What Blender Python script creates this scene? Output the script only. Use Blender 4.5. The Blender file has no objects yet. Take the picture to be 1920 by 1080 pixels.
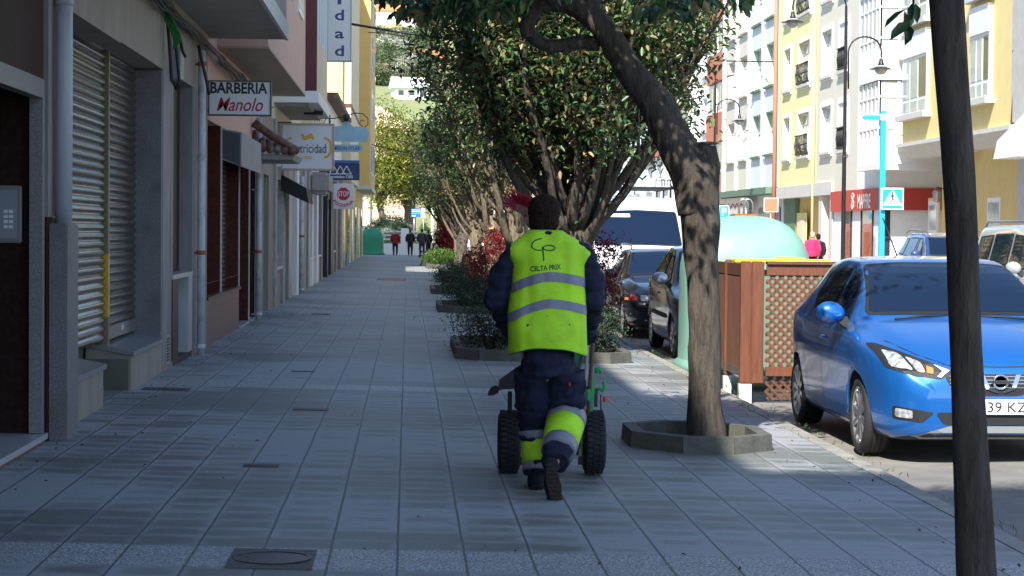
import bpy, bmesh, math, random
from mathutils import Vector, Matrix, noise
from mathutils.bvhtree import BVHTree
from math import sin, cos, pi, radians, sqrt, atan2
random.seed(7)
scene = bpy.context.scene
COL = scene.collection
# ------------------------------------------------------------------ camera
F, HC = 3850.0, 1.55
cam_d = bpy.data.cameras.new("camera"); cam = bpy.data.objects.new("camera", cam_d); COL.objects.link(cam)
cam_d.sensor_width = 36.0; cam_d.lens = F/1920*36; cam_d.clip_start = .1; cam_d.clip_end = 3000
_yc = Vector((764-960, 540-430, -F)).normalized()
_zc = Vector((sin(.0075), cos(.0075), 0)); _zc = (_zc - _yc*_zc.dot(_yc)).normalized()
_xc = _yc.cross(_zc).normalized()
WR = Matrix((_xc, _yc, _zc))
cam.matrix_world = Matrix.Translation((0, 0, HC)) @ WR.to_4x4()
scene.camera = cam
CP = Vector((0, 0, HC))
def ray(px, py): return WR @ Vector((px-960, 540-py, -F))
def at(px, py, Y):
    d = ray(px, py); return CP + d*(Y/d.y)
def atx(px, py, X):
    d = ray(px, py); return CP + d*(X/d.x)
# ------------------------------------------------------------------ light
SUN_EL, SUN_PHI = radians(43), radians(20)      # sun behind the camera, a little to the left
w = bpy.data.worlds.new("World"); scene.world = w; w.use_nodes = True
nt = w.node_tree; nt.nodes.clear()
sky = nt.nodes.new('ShaderNodeTexSky'); sky.sky_type = 'NISHITA'; sky.sun_disc = False
sky.sun_elevation = SUN_EL; sky.sun_rotation = radians(180)+SUN_PHI
sky.air_density = 1.0; sky.dust_density = .6; sky.ozone_density = 2.8
bg = nt.nodes.new('ShaderNodeBackground'); bg.inputs['Strength'].default_value = .145
wo = nt.nodes.new('ShaderNodeOutputWorld')
nt.links.new(sky.outputs[0], bg.inputs[0]); nt.links.new(bg.outputs[0], wo.inputs[0])
sd = Vector((-sin(SUN_PHI)*cos(SUN_EL), -cos(SUN_PHI)*cos(SUN_EL), sin(SUN_EL)))
sl = bpy.data.lights.new("sun", 'SUN'); sl.energy = 5.0; sl.angle = radians(.5); sl.color = (1, .955, .88)
so = bpy.data.objects.new("sun", sl); COL.objects.link(so); so.rotation_euler = sd.to_track_quat('Z', 'Y').to_euler()
so.location = (-20, -40, 60)
scene.view_settings.view_transform = 'Standard'; scene.view_settings.look = 'None'
scene.view_settings.gamma = 1; scene.view_settings.exposure = .92
# ------------------------------------------------------------------ materials
MATS = {}
def mat(name, col, rough=.7, metal=0, var=.12, scale=4, bump=0, bscale=30, spec=.5, coat=0, stain=None, stretch=(1, 1, 1), trans=0, emit=0):
    if name in MATS: return MATS[name]
    m = bpy.data.materials.new(name); m.use_nodes = True; MATS[name] = m
    n = m.node_tree; b = n.nodes['Principled BSDF']; L = n.links.new
    b.inputs['Roughness'].default_value = rough; b.inputs['Metallic'].default_value = metal
    b.inputs['Specular IOR Level'].default_value = spec; b.inputs['Coat Weight'].default_value = coat
    b.inputs['Coat Roughness'].default_value = .04
    tc = n.nodes.new('ShaderNodeTexCoord'); mp = n.nodes.new('ShaderNodeMapping'); mp.inputs['Scale'].default_value = stretch
    L(tc.outputs['Object'], mp.inputs[0])
    c = (*col, 1)
    nz = n.nodes.new('ShaderNodeTexNoise'); nz.inputs['Scale'].default_value = scale; nz.inputs['Detail'].default_value = 6
    nz.inputs['Roughness'].default_value = .65; L(mp.outputs[0], nz.inputs['Vector'])
    r = n.nodes.new('ShaderNodeMapRange'); r.inputs[1].default_value = .3; r.inputs[2].default_value = .7
    r.inputs[3].default_value = 1-var; r.inputs[4].default_value = 1+var; L(nz.outputs[0], r.inputs[0])
    vm = n.nodes.new('ShaderNodeVectorMath'); vm.operation = 'SCALE'; vm.inputs[0].default_value = col; L(r.outputs[0], vm.inputs['Scale'])
    out = vm.outputs[0]
    if stain:
        n2 = n.nodes.new('ShaderNodeTexNoise'); n2.inputs['Scale'].default_value = stain[1]; n2.inputs['Detail'].default_value = 8
        L(mp.outputs[0], n2.inputs['Vector'])
        r2 = n.nodes.new('ShaderNodeMapRange'); r2.inputs[1].default_value = .5; r2.inputs[2].default_value = .68; r2.inputs[4].default_value = stain[2]
        L(n2.outputs[0], r2.inputs[0])
        mx = n.nodes.new('ShaderNodeMix'); mx.data_type = 'RGBA'; L(r2.outputs[0], mx.inputs[0]); L(out, mx.inputs[6])
        mx.inputs[7].default_value = (*stain[0], 1); out = mx.outputs[2]
    L(out, b.inputs['Base Color'])
    if bump:
        n3 = n.nodes.new('ShaderNodeTexNoise'); n3.inputs['Scale'].default_value = bscale; n3.inputs['Detail'].default_value = 5
        L(mp.outputs[0], n3.inputs['Vector'])
        bp = n.nodes.new('ShaderNodeBump'); bp.inputs['Strength'].default_value = bump; bp.inputs['Distance'].default_value = .02
        L(n3.outputs[0], bp.inputs['Height']); L(bp.outputs[0], b.inputs['Normal'])
    if trans: b.inputs['Transmission Weight'].default_value = trans
    return m
# ------------------------------------------------------------------ objects
def wloc(o):
    v = Vector((0, 0, 0))
    while o: v += o.location; o = o.parent
    return v
def props(o, label=None, cat=None, group=None, kind=None):
    if label: o['label'] = label
    if cat: o['category'] = cat
    if group: o['group'] = group
    if kind: o['kind'] = kind
    return o
def empty(name, loc, label=None, cat=None, group=None):
    o = bpy.data.objects.new(name, None); COL.objects.link(o); o.location = loc; o.empty_display_size = .2
    return props(o, label, cat, group)
def link(name, me, parent=None, loc=None):
    o = bpy.data.objects.new(name, me); COL.objects.link(o)
    if parent: o.parent = parent
    if loc is not None: o.location = loc
    return o
class MB:
    def __init__(s): s.v = []; s.f = []; s.m = []; s.mats = []; s.sm = []
    def mi(s, m):
        if m is None: return 0
        if isinstance(m, str): m = MATS[m]
        if m not in s.mats: s.mats.append(m)
        return s.mats.index(m)
    def add(s, vs, fs, m=None, smooth=False):
        b = len(s.v); s.v += [tuple(v) for v in vs]; k = s.mi(m)
        for f in fs: s.f.append(tuple(i+b for i in f)); s.m.append(k); s.sm.append(smooth)
    def box(s, x0, x1, y0, y1, z0, z1, m=None):
        if x0 > x1: x0, x1 = x1, x0
        if y0 > y1: y0, y1 = y1, y0
        if z0 > z1: z0, z1 = z1, z0
        vs = [(x, y, z) for x in (x0, x1) for y in (y0, y1) for z in (z0, z1)]
        s.add(vs, [(0, 1, 3, 2), (4, 6, 7, 5), (0, 4, 5, 1), (2, 3, 7, 6), (0, 2, 6, 4), (1, 5, 7, 3)], m)
    def bbox(s, x0, x1, y0, y1, z0, z1, b=.006, m=None):
        bm = bmesh.new(); bmesh.ops.create_cube(bm, size=1)
        for v in bm.verts: v.co = Vector(((x0+x1)/2+v.co.x*(x1-x0), (y0+y1)/2+v.co.y*(y1-y0), (z0+z1)/2+v.co.z*(z1-z0)))
        bmesh.ops.bevel(bm, geom=bm.edges[:], offset=b, segments=2, affect='EDGES'); s.bm(bm, m)
    def bm(s, bm, m=None, smooth=False):
        bm.verts.index_update(); s.add([v.co[:] for v in bm.verts], [[v.index for v in f.verts] for f in bm.faces], m, smooth); bm.free()
    def hexa(s, p, m=None):   # 8 points: bottom 4 ccw, top 4 ccw
        s.add(p, [(0, 3, 2, 1), (4, 5, 6, 7), (0, 1, 5, 4), (1, 2, 6, 5), (2, 3, 7, 6), (3, 0, 4, 7)], m)
    def prism(s, poly, axis, a, b, m=None):   # poly of 2d points extruded along axis
        def P(q, t):
            return {'x': (t, q[0], q[1]), 'y': (q[0], t, q[1]), 'z': (q[0], q[1], t)}[axis]
        n = len(poly); vs = [P(q, a) for q in poly]+[P(q, b) for q in poly]
        fs = [tuple(range(n-1, -1, -1)), tuple(range(n, 2*n))]+[(i, (i+1) % n, n+(i+1) % n, n+i) for i in range(n)]
        s.add(vs, fs, m)
    def tube(s, pts, radii, n=10, m=None, cap=True, nz=0, nsc=3, smooth=True, seed=0, flat=1):
        pts = [Vector(p) for p in pts]
        if not hasattr(radii, '__len__'): radii = [radii]*len(pts)
        vs = []; t0 = None; u = None
        for i, p in enumerate(pts):
            t = (pts[min(i+1, len(pts)-1)]-pts[max(i-1, 0)]).normalized()
            if u is None:
                u = t.orthogonal().normalized()
            else:
                u = (u - t*u.dot(t)); u = u.normalized() if u.length > 1e-5 else t.orthogonal().normalized()
            w_ = t.cross(u)
            for k in range(n):
                a = 2*pi*k/n; d = u*cos(a)+w_*sin(a)*flat; r = radii[i]
                if nz: r *= 1+nz*noise.noise((p+d*r)*nsc+Vector((seed, 0, 0)))+nz*.5*noise.noise((p*.5+d*r*2)*nsc*2.3)
                vs.append(p+d*r)
        fs = []
        for i in range(len(pts)-1):
            for k in range(n):
                fs.append((i*n+k, i*n+(k+1) % n, (i+1)*n+(k+1) % n, (i+1)*n+k))
        if cap: fs += [tuple(range(n-1, -1, -1)), tuple((len(pts)-1)*n+k for k in range(n))]
        s.add(vs, fs, m, smooth)
    def lathe(s, prof, c, axis='z', n=24, m=None, smooth=True, a0=0):   # prof: (r, h)
        vs = []
        for r, h in prof:
            for k in range(n):
                a = a0+2*pi*k/n; x, y = r*cos(a), r*sin(a)
                q = {'z': (x, y, h), 'x': (h, x, y), 'y': (x, h, y)}[axis]; vs.append((c[0]+q[0], c[1]+q[1], c[2]+q[2]))
        fs = [(i*n+k, i*n+(k+1) % n, (i+1)*n+(k+1) % n, (i+1)*n+k) for i in range(len(prof)-1) for k in range(n)]
        fs += [tuple(range(n)), tuple((len(prof)-1)*n+k for k in range(n))]
        s.add(vs, fs, m, smooth)
    def ell(s, c, r, m=None, n=12, smooth=True, rot=None):
        vs = []; fs = []
        for i in range(n+1):
            th = pi*i/n
            for k in range(2*n):
                a = pi*k/n; v = Vector((r[0]*sin(th)*cos(a), r[1]*sin(th)*sin(a), r[2]*cos(th)))
                if rot: v = rot @ v
                vs.append(v+Vector(c))
        for i in range(n):
            for k in range(2*n): fs.append((i*2*n+k, (i+1)*2*n+k, (i+1)*2*n+(k+1) % (2*n), i*2*n+(k+1) % (2*n)))
        s.add(vs, fs, m, smooth)
    def mesh(s, name, m=None, off=Vector((0, 0, 0))):
        me = bpy.data.meshes.new(name)
        me.from_pydata([(v[0]-off[0], v[1]-off[1], v[2]-off[2]) for v in s.v], [], s.f)
        if m is not None and isinstance(m, str): m = MATS[m]
        if s.mats:
            for x in s.mats: me.materials.append(x)
            me.polygons.foreach_set('material_index', s.m)
        elif m is not None: me.materials.append(m)
        me.polygons.foreach_set('use_smooth', s.sm); me.update(); me.validate()
        bm = bmesh.new(); bm.from_mesh(me); bmesh.ops.recalc_face_normals(bm, faces=bm.faces); bm.to_mesh(me); bm.free()
        return me
    def build(s, name, m=None, parent=None, loc=None, local=False, label=None, cat=None, group=None, kind=None):
        off = Vector((0, 0, 0))
        if parent and not local: off = wloc(parent)
        if loc is not None: off = Vector(loc)
        me = s.mesh(name, m, off)
        return props(link(name, me, parent, None if loc is None else loc), label, cat, group, kind)
def copy_tree(o, parent=None, **kw):
    c = o.copy(); COL.objects.link(c)
    if parent: c.parent = parent; c.matrix_parent_inverse = o.matrix_parent_inverse
    for ch in [x for x in CH.get(o.name, [])]: copy_tree(ch, c)
    if kw: props(c, **kw)
    return c
CH = {}
def index_children():
    CH.clear()
    for o in COL.objects:
        if o.parent: CH.setdefault(o.parent.name, []).append(o)
def evalmesh(o, kill=True):
    dg = bpy.context.evaluated_depsgraph_get(); dg.update()
    me = bpy.data.meshes.new_from_object(o.evaluated_get(dg), depsgraph=dg)
    if kill: bpy.data.objects.remove(o)
    return me
def remesh(mb, vox, smooth=4, noise_amp=0, nsc=8):
    me = mb.mesh('tmp'); o = link('tmp', me)
    r = o.modifiers.new('r', 'REMESH'); r.mode = 'VOXEL'; r.voxel_size = vox; r.use_smooth_shade = True
    if smooth:
        s = o.modifiers.new('s', 'SMOOTH'); s.factor = .5; s.iterations = smooth
    me = evalmesh(o)
    if noise_amp:
        ns = [v.normal.copy() for v in me.vertices]
        for v, nn in zip(me.vertices, ns):
            p = v.co
            v.co = p + nn*(noise_amp*(noise.noise(Vector((p.x*nsc, p.y*nsc, p.z*nsc*2.2)))+.5*noise.noise(p*nsc*2.5)))
    return me
def setmat(me, m):
    me.materials.clear(); me.materials.append(MATS[m] if isinstance(m, str) else m)
    for p in me.polygons: p.material_index = 0
    return me
def text_poly(txt, size=1, shear=0, bold=0, spacing=1, res=3):
    cu = bpy.data.curves.new('t', 'FONT'); cu.body = txt; cu.size = size; cu.align_x = 'CENTER'; cu.align_y = 'CENTER'
    cu.shear = shear; cu.offset = bold*size; cu.space_character = spacing; cu.resolution_u = res; cu.fill_mode = 'FRONT'
    o = link('t', cu); me = evalmesh(o)
    vs = [v.co.copy() for v in me.vertices]; fs = [tuple(p.vertices) for p in me.polygons]
    return vs, fs
def text_mb(mb, txt, c, h, wd=None, m=None, face='-y', shear=0, bold=0, spacing=1, thick=.003, warp=None):
    """lettering of height h and width wd centred at c, facing -y or -x; rotates in plane if warp given"""
    vs, fs = text_poly(txt, 1, shear, bold, spacing)
    if not vs: return
    x0 = min(v.x for v in vs); x1 = max(v.x for v in vs); y0 = min(v.y for v in vs); y1 = max(v.y for v in vs)
    sy = h/(y1-y0); sx = (wd/(x1-x0)) if wd else sy
    out = []
    for v in vs:
        u, t = (v.x-(x0+x1)/2)*sx, (v.y-(y0+y1)/2)*sy
        if warp: u, t = warp(u, t)
        out.append((c[0]+u, c[1]-thick, c[2]+t) if face == '-y' else (c[0]-thick, c[1]-u, c[2]+t))
    mb.add(out, fs, m)
# ------------------------------------------------------------------ palette
mat('granite', (.17, .165, .17), .6, bump=.15, bscale=90, var=.45, scale=70, stain=((.06, .06, .065), 3, .4))
mat('granite_speckle', (.20, .20, .205), .35, var=.6, scale=160)
mat('stone_mauve', (.24, .215, .22), .65, var=.18, scale=6, bump=.1, stretch=(1, 1, .3), stain=((.14, .12, .12), 2, .5))
mat('stone_beige', (.29, .255, .215), .7, var=.16, scale=5, bump=.1, stretch=(1, 1, .3), stain=((.15, .135, .12), 2.5, .5))
mat('brown_stone', (.030, .014, .012), .55, var=.35, scale=18, spec=.08)
mat('brown_tile', (.085, .022, .015), .3, spec=.15, var=.35, scale=14)
mat('brown_tile_dull', (.16, .075, .062), .4, var=.15, scale=6)
mat('dark_stone', (.022, .018, .019), .4, spec=.15, var=.5, scale=9)
mat('marble', (.42, .42, .42), .3, var=.12, scale=5)
mat('steel_shutter', (.16, .155, .14), .26, .85, var=.12, scale=9)
mat('steel', (.35, .35, .36), .35, .8, var=.1)
mat('galv', (.30, .31, .30), .45, .5)
mat('shutter_post', (.20, .18, .11), .45, .3)
mat('post_yellow', (.62, .38, .04), .5)
mat('olive', (.12, .115, .08), .7, var=.15)
mat('pipe_grey', (.42, .45, .50), .45, var=.12, scale=3, stretch=(1, 1, .5), stain=((.12, .12, .14), 3, .6))
mat('pipe_white', (.55, .56, .58), .45, var=.1, scale=3, stain=((.22, .2, .17), 5, .6))
mat('black', (.015, .015, .016), .5)
mat('cable', (.012, .012, .012), .55)
mat('cable_green', (.03, .22, .05), .5)
mat('concrete', (.36, .345, .32), .8, bump=.2, bscale=25, var=.15, stain=((.16, .15, .13), 3, .5))
mat('concrete_dark', (.10, .098, .085), .85, bump=.4, bscale=22, var=.3, scale=8, stain=((.05, .06, .035), 4, .7))
mat('underside', (.36, .35, .32), .8, var=.08, scale=2, stain=((.24, .23, .2), 1.5, .5))
mat('underside_beige', (.42, .35, .26), .8, var=.08, scale=2)
mat('plaster_pink', (.66, .44, .35), .8, var=.06, scale=3)
mat('plaster_cream', (.74, .66, .46), .8, var=.05)
mat('plaster_yellow', (.78, .64, .28), .8, var=.05, scale=2)
mat('plaster_ochre', (.70, .50, .19), .8, var=.06, scale=2)
mat('plaster_lemon', (.80, .76, .40), .8, var=.04)
mat('plaster_sand', (.68, .65, .54), .8, var=.04)
mat('plaster_white', (.82, .82, .80), .75, var=.04)
mat('plaster_blue', (.70, .76, .82), .75, var=.04)
mat('plaster_grey', (.5, .49, .46), .8, var=.1)
mat('trim_grey', (.60, .58, .55), .8, var=.08)
mat('green_reveal', (.40, .52, .38), .7)
mat('green_dark', (.13, .22, .16), .7)
mat('salmon_brick', (.56, .20, .11), .8, var=.15, scale=30)
mat('burgundy', (.12, .018, .025), .35, var=.2)
mat('red_fascia', (.52, .05, .035), .5, var=.05)
mat('white_paint', (.8, .8, .8), .4, var=.03)
mat('sign_white', (.74, .75, .76), .35, var=.03)
mat('sign_dirty', (.66, .66, .63), .35, var=.06, stain=((.5, .47, .4), 4, .4))
mat('sign_black', (.02, .025, .04), .4)
mat('sign_red', (.42, .015, .05), .4)
mat('stop_red', (.55, .02, .03), .4)
mat('sign_navy', (.02, .05, .16), .35)
mat('sign_blue', (.04, .13, .45), .35)
mat('sky_sign', (.30, .50, .62), .45)
mat('cyan_paint', (.02, .42, .78), .4)
mat('orange_print', (.80, .42, .03), .4)
mat('copper_frame', (.50, .36, .30), .5, .3)
mat('tile_clay', (.16, .09, .07), .8, var=.4, scale=9, stain=((.3, .3, .27), 5, .6))
mat('roof_orange', (.75, .25, .08), .8, var=.15, scale=3)
mat('blue_paint', (.14, .27, .50), .4)
mat('grey_box', (.27, .29, .32), .5, var=.08, stain=((.18, .18, .19), 3, .4))
mat('grey_box_dark', (.07, .08, .09), .5)
mat('iron', (.025, .026, .03), .4, .4)
mat('rust', (.35, .10, .03), .8, var=.3, scale=20)
mat('glass_dark', (.03, .04, .045), .05, spec=.8, var=.3, scale=1.5)
mat('glass_pale', (.42, .46, .47), .08, spec=.8, var=.25, scale=1.0)
mat('glass_brown', (.10, .07, .05), .08, spec=.8, var=.3, scale=1.2)
mat('curtain', (.62, .60, .56), .8, var=.1, scale=12, stretch=(1, 6, .2))
mat('blind', (.55, .56, .56), .5)
mat('wood_red', (.155, .052, .024), .55, var=.3, scale=5, stretch=(6, 6, .6), bump=.2)
mat('wood_brown', (.12, .05, .027), .6, var=.3, scale=5, stretch=(6, 6, .6), bump=.15)
mat('wood_light', (.42, .27, .15), .6, var=.25, scale=6, stretch=(8, 8, .8))
mat('igloo_green', (.19, .37, .30), .5, var=.06, scale=2, stain=((.25, .4, .34), 3, .5))
mat('igloo_dark', (.03, .30, .17), .5, var=.1, scale=2)
mat('yellow_plastic', (.85, .62, .03), .5)
mat('tyre', (.022, .022, .024), .75, bump=.2, bscale=40)
mat('alloy', (.55, .55, .57), .28, .9)
mat('chrome', (.75, .75, .77), .08, 1.0, var=0)
mat('hood_black', (.012, .012, .013), .6)
mat('lamp_glass', (.30, .31, .33), .06, spec=.9, var=.75, scale=30)
mat('lamp_amber', (.75, .22, .05), .15)
mat('lamp_red', (.4, .02, .02), .15)
mat('skin', (.48, .27, .19), .5)
mat('hair_dark', (.030, .017, .012), .8, spec=.15, var=.6, scale=90, stretch=(1, 1, .15), bump=1, bscale=120)
mat('hair_light', (.5, .42, .3), .7)
mat('navy_cloth', (.010, .013, .038), .9, var=.3, scale=9, bump=.25, bscale=25)
mat('black_cloth', (.012, .013, .018), .9)
mat('hivis', (.50, .90, .02), .75, var=.12, scale=5, bump=.3, bscale=14, stain=((.30, .52, .03), 7, .35))
mat('reflective', (.23, .23, .28), .45, var=.12, scale=12, bump=.15)
mat('vest_print', (.012, .10, .05), .7)
mat('red_cloth', (.22, .012, .02), .9)
mat('magenta_cloth', (.62, .03, .13), .9)
mat('grey_cloth', (.05, .05, .06), .9)
mat('rubber_sole', (.03, .022, .018), .8, bump=.5, bscale=50)
mat('glove', (.02, .03, .06), .6)
mat('tool_green', (.02, .38, .10), .4)
mat('tool_orange', (.8, .12, .02), .6)
mat('bristle_red', (.35, .012, .03), .6)
mat('soil', (.06, .045, .03), .95, bump=.5, bscale=12, var=.4, scale=14)
mat('bench_iron', (.06, .045, .04), .5, .3, stain=((.2, .15, .1), 8, .5))
def bark(name, c1, c2, sc=1):
    m = bpy.data.materials.new(name); m.use_nodes = True; MATS[name] = m; n = m.node_tree; L = n.links.new; b = n.nodes['Principled BSDF']
    b.inputs['Roughness'].default_value = .9; b.inputs['Specular IOR Level'].default_value = .15
    tc = n.nodes.new('ShaderNodeTexCoord'); mp = n.nodes.new('ShaderNodeMapping'); mp.inputs['Scale'].default_value = (9*sc, 9*sc, 1.6*sc); L(tc.outputs['Object'], mp.inputs[0])
    a = n.nodes.new('ShaderNodeTexNoise'); a.inputs['Scale'].default_value = 3; a.inputs['Detail'].default_value = 8; a.inputs['Roughness'].default_value = .7; L(mp.outputs[0], a.inputs['Vector'])
    v = n.nodes.new('ShaderNodeTexVoronoi'); v.feature = 'DISTANCE_TO_EDGE'; v.inputs['Scale'].default_value = 4
    av = n.nodes.new('ShaderNodeVectorMath'); av.operation = 'ADD'; L(mp.outputs[0], av.inputs[0]); L(a.outputs['Color'], av.inputs[1]); L(av.outputs[0], v.inputs['Vector'])
    cr = n.nodes.new('ShaderNodeValToRGB'); cr.color_ramp.elements[0].color = (*c1, 1); cr.color_ramp.elements[1].color = (*c2, 1)
    cr.color_ramp.elements[0].position = .35; cr.color_ramp.elements[1].position = .65; L(a.outputs[0], cr.inputs[0]); L(cr.outputs[0], b.inputs['Base Color'])
    mu = n.nodes.new('ShaderNodeMath'); mu.operation = 'MULTIPLY_ADD'; mu.inputs[1].default_value = 1.3; L(v.outputs[0], mu.inputs[0]); L(a.outputs[0], mu.inputs[2])
    bp = n.nodes.new('ShaderNodeBump'); bp.inputs['Strength'].default_value = 1; bp.inputs['Distance'].default_value = .02; L(mu.outputs[0], bp.inputs['Height']); L(bp.outputs[0], b.inputs['Normal'])
    return m
bark('bark', (.075, .063, .052), (.19, .16, .13))
bark('bark_dark', (.085, .068, .056), (.20, .165, .14), .6)
bark('bark_pale', (.12, .095, .065), (.32, .26, .18))
def leafmat(name, cols, rough=.35, trans=.25):
    m = bpy.data.materials.new(name); m.use_nodes = True; MATS[name] = m; n = m.node_tree; L = n.links.new; b = n.nodes['Principled BSDF']
    b.inputs['Roughness'].default_value = rough; b.inputs['Specular IOR Level'].default_value = .45
    g = n.nodes.new('ShaderNodeNewGeometry'); cr = n.nodes.new('ShaderNodeValToRGB'); cr.color_ramp.interpolation = 'CONSTANT'
    e = cr.color_ramp.elements; e[0].position = 0; e[0].color = (*cols[0][1], 1); e[1].position = cols[1][0]; e[1].color = (*cols[1][1], 1)
    for p, c in cols[2:]:
        q = e.new(p); q.color = (*c, 1)
    L(g.outputs['Random Per Island'], cr.inputs[0]); L(cr.outputs[0], b.inputs['Base Color'])
    t = n.nodes.new('ShaderNodeBsdfTranslucent'); L(cr.outputs[0], t.inputs[0])
    mx = n.nodes.new('ShaderNodeMixShader'); mx.inputs[0].default_value = trans
    L(b.outputs[0], mx.inputs[1]); L(t.outputs[0], mx.inputs[2]); L(mx.outputs[0], n.nodes['Material Output'].inputs[0])
leafmat('leaf', [(0, (.03, .07, .03)), (.35, (.05, .12, .04)), (.6, (.09, .18, .05)), (.78, (.15, .23, .07)), (.9, (.33, .25, .12))])
leafmat('leaf_dry', [(0, (.04, .085, .035)), (.3, (.07, .15, .05)), (.5, (.12, .19, .06)), (.68, (.28, .23, .10)), (.86, (.17, .15, .06))])
leafmat('leaf_yellow', [(0, (.16, .22, .03)), (.4, (.30, .34, .05)), (.7, (.42, .42, .07)), (.9, (.22, .2, .08))], .5, .4)
leafmat('leaf_bright', [(0, (.07, .16, .03)), (.4, (.13, .26, .05)), (.8, (.2, .3, .07))], .45, .4)
leafmat('leaf_shrub', [(0, (.02, .045, .028)), (.4, (.04, .075, .04)), (.8, (.08, .12, .06))], .5, .2)
leafmat('leaf_red', [(0, (.20, .012, .018)), (.45, (.36, .02, .025)), (.75, (.10, .02, .015)), (.9, (.05, .08, .025))], .35, .3)
leafmat('leaf_litter', [(0, (.05, .035, .025)), (.5, (.12, .08, .05)), (.85, (.3, .28, .24))], .8, .1)
leafmat('leaf_grass', [(0, (.08, .16, .03)), (.5, (.14, .24, .05)), (.8, (.2, .28, .08))], .6, .35)
# ------------------------------------------------------------------ ground
KX = 3.12; SL = .02
def gz(x):   # ground height of pavement / road
    if x < KX+.14: return -SL*x
    if x < 13.8: return -.19+.02*min(abs(x-KX), abs(13.8-x))
    return -.03
def paving():
    m = bpy.data.materials.new('paving'); m.use_nodes = True; MATS['paving'] = m; n = m.node_tree; L = n.links.new; b = n.nodes['Principled BSDF']
    N = n.nodes.new
    def M(op, a, b_=None, c=None):
        x = N('ShaderNodeMath'); x.operation = op
        for i, q in enumerate((a, b_, c)):
            if q is None: continue
            if isinstance(q, (int, float)): x.inputs[i].default_value = q
            else: L(q, x.inputs[i])
        return x.outputs[0]
    tc = N('ShaderNodeTexCoord'); sp = N('ShaderNodeSeparateXYZ'); L(tc.outputs['Object'], sp.inputs[0]); X, Y = sp.outputs[0], sp.outputs[1]
    wn = N('ShaderNodeTexNoise'); wn.inputs['Scale'].default_value = 1.2; L(tc.outputs['Object'], wn.inputs['Vector'])
    jit = M('MULTIPLY', M('SUBTRACT', wn.outputs[0], .5), .012)
    tx = M('DIVIDE', M('ADD', M('ADD', X, .036+32), jit), .32); ty = M('DIVIDE', M('ADD', M('ADD', Y, -9.30+29.8), jit), .298)
    fx, fy = M('FRACT', tx), M('FRACT', ty); ix, iy = M('FLOOR', tx), M('FLOOR', ty)
    dx = M('MINIMUM', fx, M('SUBTRACT', 1, fx)); dy = M('MINIMUM', fy, M('SUBTRACT', 1, fy))
    gx = M('LESS_THAN', dx, .02); gy = M('LESS_THAN', dy, .009)
    joint = M('MAXIMUM', gx, M('MULTIPLY', gy, .55))
    cv = N('ShaderNodeCombineXYZ'); L(ix, cv.inputs[0]); L(iy, cv.inputs[1])
    wh = N('ShaderNodeTexWhiteNoise'); L(cv.outputs[0], wh.inputs['Vector'])
    band = M('FRACT', M('DIVIDE', M('ADD', Y, 10.35*4-9.30), 10.35)); isb = M('LESS_THAN', band, .0575)
    # broad damp patches
    n1 = N('ShaderNodeTexNoise'); n1.inputs['Scale'].default_value = .38; n1.inputs['Detail'].default_value = 4; L(tc.outputs['Object'], n1.inputs['Vector'])
    n2 = N('ShaderNodeTexNoise'); n2.inputs['Scale'].default_value = 5; n2.inputs['Detail'].default_value = 6
    mp = N('ShaderNodeMapping'); mp.inputs['Scale'].default_value = (.6, 1.6, 1); L(tc.outputs['Object'], mp.inputs[0]); L(mp.outputs[0], n2.inputs['Vector'])
    edge = M('MINIMUM', M('MULTIPLY', dx, 5), M('MULTIPLY', dy, 3.2)); edge = M('MINIMUM', edge, 1)
    s = M('ADD', M('MULTIPLY', n1.outputs[0], 3.2), M('MULTIPLY', n2.outputs[0], .9)); s = M('ADD', s, M('MULTIPLY', wh.outputs[0], .45))
    s = M('ADD', s, M('MULTIPLY', edge, .42)); r = N('ShaderNodeMapRange'); r.inputs[1].default_value = 2.25; r.inputs[2].default_value = 2.85; L(s, r.inputs[0])
    mx = N('ShaderNodeMix'); mx.data_type = 'RGBA'; L(r.outputs[0], mx.inputs[0]); mx.inputs[6].default_value = (.325, .33, .34, 1); mx.inputs[7].default_value = (.16, .165, .148, 1)
    # speckled band
    vo = N('ShaderNodeTexVoronoi'); vo.inputs['Scale'].default_value = 70; L(tc.outputs['Object'], vo.inputs['Vector'])
    spk = M('GREATER_THAN', vo.outputs['Distance'], .42)
    bc = N('ShaderNodeMix'); bc.data_type = 'RGBA'; L(spk, bc.inputs[0]); bc.inputs[6].default_value = (.56, .565, .57, 1); bc.inputs[7].default_value = (.24, .24, .24, 1)
    m2 = N('ShaderNodeMix'); m2.data_type = 'RGBA'; L(M('MULTIPLY', isb, .9), m2.inputs[0]); L(mx.outputs[2], m2.inputs[6]); L(bc.outputs[2], m2.inputs[7])
    fn = N('ShaderNodeTexNoise'); fn.inputs['Scale'].default_value = 120; fn.inputs['Detail'].default_value = 3; L(tc.outputs['Object'], fn.inputs['Vector'])
    fr = N('ShaderNodeMapRange'); fr.inputs[1].default_value = .3; fr.inputs[2].default_value = .7; fr.inputs[3].default_value = .8; fr.inputs[4].default_value = 1.2; L(fn.outputs[0], fr.inputs[0])
    vs = N('ShaderNodeVectorMath'); vs.operation = 'SCALE'; L(m2.outputs[2], vs.inputs[0]); L(fr.outputs[0], vs.inputs['Scale'])
    gv = N('ShaderNodeTexVoronoi'); gv.inputs['Scale'].default_value = 1.7; L(tc.outputs['Object'], gv.inputs['Vector'])
    gm = M('LESS_THAN', gv.outputs['Distance'], M('MULTIPLY', wn.outputs[0], .06)); mg = N('ShaderNodeMix'); mg.data_type = 'RGBA'; L(M('MULTIPLY', gm, .6), mg.inputs[0]); L(vs.outputs[0], mg.inputs[6]); mg.inputs[7].default_value = (.07, .07, .068, 1); vs = mg; 
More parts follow.
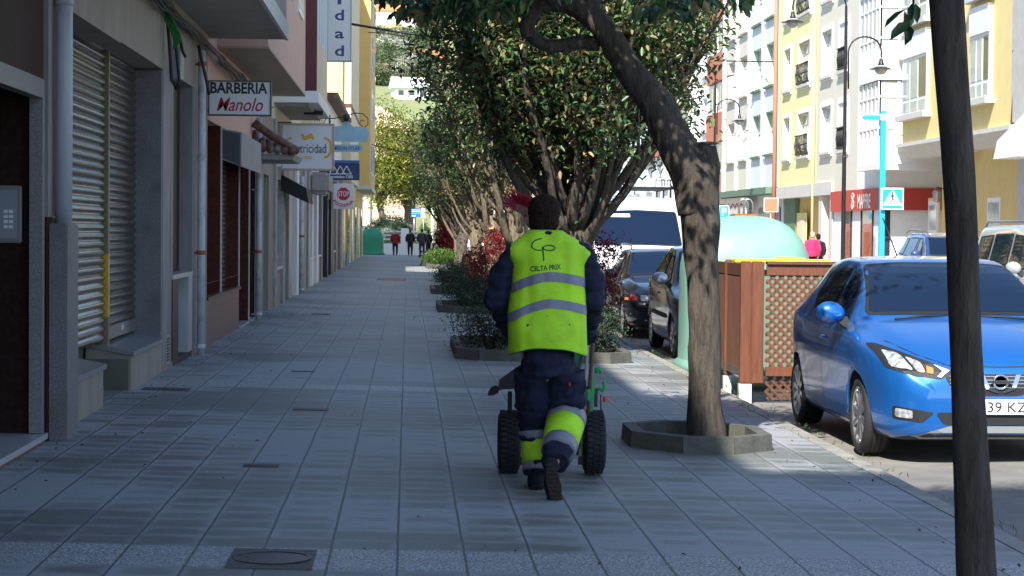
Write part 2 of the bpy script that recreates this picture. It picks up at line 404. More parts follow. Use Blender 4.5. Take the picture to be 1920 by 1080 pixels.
    m3 = N('ShaderNodeMix'); m3.data_type = 'RGBA'; L(M('MULTIPLY', joint, .78), m3.inputs[0]); L(vs.outputs[2], m3.inputs[6]); m3.inputs[7].default_value = (.06, .058, .055, 1)
    L(m3.outputs[2], b.inputs['Base Color'])
    rr = N('ShaderNodeMapRange'); rr.inputs[3].default_value = .62; rr.inputs[4].default_value = .5; L(r.outputs[0], rr.inputs[0]); L(rr.outputs[0], b.inputs['Roughness'])
    b.inputs['Specular IOR Level'].default_value = .35
    h = M('ADD', M('MULTIPLY', joint, -1), M('MULTIPLY', fn.outputs[0], .35)); h = M('ADD', h, M('MULTIPLY', wh.outputs[0], .2))
    bp = N('ShaderNodeBump'); bp.inputs['Strength'].default_value = .5; bp.inputs['Distance'].default_value = .006; L(h, bp.inputs['Height']); L(bp.outputs[0], b.inputs['Normal'])
paving()
mat('asphalt', (.235, .225, .205), .85, var=.22, scale=2.2, bump=.5, bscale=130, stain=((.13, .13, .13), .9, .6), spec=.25)
mat('kerb_stone', (.30, .29, .26), .8, var=.2, scale=12, bump=.3, bscale=40, stain=((.12, .14, .07), 6, .6))
mat('earth', (.20, .18, .13), .95, var=.2)
def sheet(name, x0, x1, y0, y1, m, zf, nx=1, lab=None):
    mb = MB(); vs = []; fs = []
    xs = [x0+(x1-x0)*i/nx for i in range(nx+1)]
    for x in xs:
        for y in (y0, y1): vs.append((x, y, zf(x)))
    for i in range(nx): fs.append((2*i, 2*i+2, 2*i+3, 2*i+1))
    mb.add(vs, fs); o = mb.build(name, m, kind='structure'); return o
sheet('pavement', -3.4, KX, -8, 124.5, 'paving', lambda x: -SL*x)
kb = MB(); y = -8
while y < 124.5:
    l = 1.0; kb.hexa([(KX, y+.004, -.3), (KX+.14, y+.004, -.3), (KX+.14, y+l-.004, -.3), (KX, y+l-.004, -.3), (KX, y+.004, -.058), (KX+.125, y+.004, -.062), (KX+.125, y+l-.004, -.062), (KX, y+l-.004, -.058)]); y += l
kb.build('kerb', 'kerb_stone', kind='structure')
sheet('road', KX-.05, 13.85, -30, 127.0, 'asphalt', lambda x: -.19+.02*min(abs(x-KX), abs(13.8-x)), 20)
mb = MB(); mb.box(13.8, 30, -30, 127.0, -.4, -.03); mb.build('far_pavement', 'concrete', kind='structure')
sheet('cross_road', -60, 90, 126.8, 260, 'asphalt', lambda x: -.215)
mb = MB(); mb.add([(-900, -300, -.45), (900, -300, -.45), (900, 262, -.45), (-900, 262, -.45)], [(0, 1, 2, 3)]); mb.build('ground', 'earth', kind='structure')
# ------------------------------------------------------------------ left side of the street
WX = -2.52
def wy(px, py=560, X=WX): return atx(px, py, X).y
def wz(px, py, X=WX): return atx(px, py, X).z
def seg(parent, name, px0, px1, xo, z0, z1, m, back=.3, pyr=560, mb=None):
    """a slab of facade between two picture columns; xo = how far it stands proud (+) or back (-)"""
    q = mb or MB(); q.box(WX-back-.3, WX+xo, wy(px0, pyr), wy(px1, pyr), z0, z1, m)
    if mb is None: q.build(name, None if m else m, parent)
def corrugated(mb, X, y0, y1, z0, z1, pitch=.078, amp=.016, m=None):
    n = int((z1-z0)/pitch)*8; vs = []; fs = []
    for i in range(n+1):
        z = z0+(z1-z0)*i/n; t = (z-z0)/pitch % 1
        x = X + amp*(sin(pi*min(t/.8, 1)) if t < .8 else -.35)
        vs += [(x, y0, z), (x, y1, z)]
    for i in range(n): fs.append((2*i, 2*i+1, 2*i+3, 2*i+2))
    mb.add(vs, fs, m, False)
    mb.box(X-.05, X-.03, y0, y1, z0, z1, m)
# ---- first building: brown doorway, shuttered shop
E1 = wy(386)
b1 = empty('apartment_building', (WX, 14, 0), 'nearest building on the left with brown stone doorway, granite piers and a steel shuttered shop', 'building')
mb = MB(); mb.box(-12, -3.1, -30, E1, -.1, 13); mb.build('building_core', 'stone_mauve', b1)
ZL = 3.17     # lintel underside
ys = [13.2, wy(80), wy(97), 15.45, wy(318), wy(355)]
mb = MB(); mb.box(-3.1, WX, -8, 12.1, -.1, 13.2); mb.build('near_wall', 'brown_stone', b1)
# doorway
mb = MB(); mb.box(-3.1, WX, 12.1, ys[1]+.0, 2.52, 13.2); mb.box(-3.1, -2.9, 12.1, ys[1], -.02, 2.52); mb.build('door_surround', 'brown_stone', b1)
YJ = ys[1]
mb = MB(); mb.box(-2.845, -2.598, YJ-.02, YJ+.3, .12, 2.50); mb.build('door_jamb', 'brown_stone', b1)
mb = MB(); mb.box(-2.597, WX+.012, YJ-.09, YJ+.0, .12, 2.56, 'granite_speckle'); mb.box(-2.597, WX+.012, 12.1, YJ-.09, 2.43, 2.56, 'granite_speckle'); mb.build('door_frame', None, b1)
mb = MB(); mb.box(-3.0, WX+.035, 12.1, YJ+.02, .075, .115, 'marble'); mb.box(-3.0, WX+.02, 12.1, YJ+.01, -.05, .075, 'brown_tile_dull'); mb.build('doorstep', None, b1)
ip = empty('intercom_panel', at(20, 455, YJ-.03), 'metal intercom panel with rows of call buttons on the dark stone by the doorway', 'intercom')
mb = MB(); q0 = at(-6, 455, YJ-.035); q1 = at(41, 348, YJ-.035); mb.bbox(q0.x, q1.x, YJ-.045, YJ-.015, q0.z, q1.z, .008, 'steel'); mb.build('casing', None, ip)
mb = MB(); mb.box(q0.x+.02, q1.x-.03, YJ-.049, YJ-.044, q0.z+.03, q1.z-.03, 'grey_box'); mb.build('face_plate', None, ip)
for k in range(4):
    for j in range(2):
        mb = MB(); mb.box(q0.x+.05+j*.035, q0.x+.078+j*.035, YJ-.054, YJ-.048, q0.z+.10+k*.035, q0.z+.122+k*.035, 'sign_white'); mb.build('button', None, ip)
# mauve pilaster, brown pier and granite pier with the downpipe
mb = MB(); mb.box(-3.1, WX+.03, YJ+.03, 15.0, 1.62, 13.2); mb.build('upper_pilaster', 'stone_mauve', b1)
mb = MB(); mb.box(-3.1, WX+.022, YJ+.03, wy(97), -.1, 1.615); mb.build('brown_pier', 'brown_stone', b1)
mb = MB(); mb.bbox(-2.7, -2.375, 14.5, 15.0, -.1, 1.57, .012); mb.build('granite_pier', 'granite', b1)
for nm, px, y0, zt, zb, r, mt, lab in (('drainpipe', 119.5, 14.62, 4.2, 1.56, .06, 'pipe_grey', 'thick pale grey drainpipe ending on a granite pier beside the steel shutter'),):
    c = at(px, 200, y0)
    p = empty(nm, (c.x, y0, zb), lab, 'drainpipe')
    mb = MB(); mb.tube([(c.x, y0, zb), (at(px, 424, y0).x, y0, 2.6), (c.x-.003, y0, zt)], r, 20); mb.build('pipe', mt, p)
    mb = MB(); mb.lathe([(r+.008, 0), (r+.008, .05)], (c.x, y0, 3.1), n=20); mb.build('collar', mt, p)
# lintel and upper wall over the shop
yA, yB = 15.0, wy(318)
mb = MB(); mb.box(-3.1, WX, yA, yB, ZL, 13.2); 
mb.box(-3.1, WX+.012, yA, wy(224, 60), ZL-.02, 3.9); mb.build('lintel', 'stone_beige', b1)
YS0, YS1 = 15.2, wy(302, 400)-.0
mb = MB(); mb.box(-3.1, WX-.0, YS1, YS1+.1, -.1, ZL-.02, 'granite'); mb.box(-3.1, WX+.006, YS1+.1, yB, -.1, ZL, 'stone_mauve'); mb.build('far_pier', None, b1)
mb = MB(); mb.box(-3.1, -2.95, yA, YS1, -.1, ZL); mb.build('shop_back', 'olive', b1)
YP = wy(194, 400, -2.8)
sh = MB(); corrugated(sh, -2.79, YS0, YP-.04, .50, ZL, m='steel_shutter'); sh.build('roller_shutter', None, b1)
sh = MB(); corrugated(sh, -2.79, YP+.04, YS1, .62, ZL, m='steel_shutter'); sh.box(-2.82, -2.765, YP+.04, YS1, .50, .62, 'steel'); so_ = sh.build('roller_shutter', None, b1)
mb = MB(); mb.box(-2.77, -2.76, (YP+YS1)/2-.04, (YP+YS1)/2+.04, .55, .60, 'sign_white'); mb.build('lock_plate', None, so_)
mb = MB(); mb.box(-2.86, -2.75, YP-.04, YP+.04, .3, ZL, 'shutter_post'); mb.box(-2.862, -2.748, YP-.042, YP+.042, .72, 1.3, 'post_yellow'); mb.build('shutter_post', None, b1)
mb = MB(); mb.box(-2.86, -2.79, YS0-.1, YS0, .3, ZL, 'shutter_post'); mb.build('shutter_post', None, b1)
# plinths with sloping granite tops
for (ya, yb, side) in ((15.2, wy(193, 720), 0), (wy(245, 700), wy(303, 640), 1)):
    zt = .50; pp = MB()
    pp.hexa([(-2.93, ya, -.1), (WX+.002, ya, -.1), (WX+.002, yb, -.1), (-2.93, yb, -.1), (-2.93, ya, zt-.05), (WX+.002, ya, zt-.13), (WX+.002, yb, zt-.13), (-2.93, yb, zt-.05)], 'stone_beige')
    pp.box(-2.93, WX-.02, ya-.003, ya, -.05, zt-.16, 'olive') if side else None
    pl = pp.build('plinth', None, b1); cp = MB()
    cp.hexa([(-2.93, ya-.02, zt-.05), (WX+.03, ya-.02, zt-.13), (WX+.03, yb+.01, zt-.13), (-2.93, yb+.01, zt-.05), (-2.93, ya-.02, zt-.01), (WX+.03, ya-.02, zt-.09), (WX+.03, yb+.01, zt-.09), (-2.93, yb+.01, zt-.01)], 'granite_speckle'); cp.build('coping', None, pl)
# vent
vy0, vy1 = wy(309.5), wy(316); z0, z1 = wz(313, 683), wz(313, 627)
vt = MB(); vt.box(WX, WX+.015, vy0, vy1, z0, z1, 'galv')
for k in range(8): vt.box(WX+.013, WX+.022, vy0+.06, vy1-.06, z0+.04+k*(z1-z0-.06)/8, z0+.04+(k+.5)*(z1-z0-.06)/8, 'black')
vt.build('vent_grille', None, b1)
# polished bay between vent and pipe
za = wz(340, 150)
mb = MB(); mb.box(-3.1, WX+.01, yB+.0, wy(322), -.1, 13.2, 'stone_mauve'); mb.box(-3.1, WX+.01, wy(322), E1, za, 13.2, 'stone_beige'); mb.box(-3.1, WX+.01, wy(358), E1, -.1, za, 'stone_mauve')
mb.box(-3.1, WX+.008, wy(322), wy(358), -.1, .12, 'dark_stone'); mb.build('end_bay', None, b1)
mb = MB(); mb.box(-3.1, WX-.14, wy(322), wy(358), .12, za, 'dark_stone'); mb.build('window_pane', 'dark_stone', b1)
mb = MB(); zs = wz(340, 520); mb.box(-2.8, WX+.03, wy(320), wy(357), zs, zs+.05, 'marble'); mb.box(-2.8, WX+.02, wy(320), wy(331), .12, zs, 'dark_stone'); mb.box(-2.8, WX+.02, wy(350), wy(357), .12, zs, 'marble'); mb.build('window_sill', None, b1)
# overhanging storeys
def overhang(parent, y0, y1, X, zb, h, mface, munder, name='overhang', end=.0, wins=True):
    mb = MB(); mb.box(WX-.1, X, y0, y1, zb+.03, zb+h, mface); mb.box(WX-.1, X+.012, y0-.012, y1+.012, zb, zb+.03, munder)
    o = mb.build(name, None, parent)
    return o
Y26 = wy(395, 75)
z1o = at(537, 74, Y26).z; X1o = at(537, 74, Y26).x
overhang(b1, -6, Y26, X1o, z1o, 6.4, 'stone_mauve', 'underside', 'balcony_storey')
mb = MB(); mb.box(X1o-.02, X1o+.025, -6, Y26+.015, z1o-.01, z1o+.2); mb.build('fascia', 'trim_grey', b1)
for k in range(3):
    mb = MB(); ya = 15+k*3.9; mb.box(X1o-.02, X1o+.04, ya, ya+2.2, z1o+.9, z1o+2.3, 'trim_grey'); w_ = mb.build('window_frame', None, b1)
    mb = MB(); mb.box(X1o+.038, X1o+.046, ya+.1, ya+1.05, z1o+1, z1o+2.2, 'glass_dark'); mb.box(X1o+.038, X1o+.046, ya+1.15, ya+2.1, z1o+1, z1o+2.2, 'glass_dark'); mb.build('pane', None, w_)
# roof of the tall block nearer the camera (throws the shade)
tb = empty('apartment_building', (-8, -14, 0), 'tall grey block at the near end of the left pavement', 'building')
mb = MB(); mb.box(-14, -1.6, -60, -10.6, 4, 24, 'plaster_grey'); mb.box(-14, -2.6, -60, -10.6, -.2, 4, 'plaster_grey'); mb.build('wall', None, tb)
for k in range(5):
    for j in range(5): mb = MB(); mb.box(-1.62, -1.58, -13-j*4, -11.4-j*4, 5+k*3, 6.5+k*3, 'glass_dark'); mb.build('window', None, tb)
# ---- second building: barber shop
E2 = wy(488)
b2 = empty('apartment_building', (WX, E1+4, 0), 'pink fronted building on the left with glossy brown tiles round the barber shop', 'building')
mb = MB(); mb.box(-12, -3.1, E1, E2, -.1, 12.6); mb.build('building_core', 'plaster_pink', b2)
zh = wz(400, 250)
mb = MB(); mb.box(-3.1, WX-.02, E1, E2, zh+.15, 12.6); mb.build('upper_wall', 'plaster_pink', b2)
zw = wz(430, 548)
mb = MB(); mb.box(-3.1, WX+.0, E1+.02, wy(448), -.1, zw); mb.build('wainscot', 'brown_tile_dull', b2)
wl = MB()
for r in range(6): wl.box(WX-.001, WX+.003, E1+.04, wy(448), .02+r*.165, .025+r*.165)
wl.build('tile_joints', 'brown_tile', b2)
mb = MB(); mb.box(-3.0, WX+.03, E1+.02, wy(448), zw, zw+.04); mb.build('window_sill', 'brown_tile', b2)
def gloss(px0, px1, z0=None, proud=.004, m='brown_tile', nm='tiled_pier'):
    q = MB(); y0 = wy(px1); y1 = y0+.16; z0_ = zw+.04 if z0 is None else z0
    q.box(-2.95, WX+proud, y0, y1, z0_, zh+.15, m); o = q.build(nm, None, b2)
    q = MB(); q.box(WX+proud-.01, WX+proud+.010, y0-.004, y0+.035, z0_, zh+.15, 'trim_grey'); q.build('edge_trim', None, o)
gloss(387, 413); gloss(432, 447); gloss(460, 466, -.1); gloss(470, 478, -.1)
q = MB(); q.box(-3.0, -2.72, E1, wy(413), -.1, zh+.15, 'brown_tile'); corrugated(q, -2.70, wy(413)+.16, wy(447), zw+.04, zh+.1, .07, .012, 'steel_shutter'); q.build('roller_shutter', None, b2)
for a, b_ in ((449, 465), (467.5, 477), (479.5, 489)):
    q = MB(); q.box(-2.9, -2.72, wy(a), wy(b_), -.05, zh+.15, 'dark_stone'); q.build('door', None, b2)
    q = MB(); q.box(-2.9, WX+.03, wy(a), wy(b_), -.1, .08, 'marble'); q.build('threshold', None, b2)
ov2 = (wy(410, 79), wy(508, 185))
z2o = at(575, 185, ov2[1]).z; X2o = at(575, 185, ov2[1]).x
overhang(b2, ov2[0], ov2[1]-.6, X2o, z2o, 7.0, 'plaster_pink', 'underside_beige', 'balcony_storey')
for k in range(3):
    mb = MB(); ya = ov2[0]+1+k*3.1; mb.box(X2o-.02, X2o+.03, ya, ya+1.5, z2o+1.25, z2o+2.6, 'white_paint'); w_ = mb.build('window_frame', None, b2)
    mb = MB(); mb.box(X2o+.028, X2o+.036, ya+.1, ya+.7, z2o+1.35, z2o+2.5, 'glass_pale'); mb.box(X2o+.028, X2o+.036, ya+.8, ya+1.4, z2o+1.35, z2o+2.5, 'glass_pale'); mb.build('pane', None, w_)
# shutter housing
hb = empty('shutter_housing', (WX, wy(415, 280), 2.6), 'grey painted shutter box jutting over the brown tiled shop window', 'shutter box')
y0, y1 = at(415, 280, wy(415, 280)).y, 31.7
c = [at(453, 248, y0), at(453, 312, y0), at(413, 300, y0)]
mb = MB(); mb.hexa([(WX-.02, y0, c[1].z+.10), (c[0].x, y0, c[1].z), (c[0].x, y1, c[1].z), (WX-.02, y1, c[1].z+.10), (WX-.02, y0, c[0].z+.05), (c[0].x, y0, c[0].z), (c[0].x, y1, c[0].z), (WX-.02, y1, c[0].z+.05)], 'grey_box'); mb.build('housing', None, hb)
mb = MB(); mb.hexa([(WX, y0-.008, c[1].z+.12), (c[0].x-.02, y0-.008, c[1].z+.02), (c[0].x-.02, y0-.001, c[1].z+.02), (WX, y0-.001, c[1].z+.12), (WX, y0-.008, c[0].z+.03), (c[0].x-.02, y0-.008, c[0].z-.02), (c[0].x-.02, y0-.001, c[0].z-.02), (WX, y0-.001, c[0].z+.03)], 'grey_box_dark'); mb.build('end_plate', None, hb)
# ---- further buildings, generated bay by bay
def bays(root, lst, zt, m0):
    for (a, b_, kind, m) in lst:
        y0, y1 = wy(a), wy(b_)
        q = MB()
        if kind == 'pier': q.box(-3.1, WX+.05, y0, y1, -.1, zt, m); q.build('pier', None, root)
        elif kind == 'wall': q.box(-3.1, WX, y0, y1, -.1, zt, m); q.build('wall_bay', None, root)
        elif kind in ('door', 'win'):
            zs = 0.02 if kind == 'door' else .75
            if kind == 'win': q.box(-3.1, WX-.01, y0, y1, -.1, zs, m0); q.build('stall_riser', None, root); q = MB()
            q.box(-3.1, WX-.16, y0, y1, zs, 2.5, m); d = q.build('door' if kind == 'door' else 'window', None, root)
            q = MB(); e = .07
            for (p0, p1, s0, s1) in ((y0, y0+e, zs, 2.5), (y1-e, y1, zs, 2.5), (y0+e, y1-e, 2.43, 2.5), (y0+e, y1-e, zs, zs+e), (y0+e, y1-e, 2.0, 2.05)):
                q.box(WX-.162, WX-.11, p0, p1, s0, s1, 'galv')
            q.build('frame', None, d)
            q = MB(); q.box(-3.1, WX, y0, y1, 2.5, zt, m0); q.build('wall_bay', None, root)
            if kind == 'win': q = MB(); q.box(WX-.16, WX+.04, y0, y1, zs, zs+.05, 'marble'); q.build('window_sill', None, root)
        elif kind == 'shut':
            q.box(-3.1, WX-.22, y0, y1, -.1, 2.6, 'black'); corrugated(q, WX-.18, y0, y1, 0, 2.55, .08, .012, m); q.build('roller_shutter', None, root)
            q = MB(); q.box(-3.1, WX, y0, y1, 2.55, zt, m0); q.build('wall_bay', None, root)
E3 = wy(560); E4 = wy(610); E5 = 79.0; E6 = 116
b3 = empty('apartment_building', (WX, E2+4, 0), 'cream building on the left with a burgundy enclosed balcony above the electrical shop', 'building')
mb = MB(); mb.box(-12, -3.1, E2, E3, -.1, 12.4); mb.box(-3.1, WX-.02, E2, E3, 3.6, 12.4); mb.build('building_core', 'plaster_cream', b3)
bays(b3, [(488, 493, 'wall', 'stone_mauve'), (493, 503, 'door', 'glass_dark'), (503, 511, 'wall', 'stone_beige'), (511, 514.5, 'pier', 'concrete'), (514.5, 526, 'win', 'curtain'), (526, 530, 'pier', 'concrete'), (530, 541, 'door', 'granite'), (541, 547, 'wall', 'galv'), (547, 552, 'door', 'granite'), (552, 556, 'pier', 'plaster_white'), (556, 560.01, 'wall', 'stone_mauve')], 3.6, 'stone_beige')
ya = wy(516, 186); yb = at(621, 222, 44.7).y; X3 = at(598, 185, ya+.3).x
zb3 = at(621, 222, yb).z
mb = MB(); mb.box(WX-.1, X3, ya, yb, zb3, zb3+.22, 'white_paint'); mb.box(WX-.1, X3-.18, ya+.18, yb-.2, zb3-.06, zb3, 'underside'); mb.build('balcony_slab', None, b3)
mb = MB(); mb.box(WX-.1, X3-.03, ya+.02, ya+.09, zb3+.221, zb3+6.5); mb.build('burgundy_screen', 'burgundy', b3)
mb = MB(); mb.box(WX-.1, X3-.05, ya+.09, yb-.05, zb3+.221, zb3+1.3, 'plaster_cream'); mb.build('parapet', None, b3)
for k in range(2):
    z_ = zb3+1.3+k*2.6
    mb = MB(); mb.box(WX-.1, X3-.08, ya+.09, yb-.05, z_, z_+1.5, 'glass_pale'); w_ = mb.build('gallery_window', None, b3)
    mb = MB()
    for j in range(6): yy = ya+.1+j*(yb-ya-.25)/5; mb.box(X3-.085, X3-.05, yy, yy+.08, z_, z_+1.5, 'white_paint')
    mb.box(X3-.085, X3-.045, ya+.09, yb-.05, z_+1.5, z_+1.7, 'white_paint'); mb.box(WX-.1, X3-.05, ya+.09, yb-.05, z_+1.7, z_+2.6, 'plaster_cream'); mb.build('frame', None, w_)
fl = MB(); lc = at(580, 207, 41.5); fl.box(lc.x-.02, lc.x+.02, lc.y-.02, lc.y+.02, lc.z-.02, zb3); fl.box(lc.x-.1, lc.x+.28, lc.y-.12, lc.y+.12, lc.z-.09, lc.z-.01)
fo = fl.build('floodlight', 'iron', None, loc=(lc.x, lc.y, zb3), label='small black floodlight hanging under the white balcony slab', cat='floodlight')
b4 = empty('apartment_building', (WX, E3+4, 0), 'pale building on the left with blue shop fronts and thin downpipes', 'building')
mb = MB(); mb.box(-12, -3.1, E3, E4, -.1, 12.0); mb.box(-3.1, WX-.02, E3, E4, 3.6, 12.0); mb.build('building_core', 'plaster_cream', b4)
bays(b4, [(560, 566, 'wall', 'stone_mauve'), (566, 570, 'pier', 'concrete'), (570, 574, 'door', 'glass_dark'), (574, 577, 'pier', 'galv'), (577, 581, 'win', 'glass_dark'), (581, 584, 'pier', 'plaster_white'), (584, 590, 'win', 'blue_paint'), (590, 593, 'pier', 'plaster_white'), (593, 599, 'win', 'blue_paint'), (599, 601.5, 'pier', 'stone_beige'), (601.5, 610.01, 'shut', 'blue_paint')], 3.6, 'trim_grey')
mb = MB()
for k in range(5): mb.box(WX-.05, WX+.25, E3+1.3+k*1.4, E3+1.7+k*1.4, 3.7, 12.0)
mb.build('vertical_fins', 'plaster_cream', b4)
b5 = empty('low_shop_building', (WX, E4+4, 0), 'low two storey shop row on the left with dark fronts past the blue shop', 'building')
mb = MB(); mb.box(-12, -3.1, E4, E5, -.1, 5.6, 'plaster_white'); mb.box(-3.1, WX-.02, E4, E5, 3.4, 5.6, 'plaster_white'); mb.box(-12, WX+.35, E4, E5, 5.6, 5.75, 'tile_clay'); mb.build('building_core', None, b5)
bays(b5, [(610, 612, 'pier', 'black'), (612, 617, 'door', 'dark_stone'), (617, 622, 'pier', 'black'), (622, 627, 'win', 'glass_pale'), (627, 630, 'pier', 'stone_beige'), (630, 635, 'shut', 'steel_shutter'), (635, 638, 'pier', 'stone_mauve'), (638, 641.6, 'door', 'brown_stone')], 3.4, 'stone_beige')
b6 = empty('apartment_building', (WX, E5+6, 0), 'sunlit yellow corner building at the far end of the left pavement', 'building')
mb = MB(); mb.box(-12, -3.0, E5, E6, -.1, 13.5); mb.box(-3.0, WX, E5, E6, -.1, 13.5); mb.build('wall', 'plaster_yellow', b6)
X6 = at(694, 300, 101).x
mb = MB(); mb.box(WX+.0, WX+.32, E5+.2, 92, 3.4, 13.5, 'plaster_cream'); mb.box(WX, WX+.34, E5+.19, 92, 6.2, 6.35, 'wood_brown'); mb.build('near_bay', None, b6)
mb = MB(); mb.box(WX, X6, 100, E6-.3, at(690, 352, 101).z+.12, 13.5, 'plaster_ochre'); mb.box(WX, X6+.06, 99.95, E6-.2, at(690, 352, 101).z-.1, at(690, 352, 101).z+.12, 'trim_grey'); mb.build('corner_bay', None, b6)
for k in range(4):
    for j in range(3):
        z_ = 4.3+k*2.6; yy = 101.5+j*4.5
        mb = MB(); mb.box(X6-.02, X6+.05, yy, yy+1.7, z_, z_+1.6, 'white_paint'); w_ = mb.build('window', None, b6)
        mb = MB(); mb.box(X6+.048, X6+.058, yy+.12, yy+.8, z_+.1, z_+1.5, 'glass_dark'); mb.box(X6+.048, X6+.058, yy+.9, yy+1.58, z_+.1, z_+1.5, 'glass_dark'); mb.build('pane', None, w_)
for j in range(6):
    yy = E5+1.5+j*6; mb = MB(); mb.box(WX-.02, WX+.02, yy, yy+2.6, 0, 2.6, 'glass_dark' if j % 2 else 'steel_shutter'); mb.build('shop_front', None, b6)
mb = MB(); cc = at(660, 440, 84); mb.box(WX+.02, WX+.08, 83.4, 83.8, 0, 2.8, 'post_yellow'); mb.box(WX+.02, WX+.09, 83.3, 83.9, 0, .6, 'blue_paint'); mb.build('painted_pilaster', None, b6)
# ---- downpipes along the left
def downpipe(px, pyb, pyt, r, m, lab, off=.09, rings=4):
    y = wy(px, 500, WX+off); c = atx(px, 500, WX+off); zt = at(px, pyt, y).z
    p = empty('drainpipe', (c.x, y, 0), lab, 'drainpipe')
    mb = MB(); mb.tube([(c.x, y, .03), (c.x, y, zt*.5), (c.x, y, zt)], r, 14); mb.build('pipe', m, p)
    for k in range(rings):
        z_ = .12+k*(zt-.3)/(rings-1)
        mb = MB(); mb.lathe([(r+.006, 0), (r+.009, .01), (r+.009, .04), (r+.006, .05)], (c.x, y, z_), n=14); mb.box(WX-.02, c.x, y-.01, y+.01, z_+.01, z_+.03); mb.build('bracket', 'rust' if k % 2 else m, p)
downpipe(377, 663, 95, .047, 'pipe_white', 'worn white drainpipe with peeling stickers left of the brown tiled shop')
downpipe(484.5, 598, 220, .05, 'pipe_white', 'white drainpipe with a sticker right after the brown tiled doorway')
downpipe(565, 542, 330, .06, 'pipe_white', 'thin white drainpipe far along the left wall below the flat electrical sign', rings=3)
# ---- cable bundle under the overhang
cb = MB()
for k in range(7):
    pts = []
    for i in range(40):
        Y = 13+i*(ov2[0]+9-13)/39
        pts.append((WX+.05+.02*sin(Y*2.1+k)+.012*k, Y, (3.90 if Y < Y26 else 3.86)-.05+.035*sin(Y*1.7+k*1.3)-.018*k-.04*abs(sin(Y*.9))))
    cb.tube(pts, .012+.004*(k % 3), 6)
cb.build('cable_bundle', 'cable', None, loc=(WX, 14, 3.9), label='black bundle of cables clipped under the overhang of the first building', cat='cables')
gc = MB(); r_ = random.Random(3)
y_ = wy(322, 30, WX+.1)
for k in range(8):
    c0 = at(312+r_.uniform(-3, 3), 16, y_); c1 = at(325+k*2+r_.uniform(-3, 3), 92-k*2, y_-.1)
    gc.tube([c0, c0.lerp(c1, .3)+Vector((.05*r_.uniform(-1, 1), 0, 0)), c0.lerp(c1, .7)+Vector((.03, 0, -.02)), c1], .009, 6)
gc.build('cable_coil', 'cable_green', None, loc=at(322, 50, y_), label='hanging loops of green cable beneath the black cable bundle', cat='cable')
kc = MB(); y_ = wy(325, 100, WX+.1)
for (a, pts) in ((0, [(312, 20), (318, 90), (322, 150), (330, 168), (336, 150), (330, 90), (318, 30)]), (1, [(338, 75), (342, 95), (348, 108)]), (2, [(372, 85), (380, 120), (388, 155), (392, 178)])):
    kc.tube([at(x, y, y_+.0) for x, y in pts], .016, 8)
kc.build('cable_loop', 'cable', None, loc=at(325, 100, y_), label='thick black cable hanging in a loop on the pale wall under the green cable', cat='cable')
mb = MB(); q = at(318, 150, 22.3); mb.box(WX, WX+.12, wy(315), wy(322), wz(318, 148), wz(318, 88), 'grey_box'); mb.build('junction_box', None, None, loc=(WX, wy(318), wz(318, 120)), label='small grey electric box on the wall behind the hanging cable loop', cat='junction box')
# ---- hanging signs
def sign_panel(px0, py0, px1, py1, Y, thick, m, frame=None, name='shop_sign', **kw):
    a = at(px0, py0, Y); b_ = at(px1, py1, Y)
    root = empty(name, ((a.x+b_.x)/2, Y, b_.z), **kw)
    mb = MB(); mb.bbox(a.x, b_.x, Y, Y+thick, b_.z, a.z, .012, m); mb.build('panel', None, root)
    if frame:
        e = frame[1]; q = MB()
        for (x0, x1, z0, z1) in ((a.x-.004, b_.x+.004, a.z-e, a.z+.004), (a.x-.004, b_.x+.004, b_.z-.004, b_.z+e), (a.x-.004, a.x+e, b_.z+e, a.z-e), (b_.x-e, b_.x+.004, b_.z+e, a.z-e)):
            q.box(x0, x1, Y-.012, Y+thick+.006, z0, z1, frame[0])
        q.build('frame', None, root)
    return root, a, b_
Y = 26.0
r1, a, b_ = sign_panel(391, 151, 508, 217, Y, .12, 'sign_white', ('grey_box_dark', .012), label='white box sign reading BARBERIA in black over red script', cat='shop sign')
t = MB(); c = (a+b_)/2; k_ = Y/F
text_mb(t, 'BARBERIA', at(448, 165, Y), 21*k_, 106*k_, 'sign_black', bold=.028); t.build('lettering', None, r1)
t = MB(); text_mb(t, 'Manolo', at(450, 196, Y), 25*k_, 86*k_, 'sign_red', shear=.35, bold=.008); t.build('script_lettering', None, r1)
t = MB(); t.box(WX-.02, a.x, Y+.03, Y+.08, a.z-.1, a.z-.06, 'iron'); t.box(WX-.02, a.x, Y+.03, Y+.08, b_.z+.04, b_.z+.08, 'iron'); t.build('bracket', None, r1)
# electrical shop sign
Y = 40.2; k_ = Y/F
r2, a, b_ = sign_panel(527, 231, 626, 320, Y, .16, 'sign_white', ('copper_frame', .035), label='framed white sign with black lettering inside an orange loop', cat='shop sign')
t = MB(); text_mb(t, 'electricidad', at(574, 278, Y), 17*k_, 74*k_, 'sign_black'); t.build('lettering', None, r2)
t = MB(); text_mb(t, 'Cordobelas', at(576, 294, Y), 8*k_, 27*k_, 'orange_print'); t.build('small_lettering', None, r2)
t = MB(); pts = []
def rr(px0, py0, px1, py1, r, n=6):
    o = []
    for cx, cy, a0 in ((px1-r, py0+r, -90), (px1-r, py1-r, 0), (px0+r, py1-r, 90), (px0+r, py0+r, 180)):
        for i in range(n+1): g = radians(a0+90*i/n); o.append((cx+r*cos(g), cy+r*sin(g)))
    return o
o1 = rr(532, 257, 622, 297, 14); o2 = rr(536, 261, 618, 293, 11); n_ = len(o1)
vs = [at(x, y, Y-.004) for x, y in o1]+[at(x, y, Y-.004) for x, y in o2]
fs = [(i, (i+1) % n_, n_+(i+1) % n_, n_+i) for i in range(n_)]
fs = [f for f in fs if not (560 < (o1[f[0]][0]+o1[f[1]][0])/2 < 592 and abs(o1[f[0]][0]-o1[f[1]][0]) > 20)]
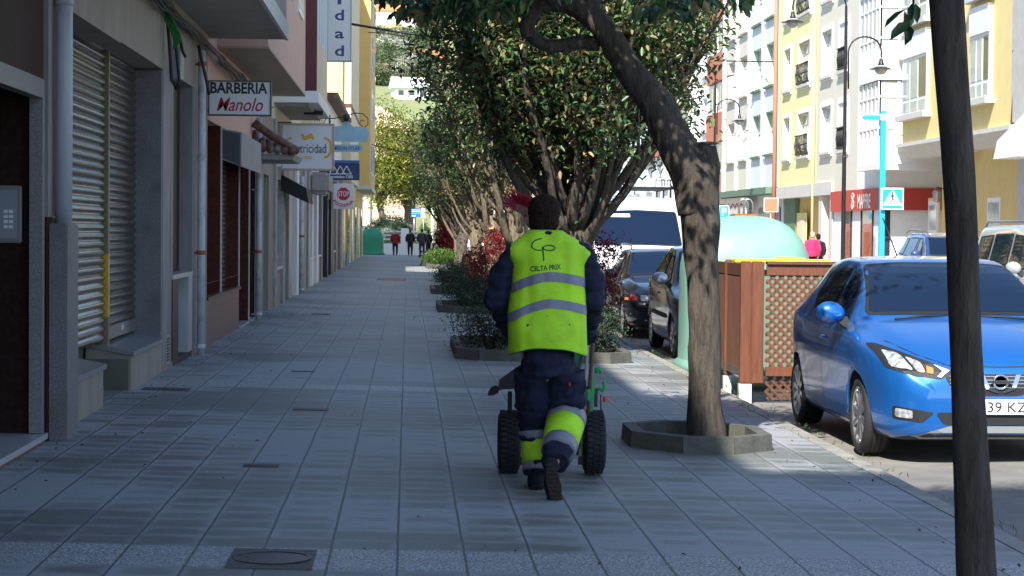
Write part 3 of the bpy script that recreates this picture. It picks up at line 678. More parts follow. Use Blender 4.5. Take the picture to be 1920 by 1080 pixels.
t.add(vs, [f for i, f in enumerate(fs)], 'orange_print')
t.build('orange_loop', None, r2)
t = MB()
t.add([at(x, y, Y-.006) for x, y in ((553, 257), (590, 257), (590, 299), (553, 299))], [(0, 1, 2, 3)], 'sign_white')
t.build('loop_gap', None, r2)
t = MB(); text_mb(t, 'Cordobelas', at(572, 294, Y-.006), 8*k_, 27*k_, 'orange_print'); t.prism([(at(x, y, Y).x, at(x, y, Y).z) for x, y in ((567, 250), (572, 256), (577, 253), (584, 250), (589, 257), (589, 263), (582, 259), (576, 262), (570, 264), (567, 259), (565, 254))], 'y', Y-.012, Y-.007, 'orange_print'); text_mb(t, 'electricidad', at(574, 278, Y-.006), 17*k_, 74*k_, 'sign_black'); t.build('flame_mark', None, r2)
t = MB(); t.box(WX-.02, a.x+.2, Y+.05, Y+.1, a.z, a.z+.03, 'iron'); t.build('bracket', None, r2)
# small flat sign behind the tile canopy
Yq = 39.0; rf, a, b_ = sign_panel(510, 288, 527, 312, Yq, .1, 'sign_white', None, label='corner of a second white sign just left of the framed electrical sign', cat='shop sign'); t = MB(); q0 = at(511, 290, Yq); t.box(q0.x, q0.x+.12, Yq-.004, Yq-.001, q0.z-.02, q0.z+.01, 'orange_print'); t.build('orange_bar', None, rf)
# vertical sign
Y = 45.5; k_ = Y/F
r3, a, b_ = sign_panel(615, -130, 658, 115, Y, .2, 'sign_white', ('grey_box', .012), label='tall white vertical sign with stacked dark blue letters', cat='shop sign')
for i, ch in enumerate('dadicirtcele'):
    t = MB(); py = 99-i*33.5
    tall = ch in 'dtl'
    text_mb(t, ch, at(636.5, py-(4 if tall else 0), Y), (20 if tall else 13.5)*k_ if ch != 'i' else 19*k_, (8 if ch in 'il' else 17)*k_, 'sign_navy', bold=.02); t.build('letter', None, r3)
t = MB(); y_ = Y+.1; p0 = at(594, 68, y_); p1 = at(612, 68, y_); t.box(p0.x, p1.x, y_-.03, y_+.03, p0.z-.03, p0.z+.03, 'burgundy'); t.box(p1.x-.03, p1.x+.03, y_-.03, y_+.03, p1.z-.03, p1.z+4, 'burgundy'); t.box(p1.x, a.x+.02, y_-.02, y_+.02, p1.z+.4, p1.z+.45, 'burgundy'); t.build('bracket', None, r3)
# pub sign: pale blue teapot-like board and name plate under an iron scroll
Y = 50.0; k_ = Y/F
r4 = empty('hanging_sign', at(655, 290, Y), 'pale blue cut-out board hanging from an iron scroll with a name plate below', 'hanging sign')
poly = [(622, 265), (622, 238), (640, 236), (644, 229), (650, 226), (656, 229), (661, 237), (684, 238), (690, 243), (692, 250), (690, 260), (686, 267), (660, 266)]
t = MB(); t.prism([(at(x, y, Y).x, at(x, y, Y).z) for x, y in poly], 'y', Y, Y+.04, 'sky_sign'); t.build('board', None, r4)
t = MB(); t.prism([(at(x, y, Y).x, at(x, y, Y).z) for x, y in ((622, 271), (676, 271), (680, 274), (680, 282), (676, 285), (622, 285))], 'y', Y, Y+.04, 'sky_sign'); pl = t.build('name_plate', None, r4)
t = MB(); text_mb(t, "MESON O'LAR", at(650, 278, Y-.002), 7*k_, 50*k_, 'sign_navy', bold=.01); t.build('lettering', None, pl)
t = MB(); t.tube([at(x, y, Y+.02) for x, y in ((600, 222), (625, 222), (645, 219), (665, 212), (680, 213), (690, 222), (690, 234), (682, 239), (674, 232), (677, 225), (683, 227))], .012, 6); t.tube([at(x, y, Y+.02) for x, y in ((612, 222), (606, 232), (614, 238), (620, 228), (616, 222))], .01, 6)
t.tube([at(618, 285, Y+.02), at(618, 215, Y+.02)], .02, 6); t.build('scroll_bracket', 'iron', r4)
t = MB(); c = at(649, 228, Y-.1); t.lathe([(.03, 0), (.07, .02), (.09, .1), (.07, .16), (.02, .19)], c, n=8); t.build('lantern', 'iron', r4)
# frozen food sign
Y = 58.0; k_ = Y/F
r5, a, b_ = sign_panel(598, 306, 674, 338, Y, .2, 'sign_navy', None, label='dark blue box sign with white mountain peaks and small lettering', cat='shop sign')
t = MB(); t.bbox(at(598, 300, Y).x, at(674, 300, Y).x, Y-.05, Y+.25, at(600, 306, Y).z, at(600, 300, Y).z, .01, 'sign_blue'); t.build('hood', None, r5)
t = MB(); text_mb(t, 'Congelados CIES', at(637, 332, Y), 7*k_, 49*k_, 'sign_white', bold=.02); t.build('lettering', None, r5)
t = MB()
for x0 in (617, 629, 641):
    for (p, q) in (((x0, 327), (x0+9, 311)), ((x0+9, 311), (x0+18, 327)), ((x0, 326), (x0+18, 326))):
        A, B = at(*p, Y-.006), at(*q, Y-.006); t.tube([A, B], .016, 4, smooth=False)
t.build('mountain_mark', 'sign_white', r5)
# stop sign of the pizzeria
Y = 66.0; k_ = Y/F
r6, a, b_ = sign_panel(625, 344, 663, 392, Y, .15, 'sign_white', None, label='white sign with a red octagon lettered STOP above curved PIZZERIA', cat='shop sign')
t = MB(); c = at(644, 363.5, Y-.004); R_ = 12.5*k_; t.prism([(c.x+R_*cos(radians(22.5+45*i)), c.z+R_*sin(radians(22.5+45*i))) for i in range(8)], 'y', Y-.006, Y-.001, 'stop_red'); t.build('octagon', None, r6)
t = MB(); text_mb(t, 'STOP', at(644, 363.5, Y-.01), 10*k_, 20*k_, 'sign_white', bold=.02); 
def wp(u, v):
    R0 = 21*k_; g = u/R0*1.15; return ((R0-v)*sin(g), -(R0-v)*cos(g)+R0*.0)
text_mb(t, 'PIZZERIA', at(644, 364, Y-.004), 5.5*k_, 36*k_, 'stop_red', bold=.02, warp=wp); t.build('lettering', None, r6)
t = MB(); t.box(WX-.02, a.x+.1, Y+.05, Y+.1, a.z, a.z+.04, 'iron'); t.build('bracket', None, r6)
# tile canopy over a door
tc_ = empty('tile_canopy', (WX, 37, 2.9), 'small sloping canopy of old clay roof tiles over a doorway on the left', 'canopy')
y0, y1 = 33.4, 35.6
pA = at(560, 288, y0); pT = at(488, 232, y0)
mb = MB(); mb.hexa([(WX, y0, pA.z-.10), (pA.x-.1, y0, pA.z-.10), (pA.x-.1, y1, pA.z-.10), (WX, y1, pA.z-.10), (WX, y0, pA.z), (pA.x-.05, y0, pA.z-.02), (pA.x-.05, y1, pA.z-.02), (WX, y1, pA.z)], 'underside'); mb.build('soffit', None, tc_)
mb = MB(); mb.tube([(WX+.02, y0+.1, pT.z+.02), ((WX+pA.x)/2-.05, y0+.08, (pT.z+pA.z)/2+.04), (pA.x, y0+.05, pA.z+.04)], [.07, .065, .06], 10, nz=.1); mb.build('ridge_tile', 'tile_clay', tc_)
for i in range(6):
    u = i/5; xx = WX+.06+u*(pA.x-WX-.16); zz_ = pT.z-.18+(pA.z-pT.z+.14)*u*1.0
    mb = MB(); mb.tube([(xx, y0-.06, pA.z+.03+(1-u)*.04), (xx-.05, y0+.5, zz_+.05), (xx-.1, y1-.2, zz_+.10)], [.062, .06, .055], 10, nz=.1); mb.build('tile_row', 'tile_clay', tc_)
# black awning far along
aw = MB(); y0 = wy(527, 330); aw.hexa([(WX, y0, 2.3), (WX+.55, y0, 2.05), (WX+.55, y0+2, 2.05), (WX, y0+2, 2.3), (WX, y0, 2.62), (WX+.5, y0, 2.35), (WX+.5, y0+2, 2.35), (WX, y0+2, 2.62)]); aw.build('awning', 'hood_black', None, loc=(WX, y0, 2.3), label='small black awning over a door beneath the framed electrical sign', cat='awning')
ac = MB(); y0 = wy(580, 330); ac.bbox(WX, WX+.5, y0, y0+3, 2.45, 3.0, .08); ac.build('shutter_housing', 'concrete', None, loc=(WX, y0, 2.5), label='pale rounded shutter box over the blue shop windows far along the left wall', cat='shutter box')
# grates and covers in the pavement
def cover(px0, px1, py, dep, lab, m='rust', ring=False):
    d = ray((px0+px1)/2, py); tt = -HC/d.z; 
    for _ in range(6): p = CP+d*tt; tt *= (HC-gz(p.x))/(HC-p.z)
    Y = p.y; x0 = at(px0, py, Y).x; x1 = at(px1, py, Y).x; xm = (x0+x1)/2
    root = empty('manhole_cover' if ring else 'drain_grate', (xm, Y, gz(xm)), lab, 'manhole cover' if ring else 'drain grate')
    mb = MB(); zf = lambda x: -SL*x+.006
    mb.hexa([(x0, Y-dep/2, zf(x0)-.03), (x1, Y-dep/2, zf(x1)-.03), (x1, Y+dep/2, zf(x1)-.03), (x0, Y+dep/2, zf(x0)-.03), (x0, Y-dep/2, zf(x0)), (x1, Y-dep/2, zf(x1)), (x1, Y+dep/2, zf(x1)), (x0, Y+dep/2, zf(x0))], m); mb.build('frame', None, root)
    mb = MB()
    if ring: mb.lathe([(min(dep/2, (x1-x0)/2)*.92, 0), (min(dep/2, (x1-x0)/2)*.92, .006), (min(dep/2, (x1-x0)/2)*.86, .006), (min(dep/2, (x1-x0)/2)*.86, .003)], (xm, Y, zf(xm)-.001), n=40, smooth=False); mb.build('lid', 'iron', root)
    else:
        for i in range(9): xx = x0+.02+(x1-x0-.04)*i/9; mb.box(xx, xx+(x1-x0)/22, Y-dep*.35, Y+dep*.35, zf(xx)-.002, zf(xx)+.003, 'iron')
        mb.build('slots', None, root)
mat('cover_iron', (.10, .085, .08), .6, .3, var=.3, scale=30, bump=.3)
cover(430, 590, 1049, .56, 'square iron cover with a round lid in the speckled tile band nearest the camera', 'cover_iron', True)
cover(456, 523, 874, .16, 'slotted iron grate in the pavement midway below the downpipe, nearest of the small grates', 'cover_iron')
cover(550, 616, 768, .22, 'slotted iron grate in the pavement below the doorway of the barber shop', 'cover_iron')
cover(268, 356, 730, .3, 'narrow brown iron drain plate beside the beige plinth', 'cover_iron')
cover(707, 762, 524, 2.6, 'large ribbed reddish grate across the pavement near the second bench', 'rust')
cover(546, 590, 697, .12, 'thin iron strip in the pavement level with the first planted ring', 'cover_iron')
cover(585, 620, 589, .5, 'thin dark grate in the pavement far along by the grey pilasters', 'cover_iron')
# ------------------------------------------------------------------ right side of the street
RX = 16.5
def ry(px, py=300, X=RX): return atx(px, py, X).y
def facade(root, X, y0, y1, zb, H, cols, floors, wm, win, sill=None, name='wall'):
    """wall facing -x between y0 and y1 with real recessed window openings"""
    mb = MB()
    ys = sorted(c for cc in cols for c in (cc[0], cc[1]))
    # piers between windows
    edges = [y0]+[v for cc in cols for v in (cc[0], cc[1])]+[y1]
    for i in range(0, len(edges), 2): mb.box(X, X+.35, edges[i], edges[i+1], zb, H, wm)
    for cc in cols:
        z = zb
        for f in floors: mb.box(X, X+.35, cc[0], cc[1], z, f[0], wm); z = f[1]
        mb.box(X, X+.35, cc[0], cc[1], z, H, wm)
    mb.box(X+.35, X+9, y0, y1, zb, H, wm)
    mb.build(name, None, root)
    for cc in cols:
        for f in floors: win(root, X, cc[0], cc[1], f[0], f[1])
def win_plain(frame='white_paint', glass='glass_pale', reveal=None, railing=False, trim=None, sillm='trim_grey', mull=2, blindf=0, depth=.16):
    def fn(root, X, y0, y1, z0, z1):
        q = MB(); d = X+depth
        q.box(d+.02, d+.06, y0, y1, z0, z1, glass); w_ = q.build('window', None, root)
        q = MB(); e = .07
        q.box(d-.02, d+.03, y0, y1, z0, z0+e, frame); q.box(d-.02, d+.03, y0, y1, z1-e, z1, frame)
        q.box(d-.02, d+.03, y0, y0+e, z0+e, z1-e, frame); q.box(d-.02, d+.03, y1-e, y1, z0+e, z1-e, frame)
        for k in range(1, mull): yy = y0+(y1-y0)*k/mull; q.box(d-.02, d+.03, yy-.04, yy+.04, z0+e, z1-e, frame)
        q.box(d-.018, d+.03, y0+e, y1-e, z0+(z1-z0)*.72, z0+(z1-z0)*.72+.05, frame)
        q.build('frame', None, w_)
        if blindf: q = MB(); q.box(d-.03, d-.022, y0+.03, y1-.03, z1-(z1-z0)*blindf, z1, 'blind'); q.build('blind', None, w_)
        if reveal: q = MB(); q.box(X+.0, d, y1-.012, y1-.002, z0, z1, reveal); q.box(X+.0, d, y0+.002, y0+.012, z0, z1, reveal); q.build('reveal', None, w_)
        if trim:
            q = MB(); t = .18
            q.box(X-.05, X+.0, y0-t, y0, z0-t, z1+t, trim); q.box(X-.05, X, y1, y1+t, z0-t, z1+t, trim); q.box(X-.05, X, y0, y1, z1, z1+t, trim); q.box(X-.05, X, y0, y1, z0-t, z0, trim); q.build('surround', None, w_)
        q = MB(); q.box(X-.14, X+.05, y0-.1, y1+.1, z0-.1, z0-.0, sillm); q.build('sill', None, w_)
        if railing:
            q = MB(); n = 9
            for k in range(n+1): yy = y0+.05+(y1-y0-.1)*k/n; q.tube([(X-.08, yy, z0+.05), (X-.12, yy, z0+.45), (X-.08, yy, z0+.85)], .018, 5)
            for zz in (.08, .45, .85): q.box(X-.13, X-.07, y0, y1, z0+zz, z0+zz+.04)
            for k in range(n): yy = y0+.1+(y1-y0-.1)*k/n; q.lathe([(.05, 0), (.07, .01), (.05, .02)], (X-.12, yy, z0+.6), axis='x', n=8)
            q.build('railing', 'iron', w_)
    return fn
def cols_px(lst, py=250, X=RX): return sorted((ry(b, py, X), ry(a, py, X)) for a, b in lst)
FH = 3.0
# nearest grey block at the right edge
g1 = empty('apartment_building', (17, 48, 0), 'grey rendered building at the right edge of the street with a white roofed annex', 'building')
mb = MB(); mb.box(RX-.1, RX+9, 30, 55.3, 4.6, 16, 'plaster_grey'); mb.box(RX+.1, RX+9, 30, 55.3, -.1, 4.6, 'plaster_grey'); mb.build('wall', None, g1)
for k in range(4):
    for j in range(4):
        yy = 33+j*5.2; mb = MB(); mb.box(RX-.14, RX-.05, yy, yy+1.6, 5.8+k*2.9, 7.4+k*2.9, 'glass_pale'); mb.build('window', None, g1)
mb = MB(); mb.hexa([(RX-.6, 52.8, 3.6), (RX+.1, 52.8, 3.6), (RX+.1, 55.2, 3.6), (RX-.6, 55.2, 3.6), (RX-.5, 52.8, 4.7), (RX+.1, 52.8, 5.1), (RX+.1, 55.2, 4.6), (RX-.5, 55.2, 4.1)], 'plaster_white'); mb.build('annex', None, g1)
# yellow building with bays
Ya, Yb = 55.4, ry(1716)
X2 = RX+.9
g2 = empty('apartment_building', (X2, 62, 0), 'bright yellow building with white framed projecting bays on the right', 'building')
z0s = 4.42
mb = MB(); mb.box(X2, X2+9, Ya, Yb, -.1, 16, 'plaster_ochre'); mb.build('wall', None, g2)
# door and window openings in ground floor (recess boxes laid behind proud piers)
yq = [ry(v, 420, X2) for v in (1905, 1882, 1850, 1762, 1750, 1728, 1716)]
for (pa, pb, kind) in ((1762, 1740, 'door'), (1880, 1850, 'door'), (1812, 1790, 'window')):
    ya, yb = ry(pa, 420, X2), ry(pb, 420, X2); zt = 2.75
    mb = MB(); mb.box(X2-.004, X2+.01, ya, yb, -.03, zt, 'plaster_ochre'); mb.box(X2-.01, X2+.02, ya+.25, yb-.05, 0, zt-.1, 'white_paint'); d_ = mb.build(kind, None, g2)
    mb = MB(); mb.box(X2-.02, X2-.008, ya+.38, yb-.18, .3 if kind == 'door' else .9, zt-.25, 'glass_pale'); mb.box(X2-.026, X2-.018, ya+.38, yb-.18, 1.6, 1.68, 'white_paint'); mb.build('pane', None, d_)
def bay(root, y0, y1, xf, zb, n, m_side, m_face, slabm, fh=3.0, wy0=None):
    mb = MB(); mb.hexa([(X2, y0-.1, zb-.35), (xf+.35, y0-.1, zb-.35), (xf+.35, y1+.1, zb-.35), (X2, y1+.1, zb-.35), (X2, y0-.3, zb), (xf-.12, y0-.3, zb), (xf-.12, y1+.3, zb), (X2, y1+.3, zb)], slabm); mb.box(X2, xf-.14, y0-.32, y1+.32, zb, zb+.12, slabm); mb.build('bay_slab', None, root)
    mb = MB(); mb.box(xf, X2, y0, y1, zb+.12, 16, m_side); mb.build('bay_wall', None, root)
    wl, wr = wy0 if wy0 else (y0+(y1-y0)*.12, y1-(y1-y0)*.12)
    for k in range(n):
        z = zb+.12+k*fh
        mb = MB(); mb.box(xf-.10, xf, wl, wr, z+.9, z+2.75, 'white_paint'); w_ = mb.build('window', None, root)
        mb = MB(); nn = 3
        for j in range(nn):
            a = wl+.12+(wr-wl-.12)*j/nn; b__ = wl+(wr-wl-.0)*(j+1)/nn-.1
            mb.box(xf-.115, xf-.099, a, b__, z+1.0, z+1.3, 'glass_pale'); mb.box(xf-.115, xf-.099, a, b__, z+1.42, z+2.65, 'glass_pale' if j else 'glass_brown')
        mb.build('pane', None, w_)
        mb = MB(); mb.box(xf-.28, xf+.0, wl-.25, wr+.25, z+.72, z+.9, slabm); mb.build('sill', None, w_)
        mb = MB(); mb.box(xf-.16, xf, wl, wr, z+2.75, z+3.55, 'white_paint'); mb.build('apron', None, w_)
bay(g2, ry(1783, 300), ry(1694, 300), RX-.05, z0s, 4, 'plaster_yellow', 'white_paint', 'trim_grey', 3.0, (ry(1744, 300), ry(1698, 300)))
bay(g2, ry(1900, 300)+.1, ry(1810, 300), RX-.05, z0s, 4, 'plaster_yellow', 'white_paint', 'trim_grey', 3.0, (ry(1862, 300), ry(1826, 300)))
# white corner building with red shop front and glazed gallery
Yc, Yd = ry(1653), ry(1564)
g3 = empty('apartment_building', (RX, 75, 0), 'white corner building with a red shop fascia and a glazed corner gallery', 'building')
Xe = 19.2
mb = MB(); mb.box(RX, 26, Yc, Yd, 3.15, 16, 'plaster_white'); mb.build('wall', None, g3)
mb = MB(); mb.box(RX+.02, 26, Yc+.02, Yd, -.1, 3.15, 'plaster_white'); mb.build('ground_floor', None, g3)
zt, zb_ = at(1640, 352, Yc).z, at(1640, 388, Yc).z
mb = MB(); mb.box(RX-.12, RX+.05, Yc-.12, Yd+.0, zb_-.1, zt, 'red_fascia'); mb.box(RX-.118, Xe, Yc-.12, Yc+.0, zb_-.1, zt-.002, 'red_fascia'); fa = mb.build('fascia', None, g3)
t = MB(); yy = ry(1619, 370, RX-.12); k_ = yy/F
hh = .66; text_mb(t, 'MAPFRE', (RX-.124, yy-.1, (zt+zb_)/2-.1), .52, 2.1, 'white_paint', '-x', bold=.03)
t.tube([(RX-.13, yy+1.75+.17*cos(a*pi/6), (zt+zb_)/2+.1+.11*sin(a*pi/6)) for a in range(13)], .022, 4, m='white_paint'); t.tube([(RX-.13, yy+1.75+.17*cos(a*pi/6), (zt+zb_)/2-.2+.17*sin(a*pi/6)) for a in range(13)], .022, 4, m='white_paint')
t.build('lettering', None, fa)
for (pa, pb) in ((1596, 1583), (1636, 1616)):
    ya, yb = ry(pa, 420), ry(pb, 420); mb = MB(); mb.box(RX-.005, RX+.03, ya, yb, .3, 2.5, 'glass_dark'); w_ = mb.build('shop_window', None, g3)
    mb = MB(); mb.box(RX-.012, RX-.004, ya+.2, yb-.2, .5, 1.9, 'lamp_red'); mb.box(RX-.014, RX-.011, ya+.35, yb-.5, .8, 1.6, 'rust'); mb.build('poster', None, w_)
    mb = MB(); mb.box(RX-.03, RX, ya-.1, ya, .3, 2.5, 'black'); mb.box(RX-.03, RX, yb, yb+.1, .3, 2.5, 'black'); mb.build('frame', None, w_)
for (pa, pb) in ((1657, 1669),):
    a = at(pa, 420, Yc); b__ = at(pb, 420, Yc); mb = MB(); mb.box(a.x, b__.x, Yc+.0, Yc+.03, 0, 2.6, 'glass_dark'); mb.build('shop_window', None, g3)
# gallery bay: street side and end side
gx, gy = RX-.62, ry(1648, 250, RX-.62)
zs = [4.0+3.02*k for k in range(5)]
def gallery(root, x0, x1, y0, y1, zs, h, nside, nend):
    for i, z in enumerate(zs):
        q = MB(); q.box(x0-.06, x1, y0-.06, y1, z-.28, z-.08, 'white_paint'); q.box(x0, x1, y0, y1, z-.08, z+.85, 'plaster_white'); q.build('gallery_apron', None, root)
        q = MB(); q.box(x0+.03, x1, y0+.03, y1, z+.85, z+h-.3, 'glass_pale'); w_ = q.build('gallery_window', None, root)
        q = MB()
        for k in range(nside+1):
            yy = y0+(y1-y0-.07)*k/nside; q.box(x0, x0+.05, yy, yy+.09, z+.85, z+h-.3, 'white_paint')
        for k in range(nend+1):
            xx = x0+(x1-x0-.0)*k/nend; q.box(xx-.04, xx+.05, y0, y0+.05, z+.85, z+h-.3, 'white_paint')
        for zz in (z+1.1, z+2.15): q.box(x0-.003, x0+.05, y0-.003, y1, zz, zz+.07, 'white_paint'); q.box(x0+.05, x1, y0-.003, y0+.05, zz, zz+.07, 'white_paint')
        q.build('frame', None, w_)
gallery(g3, gx, RX+1.35, gy, ry(1610, 250, gx), zs, 3.02, 5, 3)
q = MB(); q.box(gx+.5, RX+1.2, gy-.008, gy+.0, 4.9, 5.6, 'sign_dirty'); q.box(gx+.9, RX+1.2, gy-.012, gy-.007, 5.0, 5.5, 'magenta_cloth'); q.build('window_poster', None, g3)
facade(g3, RX-.004, ry(1608), Yd-.01, 3.16, 15.9, cols_px([(1573, 1590)]), [(4.7+3.02*k, 6.5+3.02*k) for k in range(4)], 'plaster_sand', win_plain(railing=True, trim='plaster_white'), name='street_wall')
# sand building
Ye = ry(1530)
g4 = empty('apartment_building', (RX, 82, 0), 'sand coloured building with grey window surrounds between red shop and lemon house', 'building')
fl4 = [(4.75+2.98*k, 6.55+2.98*k) for k in range(4)]
facade(g4, RX, Yd+.02, Ye, 3.3, 16, cols_px([(1541, 1559)]), fl4, 'plaster_sand', win_plain(trim='plaster_white'))
mb = MB(); mb.box(RX-.1, RX+.6, Yd, ry(1460), 3.05, 3.55, 'trim_grey'); mb.build('string_course', None, g4)
mb = MB(); mb.box(RX+.3, RX+9, Yd+.02, Ye, -.1, 3.3, 'plaster_ochre'); mb.box(RX-.02, RX+.3, Yd+.1, Yd+.6, -.1, 3.05, 'trim_grey'); mb.box(RX-.02, RX+.3, ry(1543), ry(1537), -.1, 3.05, 'trim_grey'); mb.build('ground_floor', None, g4)
mb = MB(); mb.box(RX+.24, RX+.3, ry(1558), ry(1544), 0, 2.6, 'wood_light'); d_ = mb.build('door', None, g4)
mb = MB(); mb.box(RX+.22, RX+.24, ry(1552), ry(1549), 1.1, 1.6, 'grey_box'); mb.build('letter_plate', None, d_)
# lemon building
Yf = ry(1459)
g5 = empty('apartment_building', (RX, 88, 0), 'lemon yellow building with small iron window balconies on the right', 'building')
facade(g5, RX, Ye+.02, Yf, 3.3, 16, cols_px([(1470, 1482), (1497, 1518)]), fl4, 'plaster_lemon', win_plain(railing=False, trim='plaster_white'))
for f in fl4:
    ya, yb = cols_px([(1497, 1518)])[0]; q = MB()
    for k in range(10): yy = ya+(yb-ya)*k/9; q.tube([(RX-.1, yy, f[0]+.05), (RX-.16, yy, f[0]+.45), (RX-.1, yy, f[0]+.85)], .022, 5)
    for zz in (.08, .45, .85): q.box(RX-.17, RX-.08, ya, yb, f[0]+zz, f[0]+zz+.045)
    q.build('railing', 'iron', g5)
mb = MB(); mb.box(RX+.5, RX+9, Ye+.02, Yf, -.1, 3.3, 'plaster_ochre'); mb.box(RX+.3, RX+.5, ry(1478, 400), Yf, -.1, 3.05, 'green_dark'); mb.box(RX+.28, RX+.3, ry(1500, 400), ry(1482, 400), 0, 2.4, 'plaster_yellow'); mb.box(RX+.26, RX+.31, ry(1496, 400), ry(1488, 400), 0, 2.1, 'glass_pale'); mb.build('ground_floor', None, g5)
mb = MB(); mb.tube([(RX-.1, ry(1529), .1), (RX-.1, ry(1529), 15.9)], .07, 8); mb.build('downpipe', 'plaster_lemon', g5)
# blue-white building with green reveals, cream half
Yg = ry(1357)
g6 = empty('apartment_building', (RX, 98, 0), 'pale blue and cream building with green window reveals on the right', 'building')
fl6 = [(5.15+3.12*k, 7.1+3.12*k) for k in range(4)]
Ym = ry(1405)
facade(g6, RX, Yf+.25, Ym, 3.6, 17, cols_px([(1411, 1427), (1435, 1452)]), fl6, 'plaster_blue', win_plain(reveal='green_reveal', sillm='green_dark', blindf=.45, depth=.3))
facade(g6, RX-.002, Ym+.02, Yg, 3.6, 17, cols_px([(1365, 1378), (1386, 1401)]), fl6, 'plaster_sand', win_plain(depth=.2, frame='white_paint'), name='cream_wall')
q = MB()
for v in (1405, 1431, 1382, 1358): yy = ry(v); q.box(RX-.12, RX+.0, yy-.22, yy+.22, 3.6, 17, 'plaster_white')
q.build('pilaster_strips', None, g6)
mb = MB(); mb.tube([(RX-.15, Yf+.1, .3), (RX-.15, Yf+.1, 16)], .09, 8); mb.build('downpipe', 'salmon_brick', g6)
mb = MB(); mb.box(RX-.5, RX+.3, Yf+.25, Yg, 3.3, 3.6, 'green_dark'); mb.build('cornice', None, g6)
mb = MB(); mb.box(RX+.3, RX+9, Yf+.25, Yg, -.1, 3.3, 'plaster_white')
for (a, b__, m) in ((1452, 1440, 'sign_navy'), (1434, 1412, 'glass_pale'), (1398, 1380, 'glass_pale'), (1376, 1362, 'galv')): mb.box(RX+.25, RX+.31, ry(a, 400), ry(b__, 400), .2, 2.7, m)
mb.build('ground_floor', None, g6)
for (a, b__, txt, m, cm) in ((1410, 1372, 'Papeleria', 'sign_dirty', 'lamp_red'), (1371, 1361, 'Foto', 'sign_dirty', 'sign_blue')):
    ya, yb = ry(a, 360), ry(b__, 360); rs = empty('shop_sign', (RX-.2, (ya+yb)/2, 2.4), 'wide pale shop board with red script below the blue and cream building' if m and txt[0] == 'P' else 'narrow pale shop board with blue print next to the wide red script board', 'shop sign')
    mb = MB(); mb.box(RX-.3, RX-.15, ya, yb, 2.45, 3.25, m); mb.build('panel', None, rs)
    t = MB()
    t.tube([(RX-.31, ya+(yb-ya)*(.15+.07*k), 2.85+.13*sin(k*2.1)) for k in range(11)], .035, 5, m=cm); t.build('scribble_lettering', None, rs)
# salmon building
Yh = ry(1325)
g7 = empty('apartment_building', (RX, 109, 0), 'salmon brick building with white window bands partly behind the leaning tree', 'building')
mb = MB(); mb.box(RX+.15, RX+9, Yg+.02, Yh, -.1, 17, 'plaster_white')
for k in range(5): mb.box(RX-.05, RX+.16, Yg+.02, Yh, 3.2+3.2*k, 4.7+3.2*k, 'salmon_brick')
mb.build('wall', None, g7)
for k in range(4):
    for (a, b__) in ((1340, 1328), (1355, 1343)):
        ya, yb = ry(a), ry(b__); z = 4.75+3.2*k
        mb = MB(); mb.box(RX+.05, RX+.16, ya, yb, z, z+1.55, 'white_paint'); w_ = mb.build('window', None, g7)
        mb = MB(); mb.box(RX+.035, RX+.052, ya+.15, (ya+yb)/2-.08, z+.15, z+1.4, 'glass_brown'); mb.box(RX+.035, RX+.052, (ya+yb)/2+.08, yb-.15, z+.15, z+1.4, 'glass_pale'); mb.build('pane', None, w_)
# white buildings further on
Yi = ry(1262)
g8 = empty('apartment_building', (RX, 120, 0), 'white building with a bay window just left of the salmon one', 'building')
facade(g8, RX+.2, Yh+.02, Yi, -.1, 11.8, cols_px([(1310, 1318), (1278, 1288)]), [(1+3.1*k, 2.9+3.1*k) for k in range(4)], 'plaster_white', win_plain(glass='glass_pale'))
mb = MB(); mb.box(RX-.5, RX+.2, ry(1306), ry(1290), 3.2, 11.8, 'plaster_white'); mb.build('bay_wall', None, g8)
for k in range(3):
    mb = MB(); mb.box(RX-.52, RX-.49, ry(1306)+.3, ry(1290)-.3, 4.4+3*k, 6+3*k, 'glass_pale'); mb.box(RX-.2, RX+.1, ry(1306)-.02, ry(1306)+.02, 4.4+3*k, 6+3*k, 'glass_pale'); mb.build('window', None, g8)
specs = [(1262, 1207, 9.6, 'plaster_white', 'white building with a red roof panel framed by the leaning trunk', [(1247, 1254), (1232, 1240), (1214, 1224)], True),
         (1206, 1150, 10.6, 'plaster_blue', 'white building with rows of narrow windows beyond the vase shaped tree', [(1195, 1201), (1183, 1189), (1168, 1174), (1157, 1161)], False),
         (1149, 1100, 10.0, 'plaster_white', 'farthest white building at the end of the right side', [(1135, 1141), (1118, 1124)], False)]
for (a, b__, H, m, lab, cs, red) in specs:
    g = empty('apartment_building', (RX, ry((a+b__)/2), 0), lab, 'building')
    facade(g, RX, ry(a)+.02, ry(b__), -.1, H, cols_px(cs), [(1+3.3*k, 2.9+3.3*k) for k in range(2 if red else 3)], m, win_plain(glass='glass_dark' if not red else 'glass_pale', depth=.25))
    if red:
        mb = MB(); mb.box(RX-.25, RX, ry(1246), ry(1210), 6.5, 7.8, 'salmon_brick'); mb.build('red_band', None, g)
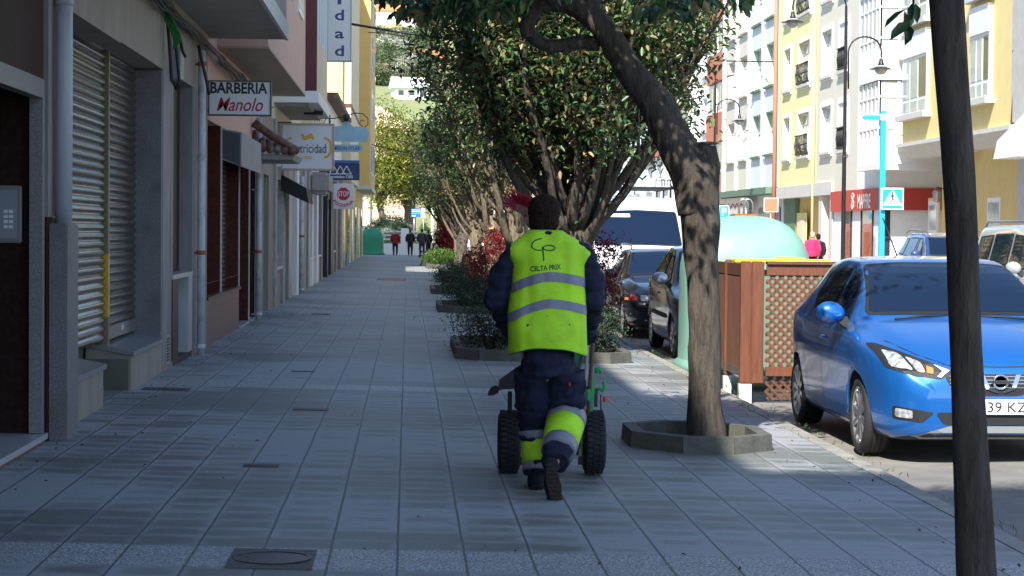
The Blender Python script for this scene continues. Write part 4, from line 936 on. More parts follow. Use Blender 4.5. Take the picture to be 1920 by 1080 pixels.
# buildings and wall closing the view beyond the cross street
for (x0, x1, y, H, m, lab) in ((16, 60, 205, 9, 'plaster_white', 'white building closing the street beyond the crossing on the right'), (6, 15.5, 215, 5.5, 'plaster_white', 'low white house glimpsed between the tree trunks'), (-30, -3.0, 165, 4.6, 'plaster_sand', 'low sand coloured house behind the hedge at the street end')):
    g = empty('far_house', ((x0+x1)/2, y, 0), lab, 'house'); mb = MB(); mb.box(x0, x1, y, y+10, -.3, H, m); mb.build('wall', None, g)
    mb = MB(); mb.prism([(y-.5, H), (y+10.5, H), (y+5, H+2.2)], 'x', x0-.4, x1+.4, 'roof_orange'); mb.build('roof', None, g)
    for k in range(int((x1-x0)/4)):
        mb = MB(); mb.box(x0+1.5+k*4, x0+2.7+k*4, y-.03, y+.02, 1.2, 2.8, 'glass_dark'); mb.build('window', None, g)
# warehouse with peach roof + plain pale wall
g = empty('warehouse', (-6, 190, 0), 'peach coloured warehouse wall and roof above the yellow tree', 'warehouse')
mb = MB(); zz = at(715, 195, 195).z; z2 = at(715, 240, 190).z
mb.box(-25, at(763, 200, 190).x, 190, 215, -.3, z2, 'plaster_peach') if 'plaster_peach' in MATS else mb.box(-25, at(763, 200, 190).x, 190, 215, -.3, z2, mat('plaster_peach', (.70, .50, .36), .8))
mb.build('wall', None, g)
xe = at(763, 200, 190).x
mb = MB(); mb.hexa([(-25, 189.6, z2), (xe+.3, 189.6, z2), (xe+.3, 215, z2), (-25, 215, z2), (-25, 200, z2+2.6), (xe-2.5, 200, z2+2.6), (xe-2.5, 215, z2+2.6), (-25, 215, z2+2.6)], mat('roof_peach', (.82, .58, .40), .8)); mb.build('roof', None, g)
# ------------------------------------------------------------------ vegetation
import array
def leaf_mesh(name, pts, size, m, droop=.3, rnd=None, seed=1, aspect=.45, up=None):
    """pts: positions; every leaf is a folded pointed blade of its own"""
    R = random.Random(seed); v = array.array('f'); idx = array.array('i'); n = 0
    loops = array.array('i')
    for p in pts:
        L_ = size*R.uniform(.7, 1.25); W = L_*aspect
        a = R.uniform(0, 2*pi); e = R.gauss(-droop, .55)
        d = Vector((cos(a)*cos(e), sin(a)*cos(e), sin(e)))
        s = d.cross(Vector((R.uniform(-.6, .6), R.uniform(-.6, .6), 1))).normalized(); nn = s.cross(d).normalized()
        o = Vector(p); c = nn*W*.22
        for q in (o, o+d*L_*.35+s*W*.5+c, o+d*L_*.75+s*W*.36+c*.6, o+d*L_-nn*L_*.12, o+d*L_*.75-s*W*.36+c*.6, o+d*L_*.35-s*W*.5+c): v.extend(q)
        idx.extend((n, n+1, n+2, n+3, n, n+3, n+4, n+5)); n += 6
    me = bpy.data.meshes.new(name); nv = len(v)//3; nf = len(idx)//4
    me.vertices.add(nv); me.vertices.foreach_set('co', v); me.loops.add(len(idx)); me.loops.foreach_set('vertex_index', idx)
    me.polygons.add(nf); me.polygons.foreach_set('loop_start', array.array('i', range(0, nf*4, 4))); me.update(calc_edges=True); me.validate()
    me.materials.append(MATS[m]); return me
def crown_pts(c, r, nclump, per, seed, spread=.22, shell=.45, flat=0, lump=.18):
    R = random.Random(seed); out = []
    for k in range(nclump):
        while True:
            d = Vector((R.gauss(0, 1), R.gauss(0, 1), R.gauss(0, 1)))
            if d.length > .1: break
        d.normalize(); t = shell+(1-shell)*R.random()**.55
        t *= 1+lump*noise.noise(d*2.3+Vector((seed, 0, 0)))*1.8
        q = Vector((d.x*r[0]*t, d.y*r[1]*t, d.z*r[2]*t))
        if flat and q.z < -r[2]*flat: q.z = -r[2]*flat+R.uniform(-.1, .15)
        q += Vector(c); sp = spread*R.uniform(.6, 1.3)
        for j in range(per): out.append(q+Vector((R.gauss(0, sp), R.gauss(0, sp), R.gauss(0, sp*.8))))
    return out
def vase_trunk(h, r0, n, reach, zc, seed, tw=1.0, z_end=None):
    """trunk and rising limbs as one mesh"""
    R = random.Random(seed); mb = MB()
    mb.tube([(0, 0, -.1), (0, 0, .12), (.02, .01, h*.5), (0, .02, h*.85), (.02, 0, h*1.12)], [r0*1.5, r0*1.1, r0, r0*1.12, r0*.9], 16, nz=.22, nsc=4, seed=seed)
    for k in range(n):
        a = 2*pi*k/n+R.uniform(-.3, .3); b0 = R.uniform(.7, 1.05)*h; R1 = reach*R.uniform(.45, 1.0); ze = zc*R.uniform(.85, 1.15)
        r = r0*R.uniform(.22, .40); P0 = Vector((cos(a)*r0*.4, sin(a)*r0*.4, b0)); P3 = Vector((cos(a)*R1, sin(a)*R1, ze))
        P1 = P0+Vector((cos(a)*R1*.55, sin(a)*R1*.55, (ze-b0)*.22)); P2 = P3+Vector((-cos(a)*R1*.15, -sin(a)*R1*.15, -(ze-b0)*.4))
        pts = []
        for i in range(10):
            t = i/9; p = P0*(1-t)**3+P1*3*t*(1-t)**2+P2*3*t*t*(1-t)+P3*t**3
            p += Vector((noise.noise(Vector((k*3+t*4, seed, 0))), noise.noise(Vector((k*3+t*4, seed, 5))), 0))*.11; pts.append(p)
        mb.tube(pts, [r*(1-.62*i/9) for i in range(10)], 8, nz=.18, nsc=6, seed=k)
        for j in range(4):
            i0 = R.randint(4, 8); p = pts[i0]; aa = a+R.uniform(-1.3, 1.3); l = R.uniform(.5, 1.1)
            q = [p, p+Vector((cos(aa)*l*.3, sin(aa)*l*.3, l*.35)), p+Vector((cos(aa)*l*.5, sin(aa)*l*.5, l*.8)), p+Vector((cos(aa)*l*.75, sin(aa)*l*.75, l*1.25))]
            rr = r*(1-.62*i0/9)*.6; mb.tube(q, [rr, rr*.8, rr*.55, rr*.25], 6, nz=.15, nsc=6)
    return mb
TX = 2.12
tree_ys = [26.3, 39.5, 52, 64.5, 77, 89, 101, 113]
def street_tree(loc, seed, label, tm, cm, r=(1.9, 1.9, 1.55), zc=4.55, h=1.75, r0=.20, n=13, clumps=260, per=42, size=.115, twigs=True, leafm='leaf', flat=.72):
    root = empty('street_tree', loc, label, 'tree', 'trees lining the kerb side of the pavement')
    mb = vase_trunk(h, r0, n, r[0]*.82, zc, seed); link('trunk', setmat(mb.mesh('trunk'), tm), root)
    pts = crown_pts((0, 0, zc), r, clumps, per, seed, .2, .35, flat)
    link('crown', leaf_mesh('crown', pts, size, leafm, .25, seed=seed), root)
    return root
t3 = street_tree((TX+.02, 26.3, gz(TX)), 11, 'dense dark vase shaped tree directly behind the sweeper, many twisted limbs', 'bark', 'leaf', r0=.205, n=30, clumps=760, per=42, size=.10, leafm='leaf_dry', r=(2.0, 1.95, 2.0), zc=4.35, flat=.88)
tA = street_tree((TX-.02, 39.5, gz(TX)), 23, 'second tree beyond the sweeper with mottled trunk and dry tinted leaves', 'bark_pale', 'leaf', r=(1.85, 1.9, 1.5), zc=4.3, leafm='leaf_dry', clumps=240)
tB = street_tree((TX+.02, 52, gz(TX)), 37, 'third tree beyond the sweeper with pale trunk and round pruning scars', 'bark_pale', 'leaf', r=(1.8, 1.8, 1.5), zc=4.0, leafm='leaf', clumps=240)
mb = MB()
for (px, py, r) in ((925, 430, .085), (933, 409, .06)):
    c = at(px-4, py-5, 51.76); mb.lathe([(r, .0), (r, -.05), (r*.7, -.055), (r*.6, -.02), (.001, -.02)], c, 'y', 14)
sc_ = link('pruning_scar', setmat(mb.mesh('pruning_scar', None, wloc(tB)), 'wood_light'), tB)
index_children()
labs = ['fourth tree beyond the sweeper in the kerb row', 'fifth tree beyond the sweeper, behind the bright green shrub', 'sixth tree beyond the sweeper in the kerb row', 'seventh tree beyond the sweeper, near the end of the row', 'last tree of the kerb row before the white wall']
for i, y in enumerate((64.5, 77, 89, 101, 113)):
    c = copy_tree(tA if i % 2 == 0 else t3, label=labs[i]); c.location = (TX+.05*(-1)**i, y, gz(TX)); c.rotation_euler.z = 1.3+i*1.9; s = (.93, .97, .9, .95, .92)[i]; c.scale = (s, s, s)
# leaning foreground tree
T1Y = 15.4
ft = empty('leaning_tree', at(1324, 836, T1Y), 'leaning foreground tree in a stone ring with a sawn stump on its right', 'tree')
def px_tube(mb, lst, Y, n=18, nz=.1, dy=None, nsc=5, seed=0):
    pts = []; rs = []
    for i, q in enumerate(lst):
        yy = Y+(q[3] if len(q) > 3 else 0); pts.append(at(q[0], q[1], yy)); rs.append(q[2]*.5*yy/F)
    # densify
    P = []; Rr = []
    for i in range(len(pts)-1):
        p0 = pts[max(i-1, 0)]; p1 = pts[i]; p2 = pts[i+1]; p3 = pts[min(i+2, len(pts)-1)]
        for k in range(5):
            t = k/5; P.append(.5*((2*p1)+(p2-p0)*t+(2*p0-5*p1+4*p2-p3)*t*t+(-p0+3*p1-3*p2+p3)*t**3)); Rr.append(rs[i]*(1-t)+rs[i+1]*t)
    P.append(pts[-1]); Rr.append(rs[-1])
    mb.tube(P, Rr, n, nz=nz, nsc=nsc, seed=seed)
mb = MB()
px_tube(mb, [(1326, 850, 92), (1325, 815, 72), (1322, 760, 63), (1322, 650, 60), (1318, 540, 60), (1314, 450, 66), (1312, 390, 76), (1310, 340, 82), (1318, 300, 62), (1322, 272, 44)], T1Y, 22, .16, seed=2)
px_tube(mb, [(1306, 400, 70), (1296, 340, 74), (1278, 290, 72), (1256, 245, 66), (1238, 208, 68), (1215, 178, 62), (1190, 145, 54), (1165, 105, 50), (1140, 65, 48), (1112, 32, 46), (1085, 12, 44), (1050, 2, 42), (1010, 10, 32), (985, 48, 22), (990, 70, 20)], T1Y, 20, .13, seed=5)
px_tube(mb, [(1125, 84, 24), (1095, 78, 25), (1060, 84, 26), (1030, 86, 26), (1003, 74, 25), (992, 52, 22), (1000, 25, 23), (1020, 0, 26), (1045, -40, 24), (1050, -110, 20, .3)], T1Y+.05, 14, .12, seed=9)
px_tube(mb, [(1100, 30, 42), (1110, 0, 38), (1130, -50, 34, .1), (1140, -130, 28, .3), (1160, -230, 18, .5)], T1Y, 12, .12, seed=12)
px_tube(mb, [(1050, 10, 34), (1020, -20, 30, -.1), (960, -60, 26, -.3), (900, -110, 20, -.5), (840, -140, 12, -.7)], T1Y, 12, .12, seed=14)
mb.build('trunk', 'bark', ft)
mb = MB(); c = at(1322, 271, T1Y); mb.lathe([(.088, 0), (.09, .012), (.06, .02), (.01, .016)], c, n=14); mb.build('stump_top', 'bark_pale', ft)
pts = crown_pts(at(990, -440, T1Y-1.7), (1.75, 1.25, 1.2), 230, 34, 5, .22, .3, .78)
R = random.Random(4)
for (x0, x1, yb, n) in ((705, 760, 8, 40), (750, 800, 38, 90), (800, 870, 26, 110), (860, 960, 34, 160), (940, 1010, 14, 80), (1190, 1290, 34, 130), (1285, 1345, 20, 60), (1360, 1410, 18, 30), (1030, 1100, -5, 60)):
    for k in range(n):
        px = R.uniform(x0, x1); py = yb-abs(R.gauss(0, 1))*22*(1-abs((px-(x0+x1)/2)/(x1-x0))); Y_ = T1Y+R.uniform(-.9, .5)
        pts.append(at(px, py-14, Y_))
link('crown', (lambda me: me)(leaf_mesh('crown', [p-wloc(ft) for p in pts], .115, 'leaf', .75, seed=8)), ft)
# foreground trunk on the right
T2Y = 8.1
f2 = empty('slender_tree', at(1846, 1190, T2Y), 'slim dark smooth trunk in the right foreground crossing the blue car', 'tree')
mb = MB(); px_tube(mb, [(1852, 1215, 120), (1846, 1180, 92), (1832, 1085, 78), (1823, 900, 68), (1811, 650, 61), (1801, 380, 60), (1789, 200, 64), (1776, 20, 66), (1765, -120, 66), (1750, -330, 60), (1735, -560, 52), (1700, -900, 40, .3)], T2Y, 20, .05, nsc=3, seed=3)
px_tube(mb, [(1750, -330, 40), (1680, -500, 36, .2), (1600, -760, 28, .5)], T2Y, 12, .1); px_tube(mb, [(1740, -450, 40), (1840, -640, 32, -.2), (1900, -860, 24, -.3)], T2Y, 12, .1)
mb.build('trunk', 'bark_dark', f2)
pts = crown_pts(at(1560, -1250, T2Y-1)+Vector((0, 0, .3)), (1.4, 1.3, 1.0), 120, 34, 15, .2, .3, .8)
for k in range(11): pts.append(at(R.uniform(1690, 1722), R.uniform(4, 44), T2Y-.4+R.uniform(-.05, .05)))
link('crown', leaf_mesh('crown', [p-wloc(f2) for p in pts], .085, 'leaf', .9, seed=18), f2)
mb = MB(); mb.tube([at(1712, 20, T2Y-.4), at(1716, -60, T2Y-.35), at(1730, -200, T2Y-.2), at(1745, -330, T2Y)], [.004, .006, .01, .015], 6); mb.build('twig', 'bark_dark', f2)
# planted rings
def ring(x0, x1, y0, y1, h=.13, t=.11, cut=.28, label='', soil=True):
    root = empty('planter_ring', ((x0+x1)/2, y0, gz((x0+x1)/2)), label, 'planter', 'stone rings round the street trees')
    def oc(x0, x1, y0, y1, c): return [(x0+c, y0), (x1-c, y0), (x1, y0+c), (x1, y1-c), (x1-c, y1), (x0+c, y1), (x0, y1-c), (x0, y0+c)]
    o = oc(x0, x1, y0, y1, cut); i_ = oc(x0+t, x1-t, y0+t, y1-t, cut*.8); mb = MB()
    for k in range(8):
        a, b_, c, d = o[k], o[(k+1) % 8], i_[(k+1) % 8], i_[k]
        g = lambda p, z: (p[0], p[1], gz(p[0])+z); e = lambda p, q, f: (p[0]+(q[0]-p[0])*f, p[1]+(q[1]-p[1])*f)
        a2, b2_ = e(a, b_, .006), e(b_, a, .006)
        mb.hexa([g(a2, -.05), g(b2_, -.05), g(c, -.05), g(d, -.05), g(e(a2, d, .12), h), g(e(b2_, c, .12), h), g(c, h), g(d, h)])
        mb.v[-8:] = mb.v[-8:]
    mb.build('stone_edging', 'concrete_dark', root)
    if soil: mb = MB(); mb.prism([(x+(.5 if x < (x0+x1)/2 else -.5)*0, y) for x, y in i_], 'z', gz(x0)-.06, gz(x0)+.015); mb.build('soil_bed', 'soil', root)
    return root
ring(1.64, 2.70, 14.6, 15.95, h=.12, cut=.34, label='low dark stone ring around the leaning foreground tree, nearest of the rings')
ring(.58, 2.75, 24.6, 28.0, label='stone ring with a round green shrub, just left of the sweeper')
ring(.58, 2.75, 38.6, 42.0, label='second planted stone ring beyond the sweeper, dark bushes spilling out')
ring(.58, 2.75, 49.6, 53.6, label='stone ring in front of the ornate bench, farthest of the shaded rings')
ring(.75, 2.75, 82, 86, h=.2, label='sunlit pale stone ring holding the bright green shrub')
def shrub(name, c, r, n, per, m, size, label, group=None, droop=-.2, sp=.1, cat='shrub'):
    root = empty(name, (c[0], c[1], gz(c[0])), label, cat, group)
    pts = crown_pts((0, 0, c[2]), r, n, per, int(c[1]*7) % 91, sp, .55, .8, .25)
    link('foliage', leaf_mesh('foliage', pts, size, m, droop, seed=int(c[0]*30+c[1]*3)), root)
    R = random.Random(int(c[1])); mb = MB()
    for k in range(9):
        a = R.uniform(0, 2*pi); q = Vector((cos(a)*r[0]*.7, sin(a)*r[1]*.7, c[2]+r[2]*R.uniform(0, .6))); mb.tube([(0, 0, -.05), q*.4+Vector((0, 0, .05)), q], [.018, .012, .005], 5)
    link('stems', setmat(mb.mesh('stems'), 'bark'), root); return root
gr = 'shrubs in the rings along the kerb'
shrub('green_shrub', (1.05, 25.7, .38), (.42, .5, .36), 130, 34, 'leaf_shrub', .038, 'round grey green shrub in the ring left of the sweeper', gr)
shrub('green_shrub', (2.35, 25.9, .33), (.38, .5, .32), 110, 30, 'leaf_shrub', .038, 'small green shrub in the ring right of the sweeper, by his glove', gr)
shrub('green_shrub', (1.25, 40.1, .34), (.5, .9, .32), 120, 30, 'leaf_shrub', .05, 'dark spreading shrub in the second ring beyond the sweeper', gr)
shrub('green_shrub', (1.5, 51.5, .35), (.6, 1.2, .33), 120, 30, 'leaf_shrub', .06, 'dark low shrub in the ring before the ornate bench', gr)
shrub('green_shrub', (1.35, 62, .3), (.6, 1.2, .3), 90, 30, 'leaf_shrub', .06, 'dark shrub just behind the ornate bench', gr)
shrub('green_shrub', (1.35, 84, .42), (.62, 1.3, .33), 110, 34, 'leaf_bright', .08, 'bright sunlit green shrub in the pale stone ring', gr)
gr = 'red leaved shrubs between the trees and cars'
shrub('red_shrub', (2.62, 29.0, .85), (.36, .7, .72), 110, 26, 'leaf_red', .06, 'red leaved shrub right of the sweeper, before the black car', gr, -.4)
shrub('red_shrub', (1.98, 46.0, .8), (.62, 1.1, .72), 130, 28, 'leaf_red', .075, 'red leaved shrub left of the sweeper shoulder', gr, -.4)
shrub('red_shrub', (2.75, 43.0, .85), (.4, .9, .8), 90, 28, 'leaf_red', .075, 'red leaved shrub half hidden behind the sweeper, kerb side', gr, -.4)
shrub('red_shrub', (1.95, 98.0, 1.0), (.6, 1.4, 1.0), 160, 28, 'leaf_red', .12, 'far red shrub standing over the bright green shrub', gr, -.4)
# grass tufts along the kerb
pts = []; R = random.Random(9)
for k in range(900):
    y = R.uniform(9, 34); w_ = noise.noise(Vector((y*.9, 0, 3)))
    if w_ < -.05: continue
    pts.append((KX+R.choice((-.02, .15, .17))+R.gauss(0, .02), y, gz(KX+.3)+.0 if R.random() < .5 else -.055))
g_ = link('kerb_grass', leaf_mesh('kerb_grass', pts, .035, 'leaf_grass', -1.1, seed=3, aspect=.18)); props(g_, 'thin green weeds growing in the joint along the kerb', 'grass', None, 'stuff')
pts = []; R = random.Random(31)
for k in range(260):
    y = R.uniform(8.5, 40); x = R.choice((R.uniform(-2.45, 3.0), R.gauss(-2.3, .12), R.gauss(2.9, .2))); pts.append((x, y, gz(x)+.006))
g_ = link('fallen_leaves', leaf_mesh('fallen_leaves', pts, .028, 'leaf_litter', 0, seed=5, aspect=.5)); props(g_, 'tiny dead leaves and crumbs scattered over the shaded pavement', 'leaf litter', None, 'stuff')
# trees, hedge and hill at the street end
def round_tree(loc, r, zc, h, r0, m, n, per, size, label, seed, name='broadleaf_tree', cat='tree', lean=0, group=None, tm='bark', sp=.5):
    root = empty(name, loc, label, cat, group)
    mb = MB(); mb.tube([(0, 0, -.3), (lean*.3, 0, h*.4), (lean, 0, h), (lean*1.3, 0, zc)], [r0*1.3, r0, r0*.8, r0*.4], 10, nz=.15)
    R = random.Random(seed)
    for k in range(7):
        a = R.uniform(0, 2*pi); b0 = Vector((lean*.8, 0, h*R.uniform(.6, 1))); e = Vector((cos(a)*r[0]*.75, sin(a)*r[1]*.75, zc+r[2]*R.uniform(-.2, .7))); mb.tube([b0, (b0+e)/2+Vector((0, 0, -.3)), e], [r0*.5, r0*.35, r0*.12], 6, nz=.15)
    link('trunk', setmat(mb.mesh('trunk'), tm), root)
    link('crown', leaf_mesh('crown', crown_pts((0, 0, zc), r, n, per, seed, sp, .3, .8, .3), size, m, .2, seed=seed), root); return root
round_tree(Vector((-1.4, 160, -.3)), (2.7, 2.2, 4.2), 7.4, 4.2, .28, 'leaf_yellow', 330, 26, .26, 'yellow green tree over the hedge at the street end', 3, lean=-.9)
round_tree(Vector((.2, 162, -.3)), (2.4, 2.2, 3.0), 6.6, 5, .5, 'leaf', 170, 26, .24, 'thick dark trunked tree right of the yellow green one', 5, tm='bark')
round_tree(Vector((2.6, 168, -.3)), (2.4, 2.2, 2.4), 5.4, 4, .22, 'leaf_yellow', 130, 26, .24, 'pale leaved tree behind the blue road sign', 6)
def mound(name, c, r, m, n, per, size, label, seed=1, cat='hedge'):
    root = props(link(name, leaf_mesh(name, crown_pts((0, 0, c[2]), r, n, per, seed, .14, .8, .9, .05), size, m, -.2, seed=seed), None, (c[0], c[1], -.3)), label, cat)
    q = MB(); q.ell((0, 0, c[2]), (r[0]*.86, r[1]*.86, r[2]*.86), None, 10); link('inner_growth', setmat(q.mesh('inner_growth'), m), root); return root
mound('round_hedge', (-1.25, 140, 1.0), (1.75, 1.2, 1.75), 'leaf_shrub', 420, 22, .14, 'large rounded clipped hedge behind the white wall')
mound('garden_bush', (-3.0, 149, .6), (.5, .6, 1.5), 'leaf_bright', 90, 22, .14, 'bright green upright bush left of the rounded hedge', 4, 'bush')
mound('garden_bush', (1.3, 152, 1.0), (.7, .6, 1.2), 'leaf_bright', 90, 22, .14, 'bright green bush below the blue road sign', 6, 'bush')
# hill
mb = MB(); nx, ny = 60, 40; vs = []
def hz(x, y): return max(-.44, (y-262)*.17+6*noise.noise(Vector((x*.008, y*.008, 0)))*min(1, (y-262)/60)+2*noise.noise(Vector((x*.03, y*.03, 2)))*min(1, (y-262)/60)-.45*(1-min(1, (y-262)/20)))
for j in range(ny+1):
    for i in range(nx+1): x = -420+840*i/nx; y = 262+700*j/ny; vs.append((x, y, hz(x, y)))
mb.add(vs, [(j*(nx+1)+i, j*(nx+1)+i+1, (j+1)*(nx+1)+i+1, (j+1)*(nx+1)+i) for j in range(ny) for i in range(nx)], None, True)
mat('meadow', (.24, .27, .12), .95, var=.35, scale=.02, stain=((.30, .24, .10), .035, .8)); mb.build('hillside', 'meadow', kind='structure')
R = random.Random(12)
leafmat('leaf_hill', [(0, (.10, .15, .07)), (.4, (.17, .22, .10)), (.8, (.26, .28, .14))], .6, .3)
leafmat('leaf_blossom', [(0, (.5, .5, .42)), (.5, (.6, .6, .52)), (.8, (.25, .28, .14))], .6, .3)
hl = [(704, 150, 'a'), (716, 84, 'g'), (722, 100, 'b'), (735, 88, 'g'), (748, 108, 'b'), (758, 84, 'g'), (770, 118, 'g'), (742, 130, 'g'), (712, 132, 'g'), (784, 96, 'g'), (798, 128, 'g'), (765, 135, 'b'), (730, 112, 'g'), (790, 150, 'g'), (806, 90, 'g'), (702, 106, 'b'), (784, 84, 'g'), (750, 88, 'g'), (810, 60, 'g'), (725, 128, 'a'), (702, 84, 'g'), (818, 110, 'g')]
proto = {}
names = {'a': ('dark', 'leaf_hill'), 'g': ('green', 'leaf_hill'), 'b': ('white blossoming', 'leaf_blossom')}
def hill_hit(px, py):
    d = ray(px, py); t = 262/d.y
    for _ in range(900):
        p = CP+d*t
        if p.z < hz(p.x, p.y): return p
        t += .9/d.y
    return CP+d*(600/d.y)
cnt = {}; hl += [(800, 30, 'g'), (700, 20, 'a'), (775, 15, 'g'), (700, 118, 'g'), (745, 96, 'g'), (760, 104, 'a'), (715, 112, 'g'), (780, 110, 'g')]
for i, (px, py, k) in enumerate(hl):
    p = hill_hit(px, py+10); s = p.y/560
    lab = {'b': 'white blossoming tree on the hillside', 'g': 'green bushy tree on the hillside', 'a': 'dark green bushy tree low on the hillside'}[k]
    if k not in proto:
        o = round_tree(p, (4.2, 3.5, 3.6), 3.2, 1.5, .3, names[k][1], 120, 18, .75, lab, 60+i, name='hillside_tree', group='%s trees on the hillside' % names[k][0], sp=.8); proto[k] = o; index_children()
    else: o = copy_tree(proto[k]); o.location = p
    o.rotation_euler.z = i*1.7; o.scale = (s, s, s*.9)
def house(px, py, w_, d, h, roofm, label, rot=0, nwin=3):
    p = hill_hit(px, py); root = empty('hillside_house', p, label, 'house')
    mb = MB(); mb.box(-w_/2, w_/2, 0, d, -3, h, 'plaster_white'); mb.build('wall', None, root, local=True)
    mb = MB(); mb.prism([(-.6, h), (d+.6, h), (d/2, h+2.4)], 'x', -w_/2-.5, w_/2+.5, roofm); mb.build('roof', None, root, local=True)
    for k in range(nwin): x = -w_/2+w_*(k+.5)/nwin; mb = MB(); mb.box(x-.6, x+.6, -.06, .04, h*.35, h*.75, 'glass_dark'); mb.build('window', None, root, local=True)
    root.rotation_euler.z = rot
house(732, 46, 15, 9, 4.2, 'roof_orange', 'white house with an orange roof high on the hillside', .1)
house(775, 50, 7, 7, 2.6, 'roof_orange', 'smaller white house right of the large orange roofed one on the hill', -.1, 2)
house(799, 128, 7, 6, 2.5, 'roof_orange', 'little orange roofed cottage beside the tree crown on the hill', 0, 2)
house(772, 186, 7, 5, 2.4, 'plaster_white', 'low white house at the foot of the hill', .2, 3)
house(707, 157, 4, 4, 2.4, 'tile_clay', 'tiny brown shed on the meadow', .2, 1)
mb = MB(); p = hill_hit(740, 64); mb.box(p.x-10, p.x+16, p.y, p.y+.6, p.z-1, p.z+1.3, 'plaster_white')
mb.build('garden_wall', None, None, loc=p, label='long pale garden wall below the orange roofed house on the hill', cat='wall')
# ------------------------------------------------------------------ vehicles
def paint(name, col, flake=.0, metal=.35, rough=.28):
    m = mat(name, col, rough, metal, var=.02, coat=1.0, spec=.5); return m
paint('paint_blue', (.010, .135, .48), metal=.45, rough=.32); paint('paint_black', (.008, .009, .012)); paint('paint_anthracite', (.035, .04, .055)); paint('paint_navy', (.03, .08, .24)); paint('paint_silver', (.55, .57, .62), metal=.5); paint('paint_white', (.80, .81, .82), metal=0)
def interp(keys, t):
    """smooth monotone-ish interpolation of [(t, v)]"""
    if t <= keys[0][0]: return keys[0][1]
    if t >= keys[-1][0]: return keys[-1][1]
    for i in range(len(keys)-1):
        if keys[i][0] <= t <= keys[i+1][0]:
            x0, y0 = keys[i]; x1, y1 = keys[i+1]; h = x1-x0; u = (t-x0)/h
            def sl(j):
                if j <= 0 or j >= len(keys)-1: return 0 if 0 < len(keys) and (j < 0 or j > len(keys)-1) else ((keys[min(j+1, len(keys)-1)][1]-keys[max(j-1, 0)][1])/(keys[min(j+1, len(keys)-1)][0]-keys[max(j-1, 0)][0]))
                a = (keys[j][1]-keys[j-1][1])/(keys[j][0]-keys[j-1][0]); b = (keys[j+1][1]-keys[j][1])/(keys[j+1][0]-keys[j][0])
                return 0 if a*b <= 0 else 2*a*b/(a+b)
            m0, m1 = sl(i), sl(i+1)
            return (2*u**3-3*u*u+1)*y0+(u**3-2*u*u+u)*h*m0+(-2*u**3+3*u*u)*y1+(u**3-u*u)*h*m1
def body_surface(S):
    """S: dict of key curves along y (0 = front). returns a closed dense mesh"""
    L_ = S['L']; ys = []; n = S.get('n', 90)
    for i in range(n+1):
        u = i/n; ys.append(L_*(u+.0*u) if 0 else L_*(.5-.5*cos(pi*u))*.35+L_*u*.65)
    rings = []
    for y in ys:
        zb = interp(S['zb'], y); zt = interp(S['zt'], y); bl = min(interp(S['belt'], y), zt-.02); hw = interp(S['hw'], y); tw = min(interp(S['tw'], y), hw*.97)
        cr = S.get('crown', .045); hm = bl-zb
        pts = [(0, zb), (hw*.78, zb), (hw*.93, zb+.05), (hw*.975, zb+hm*.28), (hw*.985, zb+hm*.5), (hw*1.0, zb+hm*.74), (hw*.985, bl-.05), (hw*.945, bl), (tw+(hw*.945-tw)*.45, bl+(zt-cr*1.2-bl)*.55), (tw, zt-cr*1.15), (tw-.09, zt-cr*.45), (tw*.5, zt-.008), (0, zt)]
        # catmull-rom
        out = []
        for i in range(len(pts)-1):
            p0 = pts[i-1] if i else (-pts[1][0], pts[1][1]); p1 = pts[i]; p2 = pts[i+1]; p3 = pts[i+2] if i+2 < len(pts) else (-pts[-2][0], pts[-2][1])
            for k in range(4):
                t = k/4; c_ = .4
                def cm(a, b, c, d):
                    m0, m1 = c_*(c-a), c_*(d-b); return (2*t**3-3*t*t+1)*b+(t**3-2*t*t+t)*m0+(-2*t**3+3*t*t)*c+(t**3-t*t)*m1
                out.append((max(0, cm(p0[0], p1[0], p2[0], p3[0])), cm(p0[1], p1[1], p2[1], p3[1])))
        out.append(pts[-1])
        rings.append([(x, y, z) for x, z in out]+[(-x, y, z) for x, z in out[-2:0:-1]])
    m = len(rings[0]); vs = [v for r in rings for v in r]; fs = []
    for i in range(n):
        for k in range(m): fs.append((i*m+k, i*m+(k+1) % m, (i+1)*m+(k+1) % m, (i+1)*m+k))
    fs += [tuple(range(m)), tuple(n*m+k for k in range(m-1, -1, -1))]
    return vs, fs
def decal(bvh, poly, axis, sgn, off=.004, step=.05, m=None, mb=None, sym=False, org=3.0):
    """patch with the given outline laid on the body: axis 'x' (side, poly in y,z), 'y' (front/rear, poly in x,z), 'z' (top, poly in x,y)"""
    polys = [poly]
    if sym: polys.append([(-p[0], p[1]) for p in poly][::-1])
    for pl in polys:
        bm = bmesh.new(); vs = [bm.verts.new((p[0], p[1], 0)) for p in pl]; bm.faces.new(vs)
        for ax in (0, 1):
            lo = min(p[ax] for p in pl); hi = max(p[ax] for p in pl); k = 1
            while lo+k*step < hi:
                co = [0, 0, 0]; co[ax] = lo+k*step; no = [0, 0, 0]; no[ax] = 1
                bmesh.ops.bisect_plane(bm, geom=bm.verts[:]+bm.edges[:]+bm.faces[:], plane_co=co, plane_no=no); k += 1
        bmesh.ops.triangulate(bm, faces=bm.faces[:])
        for v in bm.verts:
            a, b_ = v.co.x, v.co.y
            if axis == 'x': o = Vector((sgn*org, a, b_)); d = Vector((-sgn, 0, 0))
            elif axis == 'y': o = Vector((a, -org if sgn < 0 else 9, b_)); d = Vector((0, 1 if sgn < 0 else -1, 0))
            else: o = Vector((a, b_, org)); d = Vector((0, 0, -1))
            h = bvh.ray_cast(o, d)
            if h[0] is None:
                h = bvh.find_nearest(o+d*org)
            nn = h[1] if h[1].dot(d) < 0 else -h[1]
            v.co = h[0]+nn*off
        mb.bm(bm, m, False)
